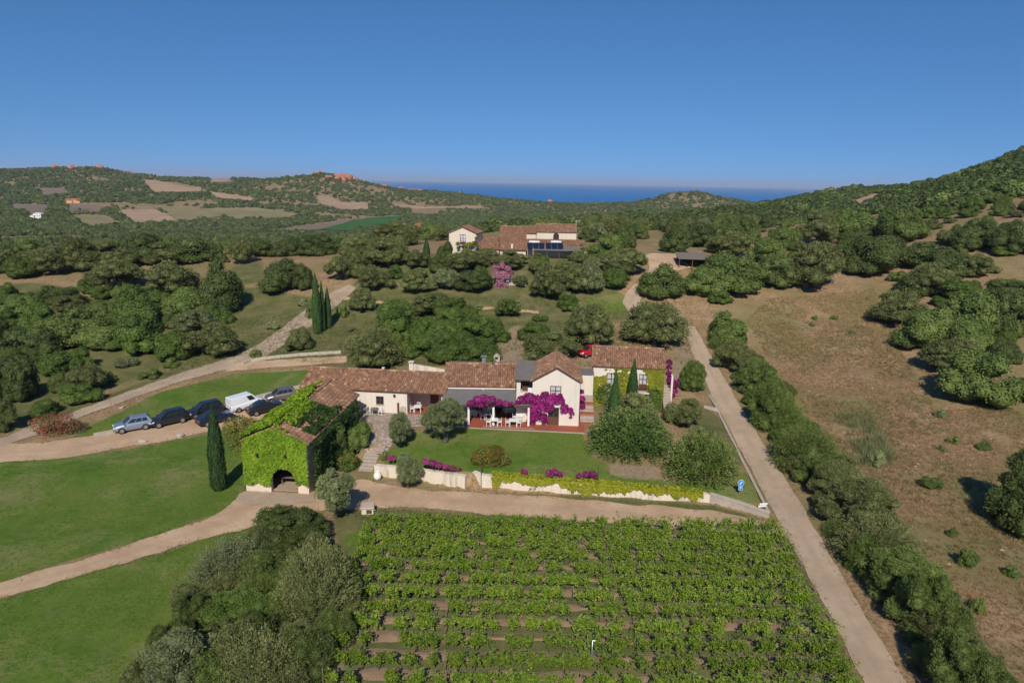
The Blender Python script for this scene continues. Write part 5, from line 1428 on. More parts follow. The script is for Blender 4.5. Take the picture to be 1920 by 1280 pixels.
# garden trees
for b, sh, mt, lb, nm in [
    ((790, 733, 880, 826), 'olive', 'grey_olive', 'big round olive tree on the lawn before the terrace', 'olive_tree'), ((722, 763, 778, 836), 'olive', 'grey_olive', 'thin olive tree beside the paved path', 'olive_tree'),
    ((583, 860, 682, 964), 'olive', 'grey_olive', 'olive tree with thick trunk in front of the ivy barn', 'olive_tree'), ((736, 845, 794, 912), 'olive', 'grey_olive', 'small multi-stemmed olive in front of the retaining wall', 'olive_tree'),
    ((1100, 738, 1245, 835), 'airy', 'wild_olive', 'grey-green tree at the foot of the ivy house', 'garden_tree'), ((1096, 762, 1266, 868), 'spray', 'feather', 'broad feathery green bush on the lawn by the terrace', 'garden_bush'), ((1240, 800, 1382, 916), 'spray', 'mid_green', 'dark spiky bush on the lawn near the blue sign', 'garden_bush'),
    ((1264, 676, 1320, 738), 'hero', 'mid_green', 'dense round tree between bougainvillea and concrete road', 'garden_tree'), ((1258, 738, 1322, 798), 'olive', 'wild_olive', 'small tree below the dense round tree by the road', 'garden_tree'), ((1245, 755, 1290, 800), 'shrub', 'wild_olive', 'grey bush at the foot of the outside stair', 'garden_bush'),
    ((648, 785, 702, 862), 'dome', 'mid_green', 'clipped green bush left of the paved path', 'garden_bush'), ((596, 790, 660, 880), 'dome', 'dark_oak', 'dark bush against the barn side wall', 'garden_bush'), ((625, 845, 675, 884), 'shrub', 'lentisk', 'low green bush beside the garden steps', 'garden_bush'), ((530, 613, 587, 662), 'dome', 'wild_olive', 'grey-green bush left of the three cypresses', 'garden_bush'),
    ((570, 560, 605, 600), 'shrub', 'mid_green', 'small bush behind the three cypresses', 'garden_bush'), ((628, 565, 652, 597), 'shrub', 'mid_green', 'small bush right of the three cypresses', 'garden_bush'), ((918, 558, 975, 598), 'airy', 'mid_green', 'thin weedy shrub on the open slope above the gabled house', 'garden_bush')]:
    c, R, h = from_box(*b, sink=0.55 if sh in ('olive', 'airy') else 0.7)
    if sh == 'olive': c = gnd((b[0] + b[2]) / 2, b[3] + 2); h = max(h, 1.2 * R)
    plant(sh, mt, c, R * 1.03, h, lb, nm, 'tree' if 'tree' in nm else 'bush')
# cypresses
for x0, y0, x1, y1, lb in [(396, 757, 426, 921, 'tall dark cypress standing alone left of the ivy barn'), (585, 512, 606, 628, 'leftmost and tallest of three cypresses by the upper track'), (599, 526, 613, 622, 'slim middle cypress of three by the upper track'), (607, 538, 625, 616, 'rightmost of three cypresses by the upper track'),
                           (1139, 690, 1158, 822, 'cypress left in front of the ivy house'), (1175, 672, 1193, 775, 'cypress right in front of the ivy house reaching its roof'), (1169, 708, 1179, 752, 'little dark cypress between the two ivy house cypresses'), (793, 445, 807, 497, 'lone cypress left of the upper gabled house')]:
    c, R, h = from_box(x0, y0, x1, y1, 0.5)
    r = ray((x0 + x1) / 2, y0); t = np.hypot(c[0], c[1]) / np.hypot(r[0], r[1]); h = CAM_Z + r[2] * t - c[2]
    plant('cypress', 'cypress', c, R * (0.72 if 'upper track' in lb else 0.95), h, lb, 'cypress_tree', 'cypress')
# dry field scrub
zone([(1727, 893, 1768, 918, 's', 'round green shrub left of the big tree shadow in the dry field'), (1832, 826, 1858, 846, 's'), (1750, 765, 1775, 785, 't'), (1770, 815, 1798, 832, 's'), (1795, 1025, 1830, 1065, 's'), (1770, 985, 1792, 1005, 's'), (1880, 1060, 1912, 1085, 's'), (1520, 590, 1532, 600, 's'), (1556, 590, 1570, 600, 's'), (1518, 602, 1530, 612, 's'), (1590, 617, 1602, 627, 's'), (1620, 840, 1655, 875, 't'), (1815, 1120, 1845, 1150, 's'), (1760, 832, 1776, 846, 't')],
     'dotted over the dry field', 'shrubs in the dry field', 'shrub', 'field_shrub')
zone([(160, 700, 215, 722, 's'), (255, 690, 300, 712, 's'), (220, 670, 262, 690, 't'), (310, 672, 345, 690, 's'), (465, 655, 490, 672, 's'), (500, 600, 530, 618, 't'), (400, 640, 430, 655, 't'), (560, 560, 585, 575, 't'), (690, 640, 716, 656, 't'), (945, 560, 975, 578, 't'), (1000, 590, 1030, 605, 's'), (880, 570, 905, 582, 't'), (650, 610, 672, 622, 't'), (1280, 690, 1300, 704, 't')],
     'on the weedy slope behind the houses', 'shrubs on the weedy slope', 'shrub', 'slope_shrub')

# ------------------------------------------------------------------ wood on the plateau behind, tree by tree near, one mass far away
rg = np.random.default_rng(77)
taken = [(o.location.x, o.location.y) for o in bpy.data.objects if o.type == 'EMPTY' and o.get('category') in ('tree', 'house')]
def scatter(polys, spacing, clear, n=6000, ymax=420, ymin=120):
    out = []
    allp = np.concatenate([np.array(p) for p in polys])
    x0, y0 = allp.min(0); x1, y1 = allp.max(0)
    cand = rg.uniform((x0, y0), (x1, y1), (n, 2))
    keep = np.zeros(n, bool)
    for p in polys: keep |= in_poly(cand[:, 0], cand[:, 1], p)
    for p in clear: keep &= ~in_poly(cand[:, 0], cand[:, 1], p)
    G = gnds(cand[keep])
    for g in G:
        if not (ymin < g[1] < ymax): continue
        if all((g[0] - a) ** 2 + (g[1] - b) ** 2 > spacing ** 2 for a, b in taken):
            taken.append((g[0], g[1])); out.append(g)
    return out
FILL = [([(0, 560), (100, 545), (300, 545), (400, 565), (440, 620), (350, 672), (230, 660), (110, 680), (60, 740), (0, 750)], 4.6, 'in the thicket above the upper left track', 'thicket above the upper left track, filling', 40, 80, 200),
        ([(0, 475), (250, 455), (420, 460), (640, 452), (640, 478), (420, 496), (60, 518), (0, 518)], 5.2, 'in the long thicket beyond the left hollow', 'thicket beyond the left hollow, filling', 40, 100, 320),
        ([(740, 500), (915, 505), (985, 512), (1120, 512), (1110, 550), (985, 560), (970, 520), (740, 545)], 4.6, 'on the slope below the upper farmhouse', 'slope below the upper farmhouse, filling', 24, 100, 142),
        ([(1400, 425), (1740, 405), (1850, 440), (1790, 510), (1690, 540), (1600, 515), (1430, 520)], 5.4, 'in the wood above the dry field', 'wood above the dry field, filling', 40, 100, 330),
        ([(1650, 575), (1760, 535), (1900, 545), (1880, 690), (1760, 700)], 4.8, 'in the clump across the dry field', 'clump across the dry field, filling', 20, 60, 200),
        ([(1730, 440), (1730, 402), (1752, 428), (1960, 424), (1960, 465), (1870, 462)], 5.0, 'on the hill foot above the dry field', 'hill foot above the dry field, filling', 30, 100, 400),
        ([(1735, 404), (1750, 385), (1960, 368), (1960, 408), (1830, 408), (1755, 412)], 5.5, 'on the hill foot behind the bare strip', 'hill foot behind the bare strip, filling', 40, 100, 420),
        ([(715, 575), (850, 575), (925, 620), (925, 675), (780, 670), (720, 640)], 3.8, 'in the big thicket behind the restaurant', 'big thicket behind the restaurant, filling', 12, 80, 130)]
CLEAR = [[(835, 428), (1102, 428), (1102, 490), (835, 490)], [(1202, 430), (1240, 428), (1300, 470), (1330, 490), (1300, 515), (1205, 515)]]
for poly, sp, where, grp, nmax, y0_, y1_ in FILL:
    kk = ['g'] if 'restaurant' in where else ['o', 'm', 'd', 'g']
    for g in scatter([poly], sp, CLEAR, 1500, y1_, y0_)[:nmax]:
        k = rg.choice(kk); sh, mt = KIND[k]; R = rg.uniform(1.7, 2.9)
        r_ = plant(sh, mt, g, R, R * rg.uniform(0.95, 1.4), 'smaller %s bush %s' % (LOOK[mt], where), 'thicket_bush', 'bush', grp + ', ' + LOOK[mt], trunk=False)
for g in scatter([[(1325, 600), (1385, 640), (1470, 730), (1550, 850), (1640, 980), (1790, 1200), (1870, 1330), (1770, 1330), (1655, 1140), (1555, 1000), (1465, 855), (1385, 725), (1330, 640)]], 1.9, [], 900, 130, 30)[:60]:
    k = rg.choice(['N', 'O', 'G', 'V', 'P']); sh, mt = KIND[k]; R = rg.uniform(1.0, 1.9)
    plant(sh, mt, g, R, R * rg.uniform(1.0, 1.7), 'smaller %s bush filling the hedgerow along the concrete road' % LOOK[mt], 'hedgerow_bush', 'bush', 'hedgerow along the concrete road, filling, ' + LOOK[mt], trunk=False)
for g in scatter([[(470, 1035), (580, 1030), (650, 1090), (660, 1180), (590, 1260), (550, 1330), (280, 1330), (340, 1190), (410, 1090)]], 1.9, [], 500, 60, 28)[:26]:
    k = rg.choice(['N', 'O', 'D', 'V', 'P']); sh, mt = KIND[k]; R = rg.uniform(1.4, 2.1)
    plant(sh, mt, g, R, R * rg.uniform(1.2, 1.8), 'smaller %s bush filling the clump beside the vineyard' % LOOK[mt], 'clump_bush', 'bush', 'vineyard clump, filling, ' + LOOK[mt], trunk=False)
ORD = ['first', 'second', 'third', 'fourth', 'fifth', 'sixth', 'seventh', 'eighth', 'ninth', 'tenth', 'eleventh', 'twelfth', 'thirteenth', 'fourteenth', 'fifteenth', 'sixteenth']
for (grp, look, where, cat, name), lst in ZONED.items():
    lst.sort(key=lambda q: q[0])
    for i, (_, r_) in enumerate(lst):
        if len(lst) > 1: r_['label'] = '%s %s %s, %s %s' % (look, 'shrub' if cat == 'shrub' else 'tree', where, ORD[i], 'from the far end' if name == 'hedgerow_tree' else 'from the left')
pts = scatter([[(560, 436), (700, 418), (830, 408), (930, 402), (1200, 398), (1440, 404), (1440, 440), (1330, 452), (1180, 450), (1100, 455), (830, 455), (700, 440), (560, 440)]], 5.0, CLEAR, 5000, 330, 158)
pts.sort(key=lambda g: g[1])
for i, g in enumerate(pts[:150]):
    k = rg.choice(['o', 'm', 'd', 'y', 'g'], p=[0.40, 0.27, 0.2, 0.08, 0.05]); sh, mt = KIND[k]
    R = rg.uniform(2.6, 4.2)
    plant(sh, mt, g, R, R * rg.uniform(1.15, 1.6), '%s bushy tree in the wood behind the upper farmhouse' % LOOK[mt], 'woodland_tree', 'tree', 'wood behind the upper farmhouse, ' + LOOK[mt], trunk=g[1] < 220)

def mass(name, P, S, mats, label, cat='scrub'):
    """far scrub as one mass of leafy clumps (one mesh)"""
    me = [PROTO['far'][k] for k in range(4)]
    base = []
    for q in me:
        v = np.empty(len(q.vertices) * 3); q.vertices.foreach_get('co', v); f = np.empty(len(q.loops), np.int64); q.loops.foreach_get('vertex_index', f)
        t = np.empty(len(q.vertices)); q.attributes['tint'].data.foreach_get('value', t)
        base.append((v.reshape(-1, 3), f.reshape(-1, 3), t))
    return base
def far_nodes(name, P, scale, rot, mat, label, proto):
    """points with size and turn; geometry nodes put a leafy clump on each"""
    me_ = make_mesh(name, P, [])
    for nm, a in (('size', scale), ('turn', rot)):
        at_ = me_.attributes.new(nm, 'FLOAT_VECTOR', 'POINT'); at_.data.foreach_set('vector', np.asarray(a, np.float32).ravel())
    o = link(name, me_)
    ng = bpy.data.node_groups.new(name, 'GeometryNodeTree')
    ng.interface.new_socket('Geometry', in_out='INPUT', socket_type='NodeSocketGeometry'); ng.interface.new_socket('Geometry', in_out='OUTPUT', socket_type='NodeSocketGeometry')
    N = ng.nodes; gi = N.new('NodeGroupInput'); go = N.new('NodeGroupOutput'); ip = N.new('GeometryNodeInstanceOnPoints'); oi = N.new('GeometryNodeObjectInfo'); sm = N.new('GeometryNodeSetMaterial')
    oi.inputs['Object'].default_value = proto; oi.transform_space = 'ORIGINAL'
    sm.inputs['Material'].default_value = mat
    L = ng.links
    L.new(gi.outputs[0], ip.inputs['Points']); L.new(oi.outputs['Geometry'], sm.inputs['Geometry']); L.new(sm.outputs[0], ip.inputs['Instance']); L.new(ip.outputs[0], go.inputs[0])
    for nm, sk in (('size', 'Scale'), ('turn', 'Rotation')):
        a = N.new('GeometryNodeInputNamedAttribute'); a.data_type = 'FLOAT_VECTOR'; a.inputs['Name'].default_value = nm; L.new(a.outputs[0], ip.inputs[sk])
    md = o.modifiers.new('clumps', 'NODES'); md.node_group = ng
    tag(o, label, 'scrub', kind='stuff')
    return o
# one visible far tree of each clump shape lends its crown to the mass
lend = []
for k, (px, py, y) in enumerate([(150, 398, 900), (470, 404, 900), (1130, 396, 520), (1700, 372, 430)]):
    p = at_dist(px, py, y); z = tz1(p[0], p[1])
    r = empty('far_tree', (p[0], p[1], z)); tag(r, ['lone tree among the far left fields', 'lone tree at the edge of the far tan fields', 'distant tree in the plain before the sea', 'distant tree low on the wooded right hill'][k], 'tree')
    o = link('crown', PROTO['far'][k], M['dark_oak'], r); o.scale = (1.3, 1.3, 1.2); link('trunk', TRUNK['far'], M['bark'], r); lend.append(o)
FIELDS_PX = [[(218, 393), (290, 391), (342, 420), (250, 423)], [(262, 335), (300, 339), (380, 351), (378, 362), (288, 363)], [(388, 358), (486, 372), (474, 379), (405, 374)], [(128, 403), (195, 403), (240, 423), (160, 427)], [(288, 388), (360, 389), (440, 402), (340, 417)],
             [(375, 391), (480, 389), (562, 400), (445, 413)], [(20, 382), (94, 384), (88, 399), (20, 398)], [(70, 353), (122, 352), (132, 365), (80, 369)], [(122, 383), (180, 383), (196, 399), (130, 401)], [(460, 436), (640, 412), (690, 406), (765, 402), (750, 416), (655, 436)],
             [(730, 381), (800, 388), (905, 385), (910, 392), (760, 394)], [(590, 366), (618, 366), (642, 379), (692, 379), (692, 395), (640, 394), (598, 384)], [(470, 397), (562, 400), (545, 412), (478, 412)], [(1590, 378), (1640, 362), (1668, 363), (1652, 380), (1622, 390), (1590, 390)], [(0, 444), (192, 439), (182, 448), (0, 456)],
             [(120, 372), (155, 372), (155, 386), (120, 386)], [(52, 398), (88, 398), (88, 413), (52, 413)], [(770, 392), (825, 392), (825, 404), (770, 404)], [(1755, 412), (1830, 408), (1920, 408), (1920, 420), (1830, 424), (1755, 425)], [(1595, 388), (1625, 388), (1625, 398), (1595, 398)], [(395, 330), (434, 332), (436, 345), (392, 346)]]
def far_points(n, d0, d1, dens, smin, smax, xr=(-0.95, 0.95)):
    u = rg.random(n); d = d0 * (d1 / d0) ** u
    t = rg.uniform(xr[0], xr[1], n); x = d * t; y = d
    z = tz(x, y)
    ok = z > SEA_Z + 1.5
    n1 = fbm(x / 55, y / 55, 41); n2 = fbm(x / 260, y / 260, 45)
    ok &= rg.random(n) < np.clip((n1 * 0.75 + n2 * 0.55 - dens) * 5.5, 0.02, 1)
    px, py = project(np.stack([x, y, z], 1))
    for f in FIELDS_PX: ok &= ~in_poly(px, py, f)
    ok &= (px > -120) & (px < 2040)
    x, y, z = x[ok], y[ok], z[ok]
    s = rg.uniform(smin, smax, len(x)) * (0.6 + 0.8 * n1[ok])
    return np.stack([x, y, z - 0.2], 1), s
sets = []
P, s = far_points(9500, 215, 620, 0.05, 1.1, 2.1, (0.15, 0.95))
keepm = ~((P[:, 1] < 290) & (P[:, 0] / P[:, 1] < 0.6)); P = P[keepm]; s = s[keepm]; sets.append((P, s, 'wooded_hill', 'scrub and trees covering the wooded hill on the right'))
P, s = far_points(9500, 300, 800, 0.42, 0.9, 1.9, (-0.95, 0.2)); sets.append((P, s, 'valley_scrub', 'scrub and hedges spread through the valley towards the sea'))
P, s = far_points(52000, 620, 1950, 0.415, 0.8, 1.8, (-0.95, 0.75)); sets.append((P, s, 'coastal_scrub', 'dark scrub covering the far coastal hills'))
for P, s, nm, lb in sets:
    grp = rg.integers(0, 4, len(P))
    for k in range(4):
        q = grp == k
        if not q.any(): continue
        sc = np.stack([s[q] * rg.uniform(0.9, 1.3, q.sum()), s[q] * rg.uniform(0.9, 1.3, q.sum()), s[q] * rg.uniform(0.7, 1.05, q.sum())], 1)
        rot = np.stack([np.zeros(q.sum()), np.zeros(q.sum()), rg.uniform(0, 6.28, q.sum())], 1)
        far_nodes(nm, P[q], sc, rot, M[(['dark_oak', 'mid_green', 'dark_oak', 'dark_oak'] if nm == 'wooded_hill' else ['dark_oak', 'mid_green', 'wild_olive', 'dark_oak'])[k]], lb + ', ' + ['darkest', 'green', 'greyish', 'dark'][k] + ' bushes', lend[k])

# ------------------------------------------------------------------ climbing plants
def leaf_obj(name, P, N, size, aspect, mat, label, cat, seed=0, jit=0.45, origin=None, parent=None, tint=None, along=None):
    rg = np.random.default_rng(seed)
    P = np.asarray(P, float); o = np.array(origin if origin is not None else [P[:, 0].mean(), P[:, 1].mean(), P[:, 2].min()])
    V, F = leaf_quads(P - o, np.asarray(N, float), size, aspect, rg, jit, along)
    t = np.clip((rg.normal(0.5, 0.22, len(P)) if tint is None else tint + rg.normal(0, 0.13, len(P))), 0, 1)
    ob = link(name, make_mesh(name, V, F, False, np.repeat(t, 4)), M[mat], parent, loc=o)
    if label: tag(ob, label, cat)
    return ob

def to_world(root, L):
    mw = Matrix.Translation(root.location) @ root.rotation_euler.to_matrix().to_4x4()
    A = np.array(mw); L = np.asarray(L, float)
    return L @ A[:3, :3].T + A[:3, 3]
def dir_world(root, L):
    return np.asarray(L, float) @ np.array(root.rotation_euler.to_matrix()).T

rg = np.random.default_rng(5)
def face_pts(n, o, e, s, bulge=0.10):
    """random points on the parallelogram o + a e + b s with an uneven cushion of thickness"""
    o, e, s = (np.array(q, float) for q in (o, e, s)); a = rg.random((n, 1)); b = rg.random((n, 1))
    nn = np.cross(e, s); nn = nn / np.linalg.norm(nn)
    P = o + a * e + b * s
    L = np.linalg.norm(e); S = np.linalg.norm(s)
    h = bulge * (0.35 + 1.3 * fbm(a[:, 0] * L * 1.2, b[:, 0] * S * 1.2, 60)) * rg.uniform(0.5, 1.1, n)
    tt = 0.5 + 1.0 * (fbm(a[:, 0] * L * 0.9, b[:, 0] * S * 0.9, 66) - 0.5)
    return P + nn * h[:, None], np.repeat(nn[None], n, 0), a[:, 0], b[:, 0], tt

# barn: bright creeper over front, left side and left roof slope
SL = math.hypot(BW / 2, BRZ - BE)
PP, NN, TT = [], [], []
P, N, a, b, t = face_pts(9500, (0, -0.02, 0), (BW, 0, 0), (0, 0, BRZ), 0.22)
x, z = P[:, 0], P[:, 2]
roofz = BE + (BRZ - BE) * (1 - abs(x / BW * 2 - 1)) + 0.15
hole = ((x - (a0 + a1) / 2) / ((a1 - a0) / 2 - 0.08)) ** 2 + ((z - 1.1) / 1.35) ** 2 < 1
hole |= (x > a0 + 0.08) & (x < a1 - 0.08) & (z < 1.2)
low = z < 0.55 + 0.75 * fbm(x * 1.7, x * 0, 71)
ok = (z < roofz) & ~hole & ~low
PP.append(P[ok]); NN.append(N[ok]); TT.append(t[ok])
P, N, a, b, t = face_pts(5200, (0, BL, 0.2), (0, -BL, 0), (0, 0, BE), 0.2); PP.append(P); NN.append(N); TT.append(t)
P, N, a, b, t = face_pts(8200, (-0.3, BL * 0.99, BE + 0.05), (0, -BL - 0.1, 0), (BW / 2 + 0.35, 0, BRZ - BE + 0.12), 0.20); P[:, 2] += 0.17
ok = ~((a < 0.30) & (b > 0.90 - 0.3 * fbm(a * 9, b * 3, 73))); PP.append(P[ok]); NN.append(N[ok]); TT.append(t[ok] + 0.05)
P, N, a, b, t = face_pts(2600, (BW / 2, -0.15, BRZ + 0.15), (0, BL * 0.55, 0), (BW / 2 + 0.2, 0, -(BRZ - BE) - 0.05), 0.16)
N = -N; N[:, 2] = abs(N[:, 2]); P[:, 2] += 0.36
ok = (b < 0.30 + 0.25 * fbm(a * 8, b * 3, 75)) & ~((a > 0.02) & (a < 0.20) & (b > 0.10)); PP.append(P[ok]); NN.append(N[ok]); TT.append(t[ok])
PL = np.concatenate(PP); NL = np.concatenate(NN)
leaf_obj('ivy_creeper', to_world(barn, PL), dir_world(barn, NL) + np.array([0, 0, 0.35]), 0.24, 0.85, 'ivy_bright', 'bright green creeper blanketing the barn front and left roof', 'creeper', 3, 0.5, tint=np.concatenate(TT), origin=(barn.location.x, barn.location.y, 0))
# darker creeper on the barn's right roof slope and side wall
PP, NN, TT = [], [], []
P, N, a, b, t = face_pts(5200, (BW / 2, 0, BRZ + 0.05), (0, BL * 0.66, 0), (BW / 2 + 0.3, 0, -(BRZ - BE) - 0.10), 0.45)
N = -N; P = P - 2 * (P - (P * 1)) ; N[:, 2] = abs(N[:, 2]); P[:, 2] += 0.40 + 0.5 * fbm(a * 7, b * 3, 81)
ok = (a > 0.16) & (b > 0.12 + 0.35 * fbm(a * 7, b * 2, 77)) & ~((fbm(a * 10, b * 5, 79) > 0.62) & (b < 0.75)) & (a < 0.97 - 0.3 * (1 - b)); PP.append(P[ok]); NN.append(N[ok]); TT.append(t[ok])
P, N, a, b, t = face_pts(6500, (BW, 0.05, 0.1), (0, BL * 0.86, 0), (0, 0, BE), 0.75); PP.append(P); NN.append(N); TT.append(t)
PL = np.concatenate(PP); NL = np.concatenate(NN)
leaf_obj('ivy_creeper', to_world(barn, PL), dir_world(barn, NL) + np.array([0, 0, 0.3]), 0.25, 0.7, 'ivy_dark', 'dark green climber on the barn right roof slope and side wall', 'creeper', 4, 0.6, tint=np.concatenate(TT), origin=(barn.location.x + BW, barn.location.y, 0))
# ivy-covered house: patchy yellow-green creeper
P, N, a, b, t = face_pts(9000, (-0.05, -0.02, -0.5), (IW + 0.1, 0, 0), (0, 0, IE + 0.5), 0.13)
x, z = P[:, 0], P[:, 2]
dens = fbm(x * 0.55 + 3, z * 0.9, 91) * 0.8 + 0.35 * (1 - np.clip((z - 1.5) / 3.5, 0, 1)) + 0.12 * (z > IE - 0.45)
gap = np.zeros(len(x), bool)
for wc_, hw, z0_, z1_ in ((wa, 0.58, 2.5, 4.15), (wb, 0.5, 1.85, 4.2)): gap |= (abs(x - wc_) < hw) & (z > z0_) & (z < z1_)
ok = (dens > 0.50) & ~gap
leaf_obj('ivy_creeper', to_world(ih, P[ok]), dir_world(ih, N[ok]) + np.array([0, 0, 0.3]), 0.20, 0.85, 'ivy_yellow', 'patchy yellow-green ivy on the front of the ivy house', 'creeper', 6, 0.45, tint=(t - 0.1)[ok], origin=ih.location)
P, N, a, b, t = face_pts(2600, (0.3, -0.05, -0.4), (IW - 0.4, 0, 0), (0, 0, 4.0), 0.35)
x, z = P[:, 0], P[:, 2]
ok = (((x - 2.0) / 1.5) ** 2 + ((z - 1.5) / 1.4) ** 2 < 1) | (((x - 7.4) / 1.3) ** 2 + ((z - 1.0) / 1.6) ** 2 < 1)
leaf_obj('ivy_creeper', to_world(ih, P[ok]), dir_world(ih, N[ok]) + np.array([0, 0, 0.3]), 0.22, 0.8, 'lentisk', 'fresh green climber low on the ivy house front', 'creeper', 7, 0.5, tint=t[ok], origin=ih.location)
# yellow ivy on the retaining wall
def wall_ivy(pts, zt, n, lo, hi, mat, label, seed, a0_=0.0, a1_=1.0):
    P3 = np.array([p[:2] for p in pts]); d = np.concatenate([[0], np.cumsum(np.hypot(*(P3[1:] - P3[:-1]).T))]); d /= d[-1]
    s = rg.uniform(a0_, a1_, n); x = np.interp(s, d, P3[:, 0]); y = np.interp(s, d, P3[:, 1]); top = np.interp(s, d, zt)
    drop = rg.random(n)
    reach = lo + (hi - lo) * np.clip((fbm(s * 30, s * 0, seed) - 0.22) * 1.7, 0, 1)
    z = top + 0.06 - rg.random(n) * reach
    over = drop < 0.40
    yy = y - 0.29 - 0.10 * rg.random(n); yy[over] = y[over] + rg.uniform(-0.32, 0.55, over.sum()); z[over] = top[over] + 0.03 + 0.16 * rg.random(over.sum())
    ok = z > 0.03
    N = np.tile(np.array([[0, -1, 0.4]]), (n, 1)); N[over] = (0, -0.2, 1)
    leaf_obj('ivy_creeper', np.stack([x, yy, z], 1)[ok], N[ok], 0.20, 0.85, mat, label, 'creeper', seed, 0.5, tint=(0.5 + 0.8 * (fbm(s * 60, z * 3, seed + 1) - 0.5))[ok])
wall_ivy(W3, [1.22, 1.2, 1.18, 1.18, 1.02, 0.78], 7000, 0.12, 1.3, 'ivy_yellow', 'yellow ivy spilling over the long retaining wall', 8, 0.09, 0.97)
# bougainvillea
def blob_leaves(cs, n, size, asp, mat, label, name, cat, seed, flat=(1, 1, 1), bare=0.0, second=None):
    rg_ = np.random.default_rng(seed); cs = np.array(cs, float)
    k = rg_.choice(len(cs), n, p=cs[:, 3] ** 2 / (cs[:, 3] ** 2).sum())
    D = unit(rg_.normal(0, 1, (n, 3))); D[:, 2] = np.where(D[:, 2] < -0.5, -D[:, 2], D[:, 2])
    P = cs[k, :3] + D * cs[k, 3:4] * np.array(flat) * rg_.uniform(0.65, 1.08, (n, 1))
    o = np.array([cs[:, 0].mean(), cs[:, 1].mean(), P[:, 2].min()])
    root = empty(name, o); tag(root, label, cat)
    tl = np.clip(rg_.normal(0.5, 0.16, len(cs))[k] + rg_.normal(0, 0.15, n), 0, 1)
    sel = rg_.random(n) < (second[1] if second else 0)
    for q, mm, nm in ((~sel, mat, 'blossom' if second or mat in ('bougainvillea', 'oleander_pink') else 'crown'), (sel, second[0] if second else mat, 'leaves')):
        if q.any():
            V, F = leaf_quads(P[q] - o, D[q] + np.array([0, 0, 0.3]), size, asp, rg_, 0.5)
            ob = link(nm, make_mesh(nm, V, F, False, np.repeat(tl[q], 4)), M[mm], root); 
    st = MB()
    near = np.argsort(np.hypot(cs[:, 0] - o[0], cs[:, 1] - o[1]) + 0.5 * (cs[:, 2] - o[2]))
    for j in range(min(2, len(cs))): st.tube([(cs[near[j], 0] - o[0] + random.uniform(-.1, .1), 0, -0.2), tuple(cs[near[j], :3] - o)], [0.05, 0.03], 5)
    st.build('stem', M['bark'], root)
    return root
def px_blobs(lst, y):
    out = []
    for px, py, rpx in lst:
        p = at_dist(px, py, y); d = (p - CAM) @ cF; out.append((p[0], p[1], p[2], rpx * d / FPX))
    return out
yb = 70.9 - 1.0
blob_leaves(px_blobs([(883, 757, 8), (895, 750, 9), (908, 748, 10), (922, 750, 9), (935, 755, 8), (948, 757, 7), (915, 757, 7), (900, 760, 7), (958, 758, 5)], yb + 0.1), 3000, 0.17, 0.8, 'bougainvillea', 'purple bougainvillea over the awning front edge', 'bougainvillea', 'bougainvillea', 31, (1, 0.7, 0.9), second=('mid_green', 0.13))
gy0 = float(gh.location.y)
blob_leaves(px_blobs([(978, 751, 10), (992, 748, 13), (1006, 752, 13), (1022, 742, 9), (1032, 752, 13), (1048, 752, 11), (1058, 764, 8), (1068, 770, 7), (1015, 765, 13), (1000, 768, 13), (1030, 767, 10), (1003, 782, 12), (1018, 783, 10), (996, 790, 9), (1022, 792, 6), (1072, 776, 5), (1038, 742, 6), (970, 756, 6), (1050, 742, 5), (1056, 773, 5), (1070, 783, 3)], gy0 - 0.30), 7200, 0.17, 0.8, 'bougainvillea', 'huge purple bougainvillea across the gabled house front', 'bougainvillea', 'bougainvillea', 32, (1, 0.42, 0.95), second=('ivy_dark', 0.04))
blob_leaves(px_blobs([(1090, 735, 5), (1091, 748, 6), (1091, 762, 6), (1090, 776, 6), (1089, 787, 5)], gy0 + 2.2), 1400, 0.17, 0.8, 'bougainvillea', 'purple bougainvillea on the right flank of the gabled house', 'bougainvillea', 'bougainvillea', 33)
iy0 = float(ih.location.y)
blob_leaves(px_blobs([(1255, 680, 6), (1254, 690, 6), (1254, 700, 6), (1257, 712, 8), (1262, 722, 9), (1262, 733, 8), (1260, 742, 6), (1270, 718, 4)], iy0 + 0.6), 2400, 0.17, 0.8, 'bougainvillea', 'tall purple bougainvillea climbing beside the outside stair', 'bougainvillea', 'bougainvillea', 34, second=('ivy_dark', 0.05))
def at_wall(px, dy=0.4):
    g = at(px, 915, 0); y_ = np.interp(g[0], _fl[:, 0], _fl[:, 1]) + dy
    return y_
blob_leaves(px_blobs([(798, 866, 8), (810, 868, 9), (823, 872, 8), (836, 875, 7), (848, 878, 7), (860, 880, 5)], at_wall(823, 0.35)), 1800, 0.17, 0.8, 'bougainvillea', 'low purple bougainvillea strip along the retaining wall top', 'bougainvillea', 'bougainvillea', 35, (1, 0.8, 0.7), second=('mid_green', 0.22))
for lst, lb, sd in (([(1030, 888, 7), (1040, 886, 8), (1050, 890, 6)], 'round purple bougainvillea tuft behind the ivy-hung wall', 36), ([(1086, 892, 5), (1098, 889, 6), (1110, 888, 7), (1116, 893, 5)], 'dull purple bougainvillea tuft by the lamp post on the wall', 37), ([(730, 860, 5), (738, 858, 5)], 'small purple bougainvillea left of the small olive', 38), ([(980, 883, 4), (985, 884, 4)], 'tiny purple bougainvillea beside the orange-flowered bush', 39)):
    blob_leaves(px_blobs(lst, at_wall(lst[0][0])), 750 if sd < 38 else 260, 0.15, 0.8, 'bougainvillea', lb, 'bougainvillea', 'bougainvillea', sd, second=('mid_green', 0.15))
blob_leaves(px_blobs([(586, 745, 4)], 74), 60, 0.15, 0.8, 'bougainvillea', 'few purple blossoms by the barn rear corner', 'bougainvillea', 'bougainvillea', 40)
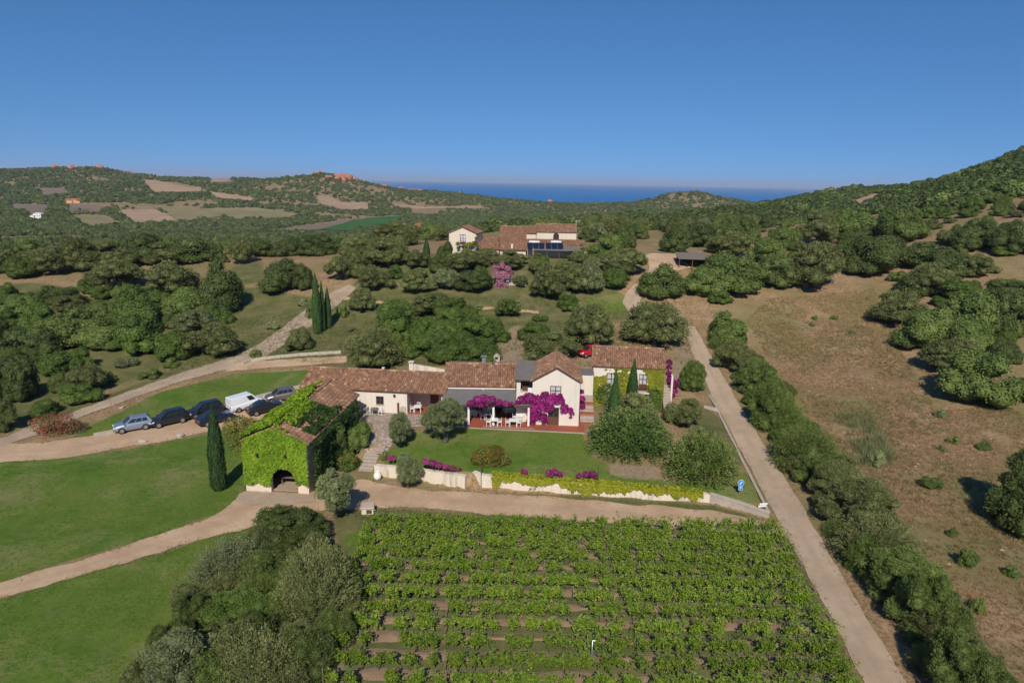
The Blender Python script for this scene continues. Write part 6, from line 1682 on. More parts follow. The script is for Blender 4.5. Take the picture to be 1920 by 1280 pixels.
# flowering bushes
def bush_px(lst, y, n, size, asp, mat, second, label, name, cat, seed, flat=(1, 1, 1)):
    return blob_leaves(px_blobs(lst, y), n, size, asp, mat, label, name, cat, seed, flat, second=second)
bush_px([(895, 858, 14), (910, 852, 18), (930, 852, 18), (945, 860, 13), (920, 866, 17), (900, 870, 12), (938, 870, 13)], at_wall(920, 2.3), 6500, 0.15, 0.55, 'bloom_orange', ('lentisk', 0.72), 'round orange-flowered bush on the lawn above the wall', 'lantana_bush', 'bush', 51, (1, 1, 0.95))
g = gnd(105, 824)
bush_px([(75, 797, 20), (95, 790, 19), (118, 790, 20), (138, 800, 17), (105, 806, 22), (85, 810, 17), (125, 812, 18)], g[1] + 1.8, 4200, 0.20, 0.4, 'oleander_red', ('mid_green', 0.52), 'dark red flowering oleander where the two left tracks fork', 'oleander_bush', 'bush', 52, (1, 1, 0.8))
g = gnd(450, 852)
bush_px([(432, 800, 16), (450, 795, 17), (468, 798, 16), (480, 808, 12), (440, 822, 20), (462, 825, 20), (450, 842, 17)], g[1] + 1.4, 4200, 0.18, 0.5, 'bloom_yellow', ('dark_oak', 0.66), 'yellow-topped bush behind the ivy barn left corner', 'yellow_bush', 'bush', 53)
bush_px([(928, 505, 7), (940, 500, 8), (952, 505, 7), (934, 516, 10), (948, 517, 10), (958, 512, 6), (938, 530, 9), (945, 538, 8), (932, 540, 6)], 126.6, 3800, 0.27, 0.7, 'oleander_pink', ('mid_green', 0.10), 'big pink oleander below the upper farmhouse', 'oleander_bush', 'bush', 54)
g = gnd(718, 993)
bush_px([(708, 975, 7), (720, 970, 9), (730, 978, 7), (716, 983, 8)], g[1] + 0.5, 1100, 0.12, 0.6, 'bloom_rose', ('dark_oak', 0.78), 'rose bush with pale flowers at the vineyard corner', 'rose_bush', 'bush', 55)
g = gnd(1000, 921)
bush_px([(994, 914, 6), (1002, 913, 7), (1009, 915, 6)], g[1] + 0.3, 700, 0.16, 0.7, 'lentisk', ('mid_green', 0.4), 'dark green plant at the foot of the ivy-hung wall', 'wall_plant', 'plant', 56)
bush_px([(728, 853, 4), (722, 850, 5), (716, 857, 5)], at_wall(722, 1.2), 350, 0.16, 0.35, 'mid_green', None, 'spiky green plant at the top of the garden steps', 'garden_plant', 'plant', 57)
bush_px([(640, 862, 7), (652, 858, 8), (664, 862, 7), (632, 868, 6)], 62.5, 1000, 0.17, 0.5, 'bloom_orange', ('lentisk', 0.7), 'orange-flowered bed beside the garden steps', 'flower_bed', 'flowers', 58)
bush_px([(893, 447, 3), (880, 460, 6), (890, 458, 6), (870, 463, 5), (858, 458, 4)], 141.8, 700, 0.3, 0.8, 'ivy_yellow', ('lentisk', 0.55), 'yellow-green climber at the foot of the upper gabled house', 'ivy_creeper', 'creeper', 59)
bush_px([(1092, 460, 4), (1097, 468, 5), (1090, 474, 5), (1080, 474, 5)], 140.5, 600, 0.3, 0.8, 'lentisk', ('ivy_yellow', 0.25), 'green climber on the right porch end of the upper farmhouse', 'ivy_creeper', 'creeper', 60)

# ------------------------------------------------------------------ vineyard
vl = [at(px, py, 0) for px, py in ((714, 986), (1482, 1012), (1640, 1330), (590, 1330))]
ys_rows = np.arange(29.4, 52.6, 1.68)
def vx_l(y): return np.interp(y, [29, 34, 42, 52.5], [-9.6, -10.3, -11.0, -11.2])
_rr = gnds([(1640, 1330), (1612, 1280), (1545, 1150), (1478, 1012)])
def vx_r(y): return np.interp(y, _rr[::1, 1], _rr[::1, 0]) - 0.6
MB_POST = MB(); MB_POST.tube([(0, 0, -0.3), (0.02, 0.01, 1.5)], [0.035, 0.03], 6); post_me = MB_POST.mesh('post', True); post_me.materials.append(M['wood_grey'])
MB_V = MB(); MB_V.tube([(0, 0, -0.1), (0.05, 0.02, 0.35), (-0.02, 0.0, 0.75)], [0.04, 0.03, 0.025], 5); stock_me = MB_V.mesh('vine_stock', True); stock_me.materials.append(M['bark'])
ordn = ['first', 'second', 'third', 'fourth', 'fifth', 'sixth', 'seventh', 'eighth', 'ninth', 'tenth', 'eleventh', 'twelfth', 'thirteenth', 'fourteenth', 'fifteenth']
for ri, y in enumerate(ys_rows):
    xl_, xr_ = float(vx_l(y)), float(vx_r(y)) - 0.2
    back = len(ys_rows) - 1 - ri
    root = empty('vine_row', (xl_, y, tz1(xl_, y))); tag(root, 'row of leafy grapevines, %s row counted from the dirt track' % ordn[back], 'vine row', 'vineyard rows')
    rgv = np.random.default_rng(400 + ri)
    xs = np.arange(xl_, xr_, 0.7)
    PP, NN, TT, AA = [], [], [], []
    nst = 0
    for x in xs:
        cx = x + rgv.normal(0, 0.22)
        vig = fbm(cx * 0.42, y * 0.55, 95) * 0.75 + 0.36 + (0.22 if y > 46 else 0.05) + 0.012 * (cx - 5)
        if vig < 0.50 or rgv.random() < 0.05: continue
        vig = np.clip(vig * 1.2, 0.55, 1.2)
        if y < 46 and nst < 40 and rgv.random() < 0.5: link('vine_stock', stock_me, M['bark'], root, (cx - xl_, 0, 0)); nst += 1
        m_ = rgv.integers(11, 21)
        for j in range(m_):
            th = rgv.uniform(0, 2 * math.pi); Ls = rgv.uniform(0.35, 1.15) * vig
            s = np.linspace(0.05, 1, 21)[:, None]
            tip = np.array([math.cos(th) * Ls * 0.75, math.sin(th) * Ls * 0.34, rgv.uniform(-0.2, 0.8) * vig])
            p = np.array([cx - xl_, rgv.normal(0, 0.10), 0.70 + rgv.normal(0, 0.10)]) + tip * s + np.array([0, 0, 0.28]) * np.sin(s * math.pi * 0.8) - np.array([0, 0, 0.25]) * s ** 3 * Ls
            p += rgv.normal(0, 0.055, p.shape)
            PP.append(p); NN.append(np.tile(np.array([[0, -0.25, 1.0]]), (21, 1))); TT.append(np.clip(rgv.normal(0.42, 0.20) + 0.2 * s[:, 0], 0, 1))
    P = np.concatenate(PP); N = np.concatenate(NN); T = np.concatenate(TT)
    ok = P[:, 2] > 0.05
    V, F = leaf_quads(P[ok], N[ok], 0.125, 0.85, rgv, 0.8)
    o = link('foliage', make_mesh('foliage', V, F, False, np.repeat(np.clip(T[ok] + rgv.normal(0, 0.13, ok.sum()), 0, 1), 4)), M['vine'], root); o['kind'] = 'stuff'
    for x in np.arange(xl_ - 0.1 + 1.7 * (ri % 3 == 1), xr_ + 0.3, 6.9): link('post', post_me, M['wood_grey'], root, (x - xl_, 0.05, 0), random.uniform(0, 3))
    w = MB(); w.tube([(0, 0.05, 1.45), (xr_ - xl_, 0.05, 1.45)], 0.0025, 3); w.build('wire', M['galvanised'], root)
    # hoed soil under the row
    n = int((xr_ - xl_) / 0.5); xx = np.linspace(xl_, xr_, n + 1)
    ww = np.maximum(0.05, 0.30 + 0.9 * (fbm(xx / 1.8, xx * 0 + y, 97) - 0.42)); dz = 0.02
    cc = y - 0.25
    V = []; 
    for k in range(n + 1):
        for v in (-1, -0.4, 0.4, 1): V.append((xx[k], cc + v * ww[k], tz1(xx[k], cc) + 0.03 + (0.06 if abs(v) < 0.5 else 0)))
    F = [(4 * k + j, 4 * k + 4 + j, 4 * k + 5 + j, 4 * k + 1 + j) for k in range(n) for j in range(3)]
    sm_ = make_mesh('soil_strip', V, F, True, np.zeros(len(V)))
    tag(link('soil_strip', sm_, M['soil']), kind='structure')
# vineyard corner poles and pipes
def pole(px, pyb, pyt, r, mat, label, name='pole', cat='pole', lean=(0, 0)):
    g = gnd(px, pyb); rr_ = ray(px + lean[0], pyt); t = np.hypot(g[0], g[1]) / np.hypot(rr_[0], rr_[1]); zt = CAM_Z + rr_[2] * t
    root = empty(name, g); tag(root, label, cat)
    m = MB(); dx = lean[0] * ((g - CAM) @ cF) / FPX
    m.tube([(0, 0, -0.3), (dx, 0.05, zt - g[2])], [r, r * 0.85], 7); m.build('shaft', mat, root, True)
    return root, zt - g[2]
pole(1017, 985, 962, 0.03, M['wood_brown'], 'thin dark stake between track and vineyard', 'stake', 'stake')
pole(1325, 996, 972, 0.03, M['wood_brown'], 'upright one of two thin stakes by the vineyard top edge', 'stake', 'stake')
pole(1318, 996, 975, 0.03, M['wood_brown'], 'leaning one of two thin stakes by the vineyard top edge', 'stake', 'stake', (-5, 0))
r, h = pole(1109, 1243, 1200, 0.045, M['galvanised'], 'pale water pipe standing among the vine rows', 'standpipe', 'pipe')
m = MB(); m.tube([(-0.02, 0, h), (0.16, 0, h)], 0.04, 6); m.build('outlet', M['galvanised'], r)
pole(1120, 918, 872, 0.035, M['iron'], 'thin dark lamp post rising from the ivy-hung wall', 'lamp_post', 'post')
r, h = pole(902, 913, 862, 0.035, M['iron'], 'thin iron lamp post beside the orange-flowered bush', 'lamp_post', 'post')
for px, pyb, pyt in ((690, 1062, 1045), (668, 1090, 1070), (700, 1010, 995)): pole(px, pyb, pyt, 0.05, M['wood_grey'], 'grey wooden stake, %s along the vineyard left edge' % {690: 'middle one', 668: 'nearest one', 700: 'farthest one'}[px], 'stake', 'stake')
for i, (px, py) in enumerate(((1520, 1062), (1545, 1110), (1492, 1015), (1575, 1165))): pole(px - 18, py, py - 16, 0.045, M['wood_grey'], 'wooden end stake of the vineyard by the concrete road, %s' % ['second from the top', 'third from the top', 'topmost', 'lowest'][i], 'stake', 'stake')

# ------------------------------------------------------------------ cars
def loft(mb, secs, close=True):
    n = len(secs[0]); V = [p for s in secs for p in s]; F = []
    for i in range(len(secs) - 1):
        for k in range(n - 1): F.append((i * n + k, i * n + k + 1, (i + 1) * n + k + 1, (i + 1) * n + k))
    F.append(tuple(range(n - 1, -1, -1))); F.append(tuple(range((len(secs) - 1) * n, len(secs) * n)))
    mb.add(V, F)
def wheel_meshes(r):
    t = MB(); t.v = []; n = 16
    prof = [(r * 0.62, -0.09), (r * 0.95, -0.10), (r, -0.06), (r, 0.06), (r * 0.95, 0.10), (r * 0.62, 0.09)]
    V = []; F = []
    for rr_, y in prof:
        for k in range(n): V.append((rr_ * math.cos(2 * math.pi * k / n), y, rr_ * math.sin(2 * math.pi * k / n)))
    for i in range(5):
        for k in range(n): F.append((i * n + k, i * n + (k + 1) % n, (i + 1) * n + (k + 1) % n, (i + 1) * n + k))
    t.add(V, F); tm = t.mesh('tyre', True)
    q = MB(); V = []; F = []
    for y in (-0.08, 0.08):
        b = len(V); V.append((0, y * 0.75, 0))
        for k in range(n): V.append((r * 0.64 * math.cos(2 * math.pi * k / n), y, r * 0.64 * math.sin(2 * math.pi * k / n)))
        for k in range(n): F.append((b, b + 1 + k, b + 1 + (k + 1) % n))
    q.add(V, F); return tm, q.mesh('rim')
def car(front, rear, paint, L, H, style, label, name='car', cat='car'):
    f = gnd(*front); b = gnd(*rear); d = f[:2] - b[:2]; wb = np.linalg.norm(d); d = d / wb
    W = 1.78 if style != 'van' else 1.84
    n_ = np.array([-d[1], d[0]]); mid = (f[:2] + b[:2]) / 2
    if (mid + n_)[1] < mid[1]: n_ = -n_                   # the far side lies away from the camera
    c = mid + n_ * (W / 2 - 0.12)
    zf, zb_ = tz1(*(c + d * L * 0.3)), tz1(*(c - d * L * 0.3))
    root = empty(name, (c[0], c[1], (zf + zb_) / 2 + 0.045), math.atan2(d[1], d[0])); tag(root, label, cat)
    pit = math.atan2(zf - zb_, 0.6 * L); root.rotation_euler = (0, -pit, math.atan2(d[1], d[0]))
    # local x forward
    L = L * 0.95; hl = L / 2; hw = W / 2
    if style == 'van':
        st = [(-hl, 0.35, 0.95, 0.90), (-hl + 0.08, 0.28, 1.0, 0.97), (-hl * 0.5, 0.25, 1.0, 1), (0.1 * hl, 0.25, 1.0, 1), (0.55 * hl, 0.25, 0.98, 1), (0.82 * hl, 0.27, 0.88, 0.95), (hl - 0.05, 0.33, 0.74, 0.86), (hl, 0.38, 0.62, 0.80)]
        cab = (-hl + 0.03, -hl + 0.10, 0.30 * hl, 0.62 * hl); belt = 1.0
    elif style == 'sedan':
        st = [(-hl, 0.42, 0.80, 0.80), (-hl + 0.12, 0.30, 0.95, 0.93), (-hl * 0.6, 0.24, 0.98, 1), (0, 0.22, 0.95, 1), (0.45 * hl, 0.23, 0.93, 1), (0.8 * hl, 0.26, 0.82, 0.95), (hl - 0.08, 0.32, 0.70, 0.84), (hl, 0.40, 0.58, 0.72)]
        cab = (-0.78 * hl, -0.36 * hl, 0.05 * hl, 0.46 * hl); belt = 0.93
    else:
        st = [(-hl, 0.42, 0.88, 0.84), (-hl + 0.10, 0.30, 1.0, 0.95), (-hl * 0.55, 0.25, 1.0, 1), (0, 0.24, 0.98, 1), (0.45 * hl, 0.25, 0.96, 1), (0.8 * hl, 0.28, 0.86, 0.95), (hl - 0.08, 0.34, 0.72, 0.84), (hl, 0.42, 0.60, 0.72)]
        cab = (-0.97 * hl, -0.80 * hl, 0.08 * hl, 0.50 * hl); belt = 0.96
    secs = []
    for x, zl, zt, k in st:
        w = hw * k
        secs.append([(x, -w * 0.90, zl), (x, -w, zl + (zt - zl) * 0.35), (x, -w * 0.985, zl + (zt - zl) * 0.75), (x, -w * 0.90, zt - 0.02), (x, -w * 0.55, zt + 0.025), (x, w * 0.55, zt + 0.025), (x, w * 0.90, zt - 0.02), (x, w * 0.985, zl + (zt - zl) * 0.75), (x, w, zl + (zt - zl) * 0.35), (x, w * 0.90, zl)])
    m = MB(); loft(m, secs)
    for s in secs: pass
    # cabin
    x0, x1, x2, x3 = cab; wl_, wr_ = hw * 0.90, hw * (0.72 if style != 'van' else 0.82)
    zt = H
    lo = [(x0, -wl_, belt), (x3, -wl_ * 0.96, belt - 0.03), (x3, wl_ * 0.96, belt - 0.03), (x0, wl_, belt)]
    hi = [(x1, -wr_, zt - 0.05), (x2, -wr_, zt - 0.03), (x2, wr_, zt - 0.03), (x1, wr_, zt - 0.05)]
    xm = (x1 + x2) / 2
    V = lo + hi + [(x1 + 0.08, -wr_ * 0.8, zt), (x2 - 0.1, -wr_ * 0.8, zt), (x2 - 0.1, wr_ * 0.8, zt), (x1 + 0.08, wr_ * 0.8, zt)]
    m.add(V, [(0, 1, 5, 4), (1, 2, 6, 5), (2, 3, 7, 6), (3, 0, 4, 7), (4, 5, 9, 8), (5, 6, 10, 9), (6, 7, 11, 10), (7, 4, 8, 11), (8, 9, 10, 11)])
    m.build('body', paint, root)
    def lerp3(a, b, t): return tuple(a[i] + (b[i] - a[i]) * t for i in range(3))
    def pane(nm, A, B, C, D, u0, u1, v0, v1, off):
        q = []
        for u, v in ((u0, v0), (u1, v0), (u1, v1), (u0, v1)): q.append(lerp3(lerp3(A, B, u), lerp3(D, C, u), v))
        q = [tuple(p[i] + off[i] for i in range(3)) for p in q]
        mm = MB(); mm.add(q + [tuple(p[i] - off[i] * 0.6 for i in range(3)) for p in q], [(0, 1, 2, 3), (7, 6, 5, 4), (0, 4, 5, 1), (1, 5, 6, 2), (2, 6, 7, 3), (3, 7, 4, 0)])
        mm.build(nm, M['glass'], root)
    pane('windscreen', lo[1], lo[2], hi[2], hi[1], 0.05, 0.95, 0.10, 0.93, (0.02, 0, 0.012))
    if style != 'van': pane('rear_window', lo[3], lo[0], hi[0], hi[3], 0.08, 0.92, 0.22 if style != 'sedan' else 0.1, 0.92, (-0.02, 0, 0.012))
    for s, A, B, C, D in ((-1, lo[0], lo[1], hi[1], hi[0]), (1, lo[3], lo[2], hi[2], hi[3])):
        for u0, u1 in (((0.70, 0.93),) if style == 'van' else ((0.12, 0.34), (0.37, 0.60), (0.63, 0.90))): pane('side_window', A, B, C, D, u0, u1, 0.16, 0.88, (0, s * 0.018, 0.006))
        mm = MB(); mm.box(x3 - 0.18, s * (wl_ + 0.10) - 0.09, belt - 0.02, x3 - 0.06, s * (wl_ + 0.10) + 0.09, belt + 0.12); mm.build('wing_mirror', paint, root)
        mm = MB(); mm.add([(hl - 0.20, s * hw * 0.80, 0.66), (hl - 0.02, s * hw * 0.55, 0.58), (hl - 0.02, s * hw * 0.55, 0.70), (hl - 0.26, s * hw * 0.86, 0.80)], [(0, 1, 2, 3), (3, 2, 1, 0)]); 
        mm = MB(); mm.box(hl - 0.14, s * hw * 0.62 - 0.17, 0.60, hl + 0.005, s * hw * 0.62 + 0.12, 0.73); mm.build('headlight', M['lamp_lens'], root)
        mm = MB(); mm.box(-hl - 0.005, s * hw * 0.72 - 0.12, 0.72, -hl + 0.10, s * hw * 0.72 + 0.12, 0.90); mm.build('tail_light', M['tail_lens'], root)
    mm = MB(); mm.box(hl - 0.12, -hw * 0.70, 0.30, hl + 0.02, hw * 0.70, 0.50); mm.build('front_bumper', M['car_trim'], root)
    mm = MB(); mm.box(-hl - 0.02, -hw * 0.78, 0.32, -hl + 0.12, hw * 0.78, 0.52); mm.build('rear_bumper', M['car_trim'], root)
    r = 0.33 if style != 'suv' else 0.36
    tm, rm = wheel_meshes(r)
    wbx = L * 0.30
    for x in (-wbx, wbx):
        for s in (-1, 1):
            w = link('wheel', tm, M['tyre'], root, (x, s * (hw - 0.06), r - 0.03)); link('rim', rm, M['rim'], w)
    return root
car((232, 813), (271, 806), M['paint_silver'], 4.1, 1.52, 'suv', 'silver compact car parked first in line on the dirt lane')
car((303, 802), (338, 794), M['paint_black'], 4.4, 1.62, 'suv', 'black sport utility car parked second behind the silver car')
car((370, 786), (406, 777), M['paint_black'], 4.4, 1.58, 'suv', 'black car parked third behind the tall cypress tip')
car((428, 790), (391, 800), M['paint_navy'], 4.3, 1.45, 'sedan', 'dark blue car half hidden by the tall cypress')
car((484, 763), (450, 773), M['paint_white'], 4.4, 1.82, 'van', 'white delivery van parked by the kerb', 'van', 'van')
car((520, 771), (483, 780), M['paint_black'], 4.4, 1.43, 'sedan', 'low black saloon car in front of the white van')
car((513, 757), (544, 751), M['paint_taupe'], 4.0, 1.50, 'suv', 'grey hatchback parked next to the long house')
car((1097, 672), (1124, 668), M['paint_red'], 3.9, 1.45, 'suv', 'red car parked behind the ivy house')

# ------------------------------------------------------------------ terrace furniture
def chair_meshes():
    P = []
    s = MB(); s.box(-0.21, -0.21, 0.42, 0.21, 0.21, 0.46); P.append(('seat', s))
    b = MB()
    for x in (-0.20, -0.07, 0.06, 0.17): b.box(x, 0.19, 0.47, x + 0.035, 0.22, 0.86)
    b.box(-0.21, 0.185, 0.861, 0.21, 0.225, 0.90); P.append(('backrest', b))
    for x in (-0.20, 0.16):
        for y in (-0.20, 0.16): l = MB(); l.box(x, y, 0, x + 0.04, y + 0.04, 0.419); P.append(('leg', l))
    for x in (-0.25, 0.21): a = MB(); a.box(x, -0.20, 0.62, x + 0.04, 0.18, 0.65); a.box(x, -0.20, 0.421, x + 0.035, -0.165, 0.619); P.append(('armrest', a))
    return [(n, m.mesh(n)) for n, m in P]
def table_meshes():
    P = []; s = MB(); s.box(-0.42, -0.42, 0.70, 0.42, 0.42, 0.74); P.append(('table_top', s))
    a = MB(); a.box(-0.38, -0.38, 0.62, 0.38, 0.38, 0.698); P.append(('apron', a))
    for x in (-0.38, 0.33):
        for y in (-0.38, 0.33): l = MB(); l.box(x, y, 0, x + 0.05, y + 0.05, 0.619); P.append(('leg', l))
    return [(n, m.mesh(n)) for n, m in P]
CH, TB = chair_meshes(), table_meshes()
def furn(kind, pos, rz, label, group, mat='white_plastic', lean=0.0):
    r = empty('chair' if kind == 'c' else 'table', pos, rz); tag(r, label, 'chair' if kind == 'c' else 'table', group)
    if lean: r.rotation_euler = (lean, 0, rz)
    for n, me_ in (CH if kind == 'c' else TB): link(n, me_, M[mat], r)
tz0 = FLOOR + 0.062
for i, (px, py, nm, n) in enumerate([(926, 800, 'table left at the terrace edge', 2), (962, 801, 'table right at the terrace edge', 2), (975, 791, 'table under the bougainvillea', 4), (915, 788, 'table by the white post', 3), (955, 777, 'table at the back of the terrace', 2), (886, 782, 'table shaded by the big olive', 4)]):
    p = at(px, py, tz0); p = (p[0], p[1] + 0.45, tz0)
    furn('t', p, random.uniform(-0.06, 0.06), 'white square ' + nm, 'terrace tables')
    for k in range(n):
        a = [0, math.pi, math.pi / 2, -math.pi / 2][k]; q = (p[0] + math.cos(a) * 0.62, p[1] + math.sin(a) * 0.62, tz0)
        furn('c', q, a - math.pi / 2, 'white plastic chair at the ' + nm, 'chairs, ' + nm)
pc = to_world(lh, [(px2u(707), -0.9, 0.04), (px2u(690), -1.0, 0.04)])
for j, p in enumerate(pc):
    nm = ['small table outside the long house window', 'small table near the barn corner'][j]
    furn('t', p, 0.1, 'grey ' + nm, 'courtyard tables', 'wood_grey')
    for a in (0, math.pi) + ((math.pi / 2,) if j == 0 else ()): furn('c', (p[0] + math.cos(a) * 0.65, p[1] + math.sin(a) * 0.65, p[2]), a - math.pi / 2, 'white chair at the ' + nm, 'chairs, ' + nm)
p = to_world(lh, [(px2u(781), 0.7, 0.052)])[0]
furn('t', p, 0, 'white table inside the red-floored porch', 'porch table')
for a in (math.pi, math.pi / 2): furn('c', (p[0] + math.cos(a) * 0.65, p[1] + math.sin(a) * 0.65, p[2]), a - math.pi / 2, 'white chair beside the table in the porch', 'porch chairs')

# ------------------------------------------------------------------ signs, jar, well box, rocks, poles and wires
g = gnd(1387, 927)
sg = empty('road_sign', g, 0.12); tag(sg, 'round blue arrow sign above a square blue parking sign on the lawn corner', 'sign')
m = MB(); m.tube([(0, 0.03, -0.3), (0, 0.03, 1.25)], 0.03, 6); m.build('post', M['galvanised'], sg)
sz = 1280 / ((g - CAM) @ cF)
disc = MB(); rd = 6.0 / sz; V = [(rd * math.cos(t), 0, rd * math.sin(t)) for t in np.linspace(0, 2 * math.pi, 28, endpoint=False)]
disc.prism([(v[0], v[2]) for v in V], -0.02, 0.0); d = disc.build('disc', M['sign_blue'], sg); d.location = (0, 0, 1.0 + rd * 0.6)
rim = MB(); rim.tube([(v[0] * 1.0, -0.012, v[2] * 1.0) for v in V] + [(V[0][0], -0.012, V[0][2])], 0.016, 5, cap=False); rim.build('rim', M['white_paint'], d)
ar = MB(); aw_ = rd * 0.12
def rot45(p, a=math.radians(-135)): return (p[0] * math.cos(a) - p[1] * math.sin(a), p[0] * math.sin(a) + p[1] * math.cos(a))
ar.prism([rot45(p) for p in [(-rd * 0.65, -aw_), (rd * 0.1, -aw_), (rd * 0.1, -aw_ * 2.6), (rd * 0.66, 0), (rd * 0.1, aw_ * 2.6), (rd * 0.1, aw_), (-rd * 0.65, aw_)]], -0.03, -0.022); ar.build('arrow', M['white_paint'], d)
sq = MB(); hs_ = 4.2 / sz; sq.box(-hs_, -0.02, -hs_, hs_, 0.0, hs_); s2 = sq.build('plate', M['sign_blue'], sg); s2.location = (0, 0, 1.0 - rd * 0.48 - hs_)
fr2 = MB(); e_ = hs_ * 0.93; w2 = hs_ * 0.07
fr2.box(-e_, -0.026, e_ - w2, e_, -0.021, e_); fr2.box(-e_, -0.026, -e_, e_, -0.021, -e_ + w2); fr2.box(-e_, -0.026, -e_ + w2, -e_ + w2, -0.021, e_ - w2); fr2.box(e_ - w2, -0.026, -e_ + w2, e_, -0.021, e_ - w2); fr2.build('border', M['white_paint'], s2)
tc = bpy.data.curves.new('letter', 'FONT'); tc.body = 'P'; tc.size = hs_ * 1.9; tc.align_x = 'CENTER'; tc.align_y = 'CENTER'; tc.extrude = 0.003
_tmp = bpy.data.objects.new('letter', tc); COL.objects.link(_tmp); bpy.context.view_layer.update(); _lm = bpy.data.meshes.new_from_object(_tmp); bpy.data.objects.remove(_tmp); _lm.materials.clear(); lt = link('letter', _lm, M['white_paint'], s2); lt.rotation_euler = (math.pi / 2, 0, 0); lt.location = (0, -0.025, 0)
g = at(1430, 953, 0.45)
ws = empty('direction_sign', (g[0], g[1], tz1(g[0], g[1])), 0.2); tag(ws, 'small white arrow boards at the sharp end of the garden wall', 'sign')
m = MB(); m.tube([(0.2, 0.03, -0.2), (0.2, 0.03, 0.75)], 0.03, 6); m.build('post', M['iron'], ws)
for k, (z, o_) in enumerate(((0.35, -0.12), (0.55, 0.0))):
    m = MB(); m.prism([(-0.35 + o_, z), (0.35 + o_, z), (0.5 + o_, z + 0.08), (0.35 + o_, z + 0.16), (-0.35 + o_, z + 0.16)], -0.02, 0.0); m.build('board', M['white_paint'], ws)
g = gnd(708, 899)
jar = empty('storage_jar', g); tag(jar, 'big round white jar at the foot of the garden steps', 'jar')
m = MB(); m.lathe([(0.15, 0), (0.28, 0.10), (0.38, 0.32), (0.36, 0.55), (0.24, 0.74), (0.18, 0.79), (0.21, 0.84), (0.18, 0.84), (0.16, 0.78)], n=18); m.build('jar_body', M['white_paint'], jar, True)
g = gnd(689, 964)
wbx = empty('meter_box', g, 0.1); tag(wbx, 'small masonry hut with stone top and red door by the track', 'hut')
m = MB(); m.box(-0.5, 0, -0.2, 0.5, 0.7, 0.55); m.build('masonry', M['wall_weathered'], wbx)
m = MB(); m.add([(-0.6, -0.12, 0.555), (0.6, -0.12, 0.555), (0.6, 0.8, 0.555), (-0.6, 0.8, 0.555), (-0.55, -0.08, 0.66), (0.55, -0.08, 0.64), (0.5, 0.75, 0.72), (-0.5, 0.75, 0.70)], [(0, 3, 2, 1), (4, 5, 6, 7), (0, 1, 5, 4), (1, 2, 6, 5), (2, 3, 7, 6), (3, 0, 4, 7)]); m.build('stone_top', M['stone_pale'], wbx)
m = MB(); m.box(-0.1, -0.02, 0.08, 0.38, -0.003, 0.42); m.build('door', M['wood_brown'], wbx)
def rock(px, py, s, label, mat='stone_pale', name='rock', y=None, flat=0.55, group=None):
    g = gnd(px, py) if y is None else at_dist(px, py, y)
    if y is not None: g[2] = tz1(g[0], g[1])
    bm = bmesh.new(); bmesh.ops.create_icosphere(bm, subdivisions=2, radius=1.0); rr_ = random.Random(px * 7 + py)
    ph = [rr_.uniform(0, 6) for _ in range(6)]
    for v in bm.verts:
        k = 1 + 0.22 * math.sin(v.co.x * 2.3 + ph[0]) + 0.2 * math.sin(v.co.y * 2.9 + ph[1]) + 0.14 * math.sin(v.co.z * 4 + ph[2]) + rr_.uniform(-.08, .08)
        v.co = v.co * k * s; v.co.z *= flat
    me_ = bpy.data.meshes.new(name); bm.to_mesh(me_); bm.free()
    o = link(name, me_, M[mat], None, (g[0], g[1], g[2] + s * flat * 0.3), rr_.uniform(0, 6)); tag(o, label, 'rock', group)
rock(338, 818, 0.45, 'larger pale rock on the lane edge below the cars')
rock(268, 829, 0.38, 'flat pale rock on the lane edge below the silver car')
rock(228, 765, 0.35, 'small pale rock on the grass strip above the silver car')
rock(930, 680, 0.3, 'small pale stone by the steel chimney'); 
for i, (px, py, s, y) in enumerate([(642, 330, 9, 1470), (652, 332, 10, 1470), (632, 331, 7, 1470), (600, 326, 7, 1480), (592, 328, 6, 1480), (720, 352, 7, 1540), (712, 351, 6, 1540), (757, 357, 8, 1590), (770, 358, 9, 1590), (785, 359, 8, 1590), (755, 361, 8, 1560), (748, 354, 6, 1590), (187, 316, 9, 1495), (105, 318, 8, 1495), (120, 318, 7, 1495), (135, 319, 8, 1495), (150, 320, 6, 1495), (350, 326, 6, 1495), (860, 360, 5, 1675), (1030, 376, 9, 1700), (245, 323, 6, 1495), (618, 341, 7, 1440), (632, 345, 6, 1440), (645, 350, 6, 1430), (665, 336, 7, 1480)]):
    rock(px, py, s, 'reddish granite outcrop on the far coastal ridge', 'red_rock', 'granite_outcrop', y, 0.75, 'granite outcrops on the coast')
# fireplace behind the annex
g = gnd(931, 682); fp = empty('garden_fireplace', (g[0], g[1], g[2])); tag(fp, 'small white outdoor fireplace behind the annex', 'fireplace')
m = MB(); m.box(-0.45, 0.0, -0.2, -0.2, 0.7, 1.0); m.box(0.2, 0, -0.2, 0.45, 0.7, 1.0); m.box(-0.2, 0.55, -0.2, 0.2, 0.7, 1.0); m.build('masonry', M['stone_pale'], fp)
m = MB(); m.prism([(-0.5, 1.002), (0.5, 1.002), (0.12, 1.35), (-0.12, 1.35)], -0.05, 0.75); m.build('hood', M['stone_pale'], fp)
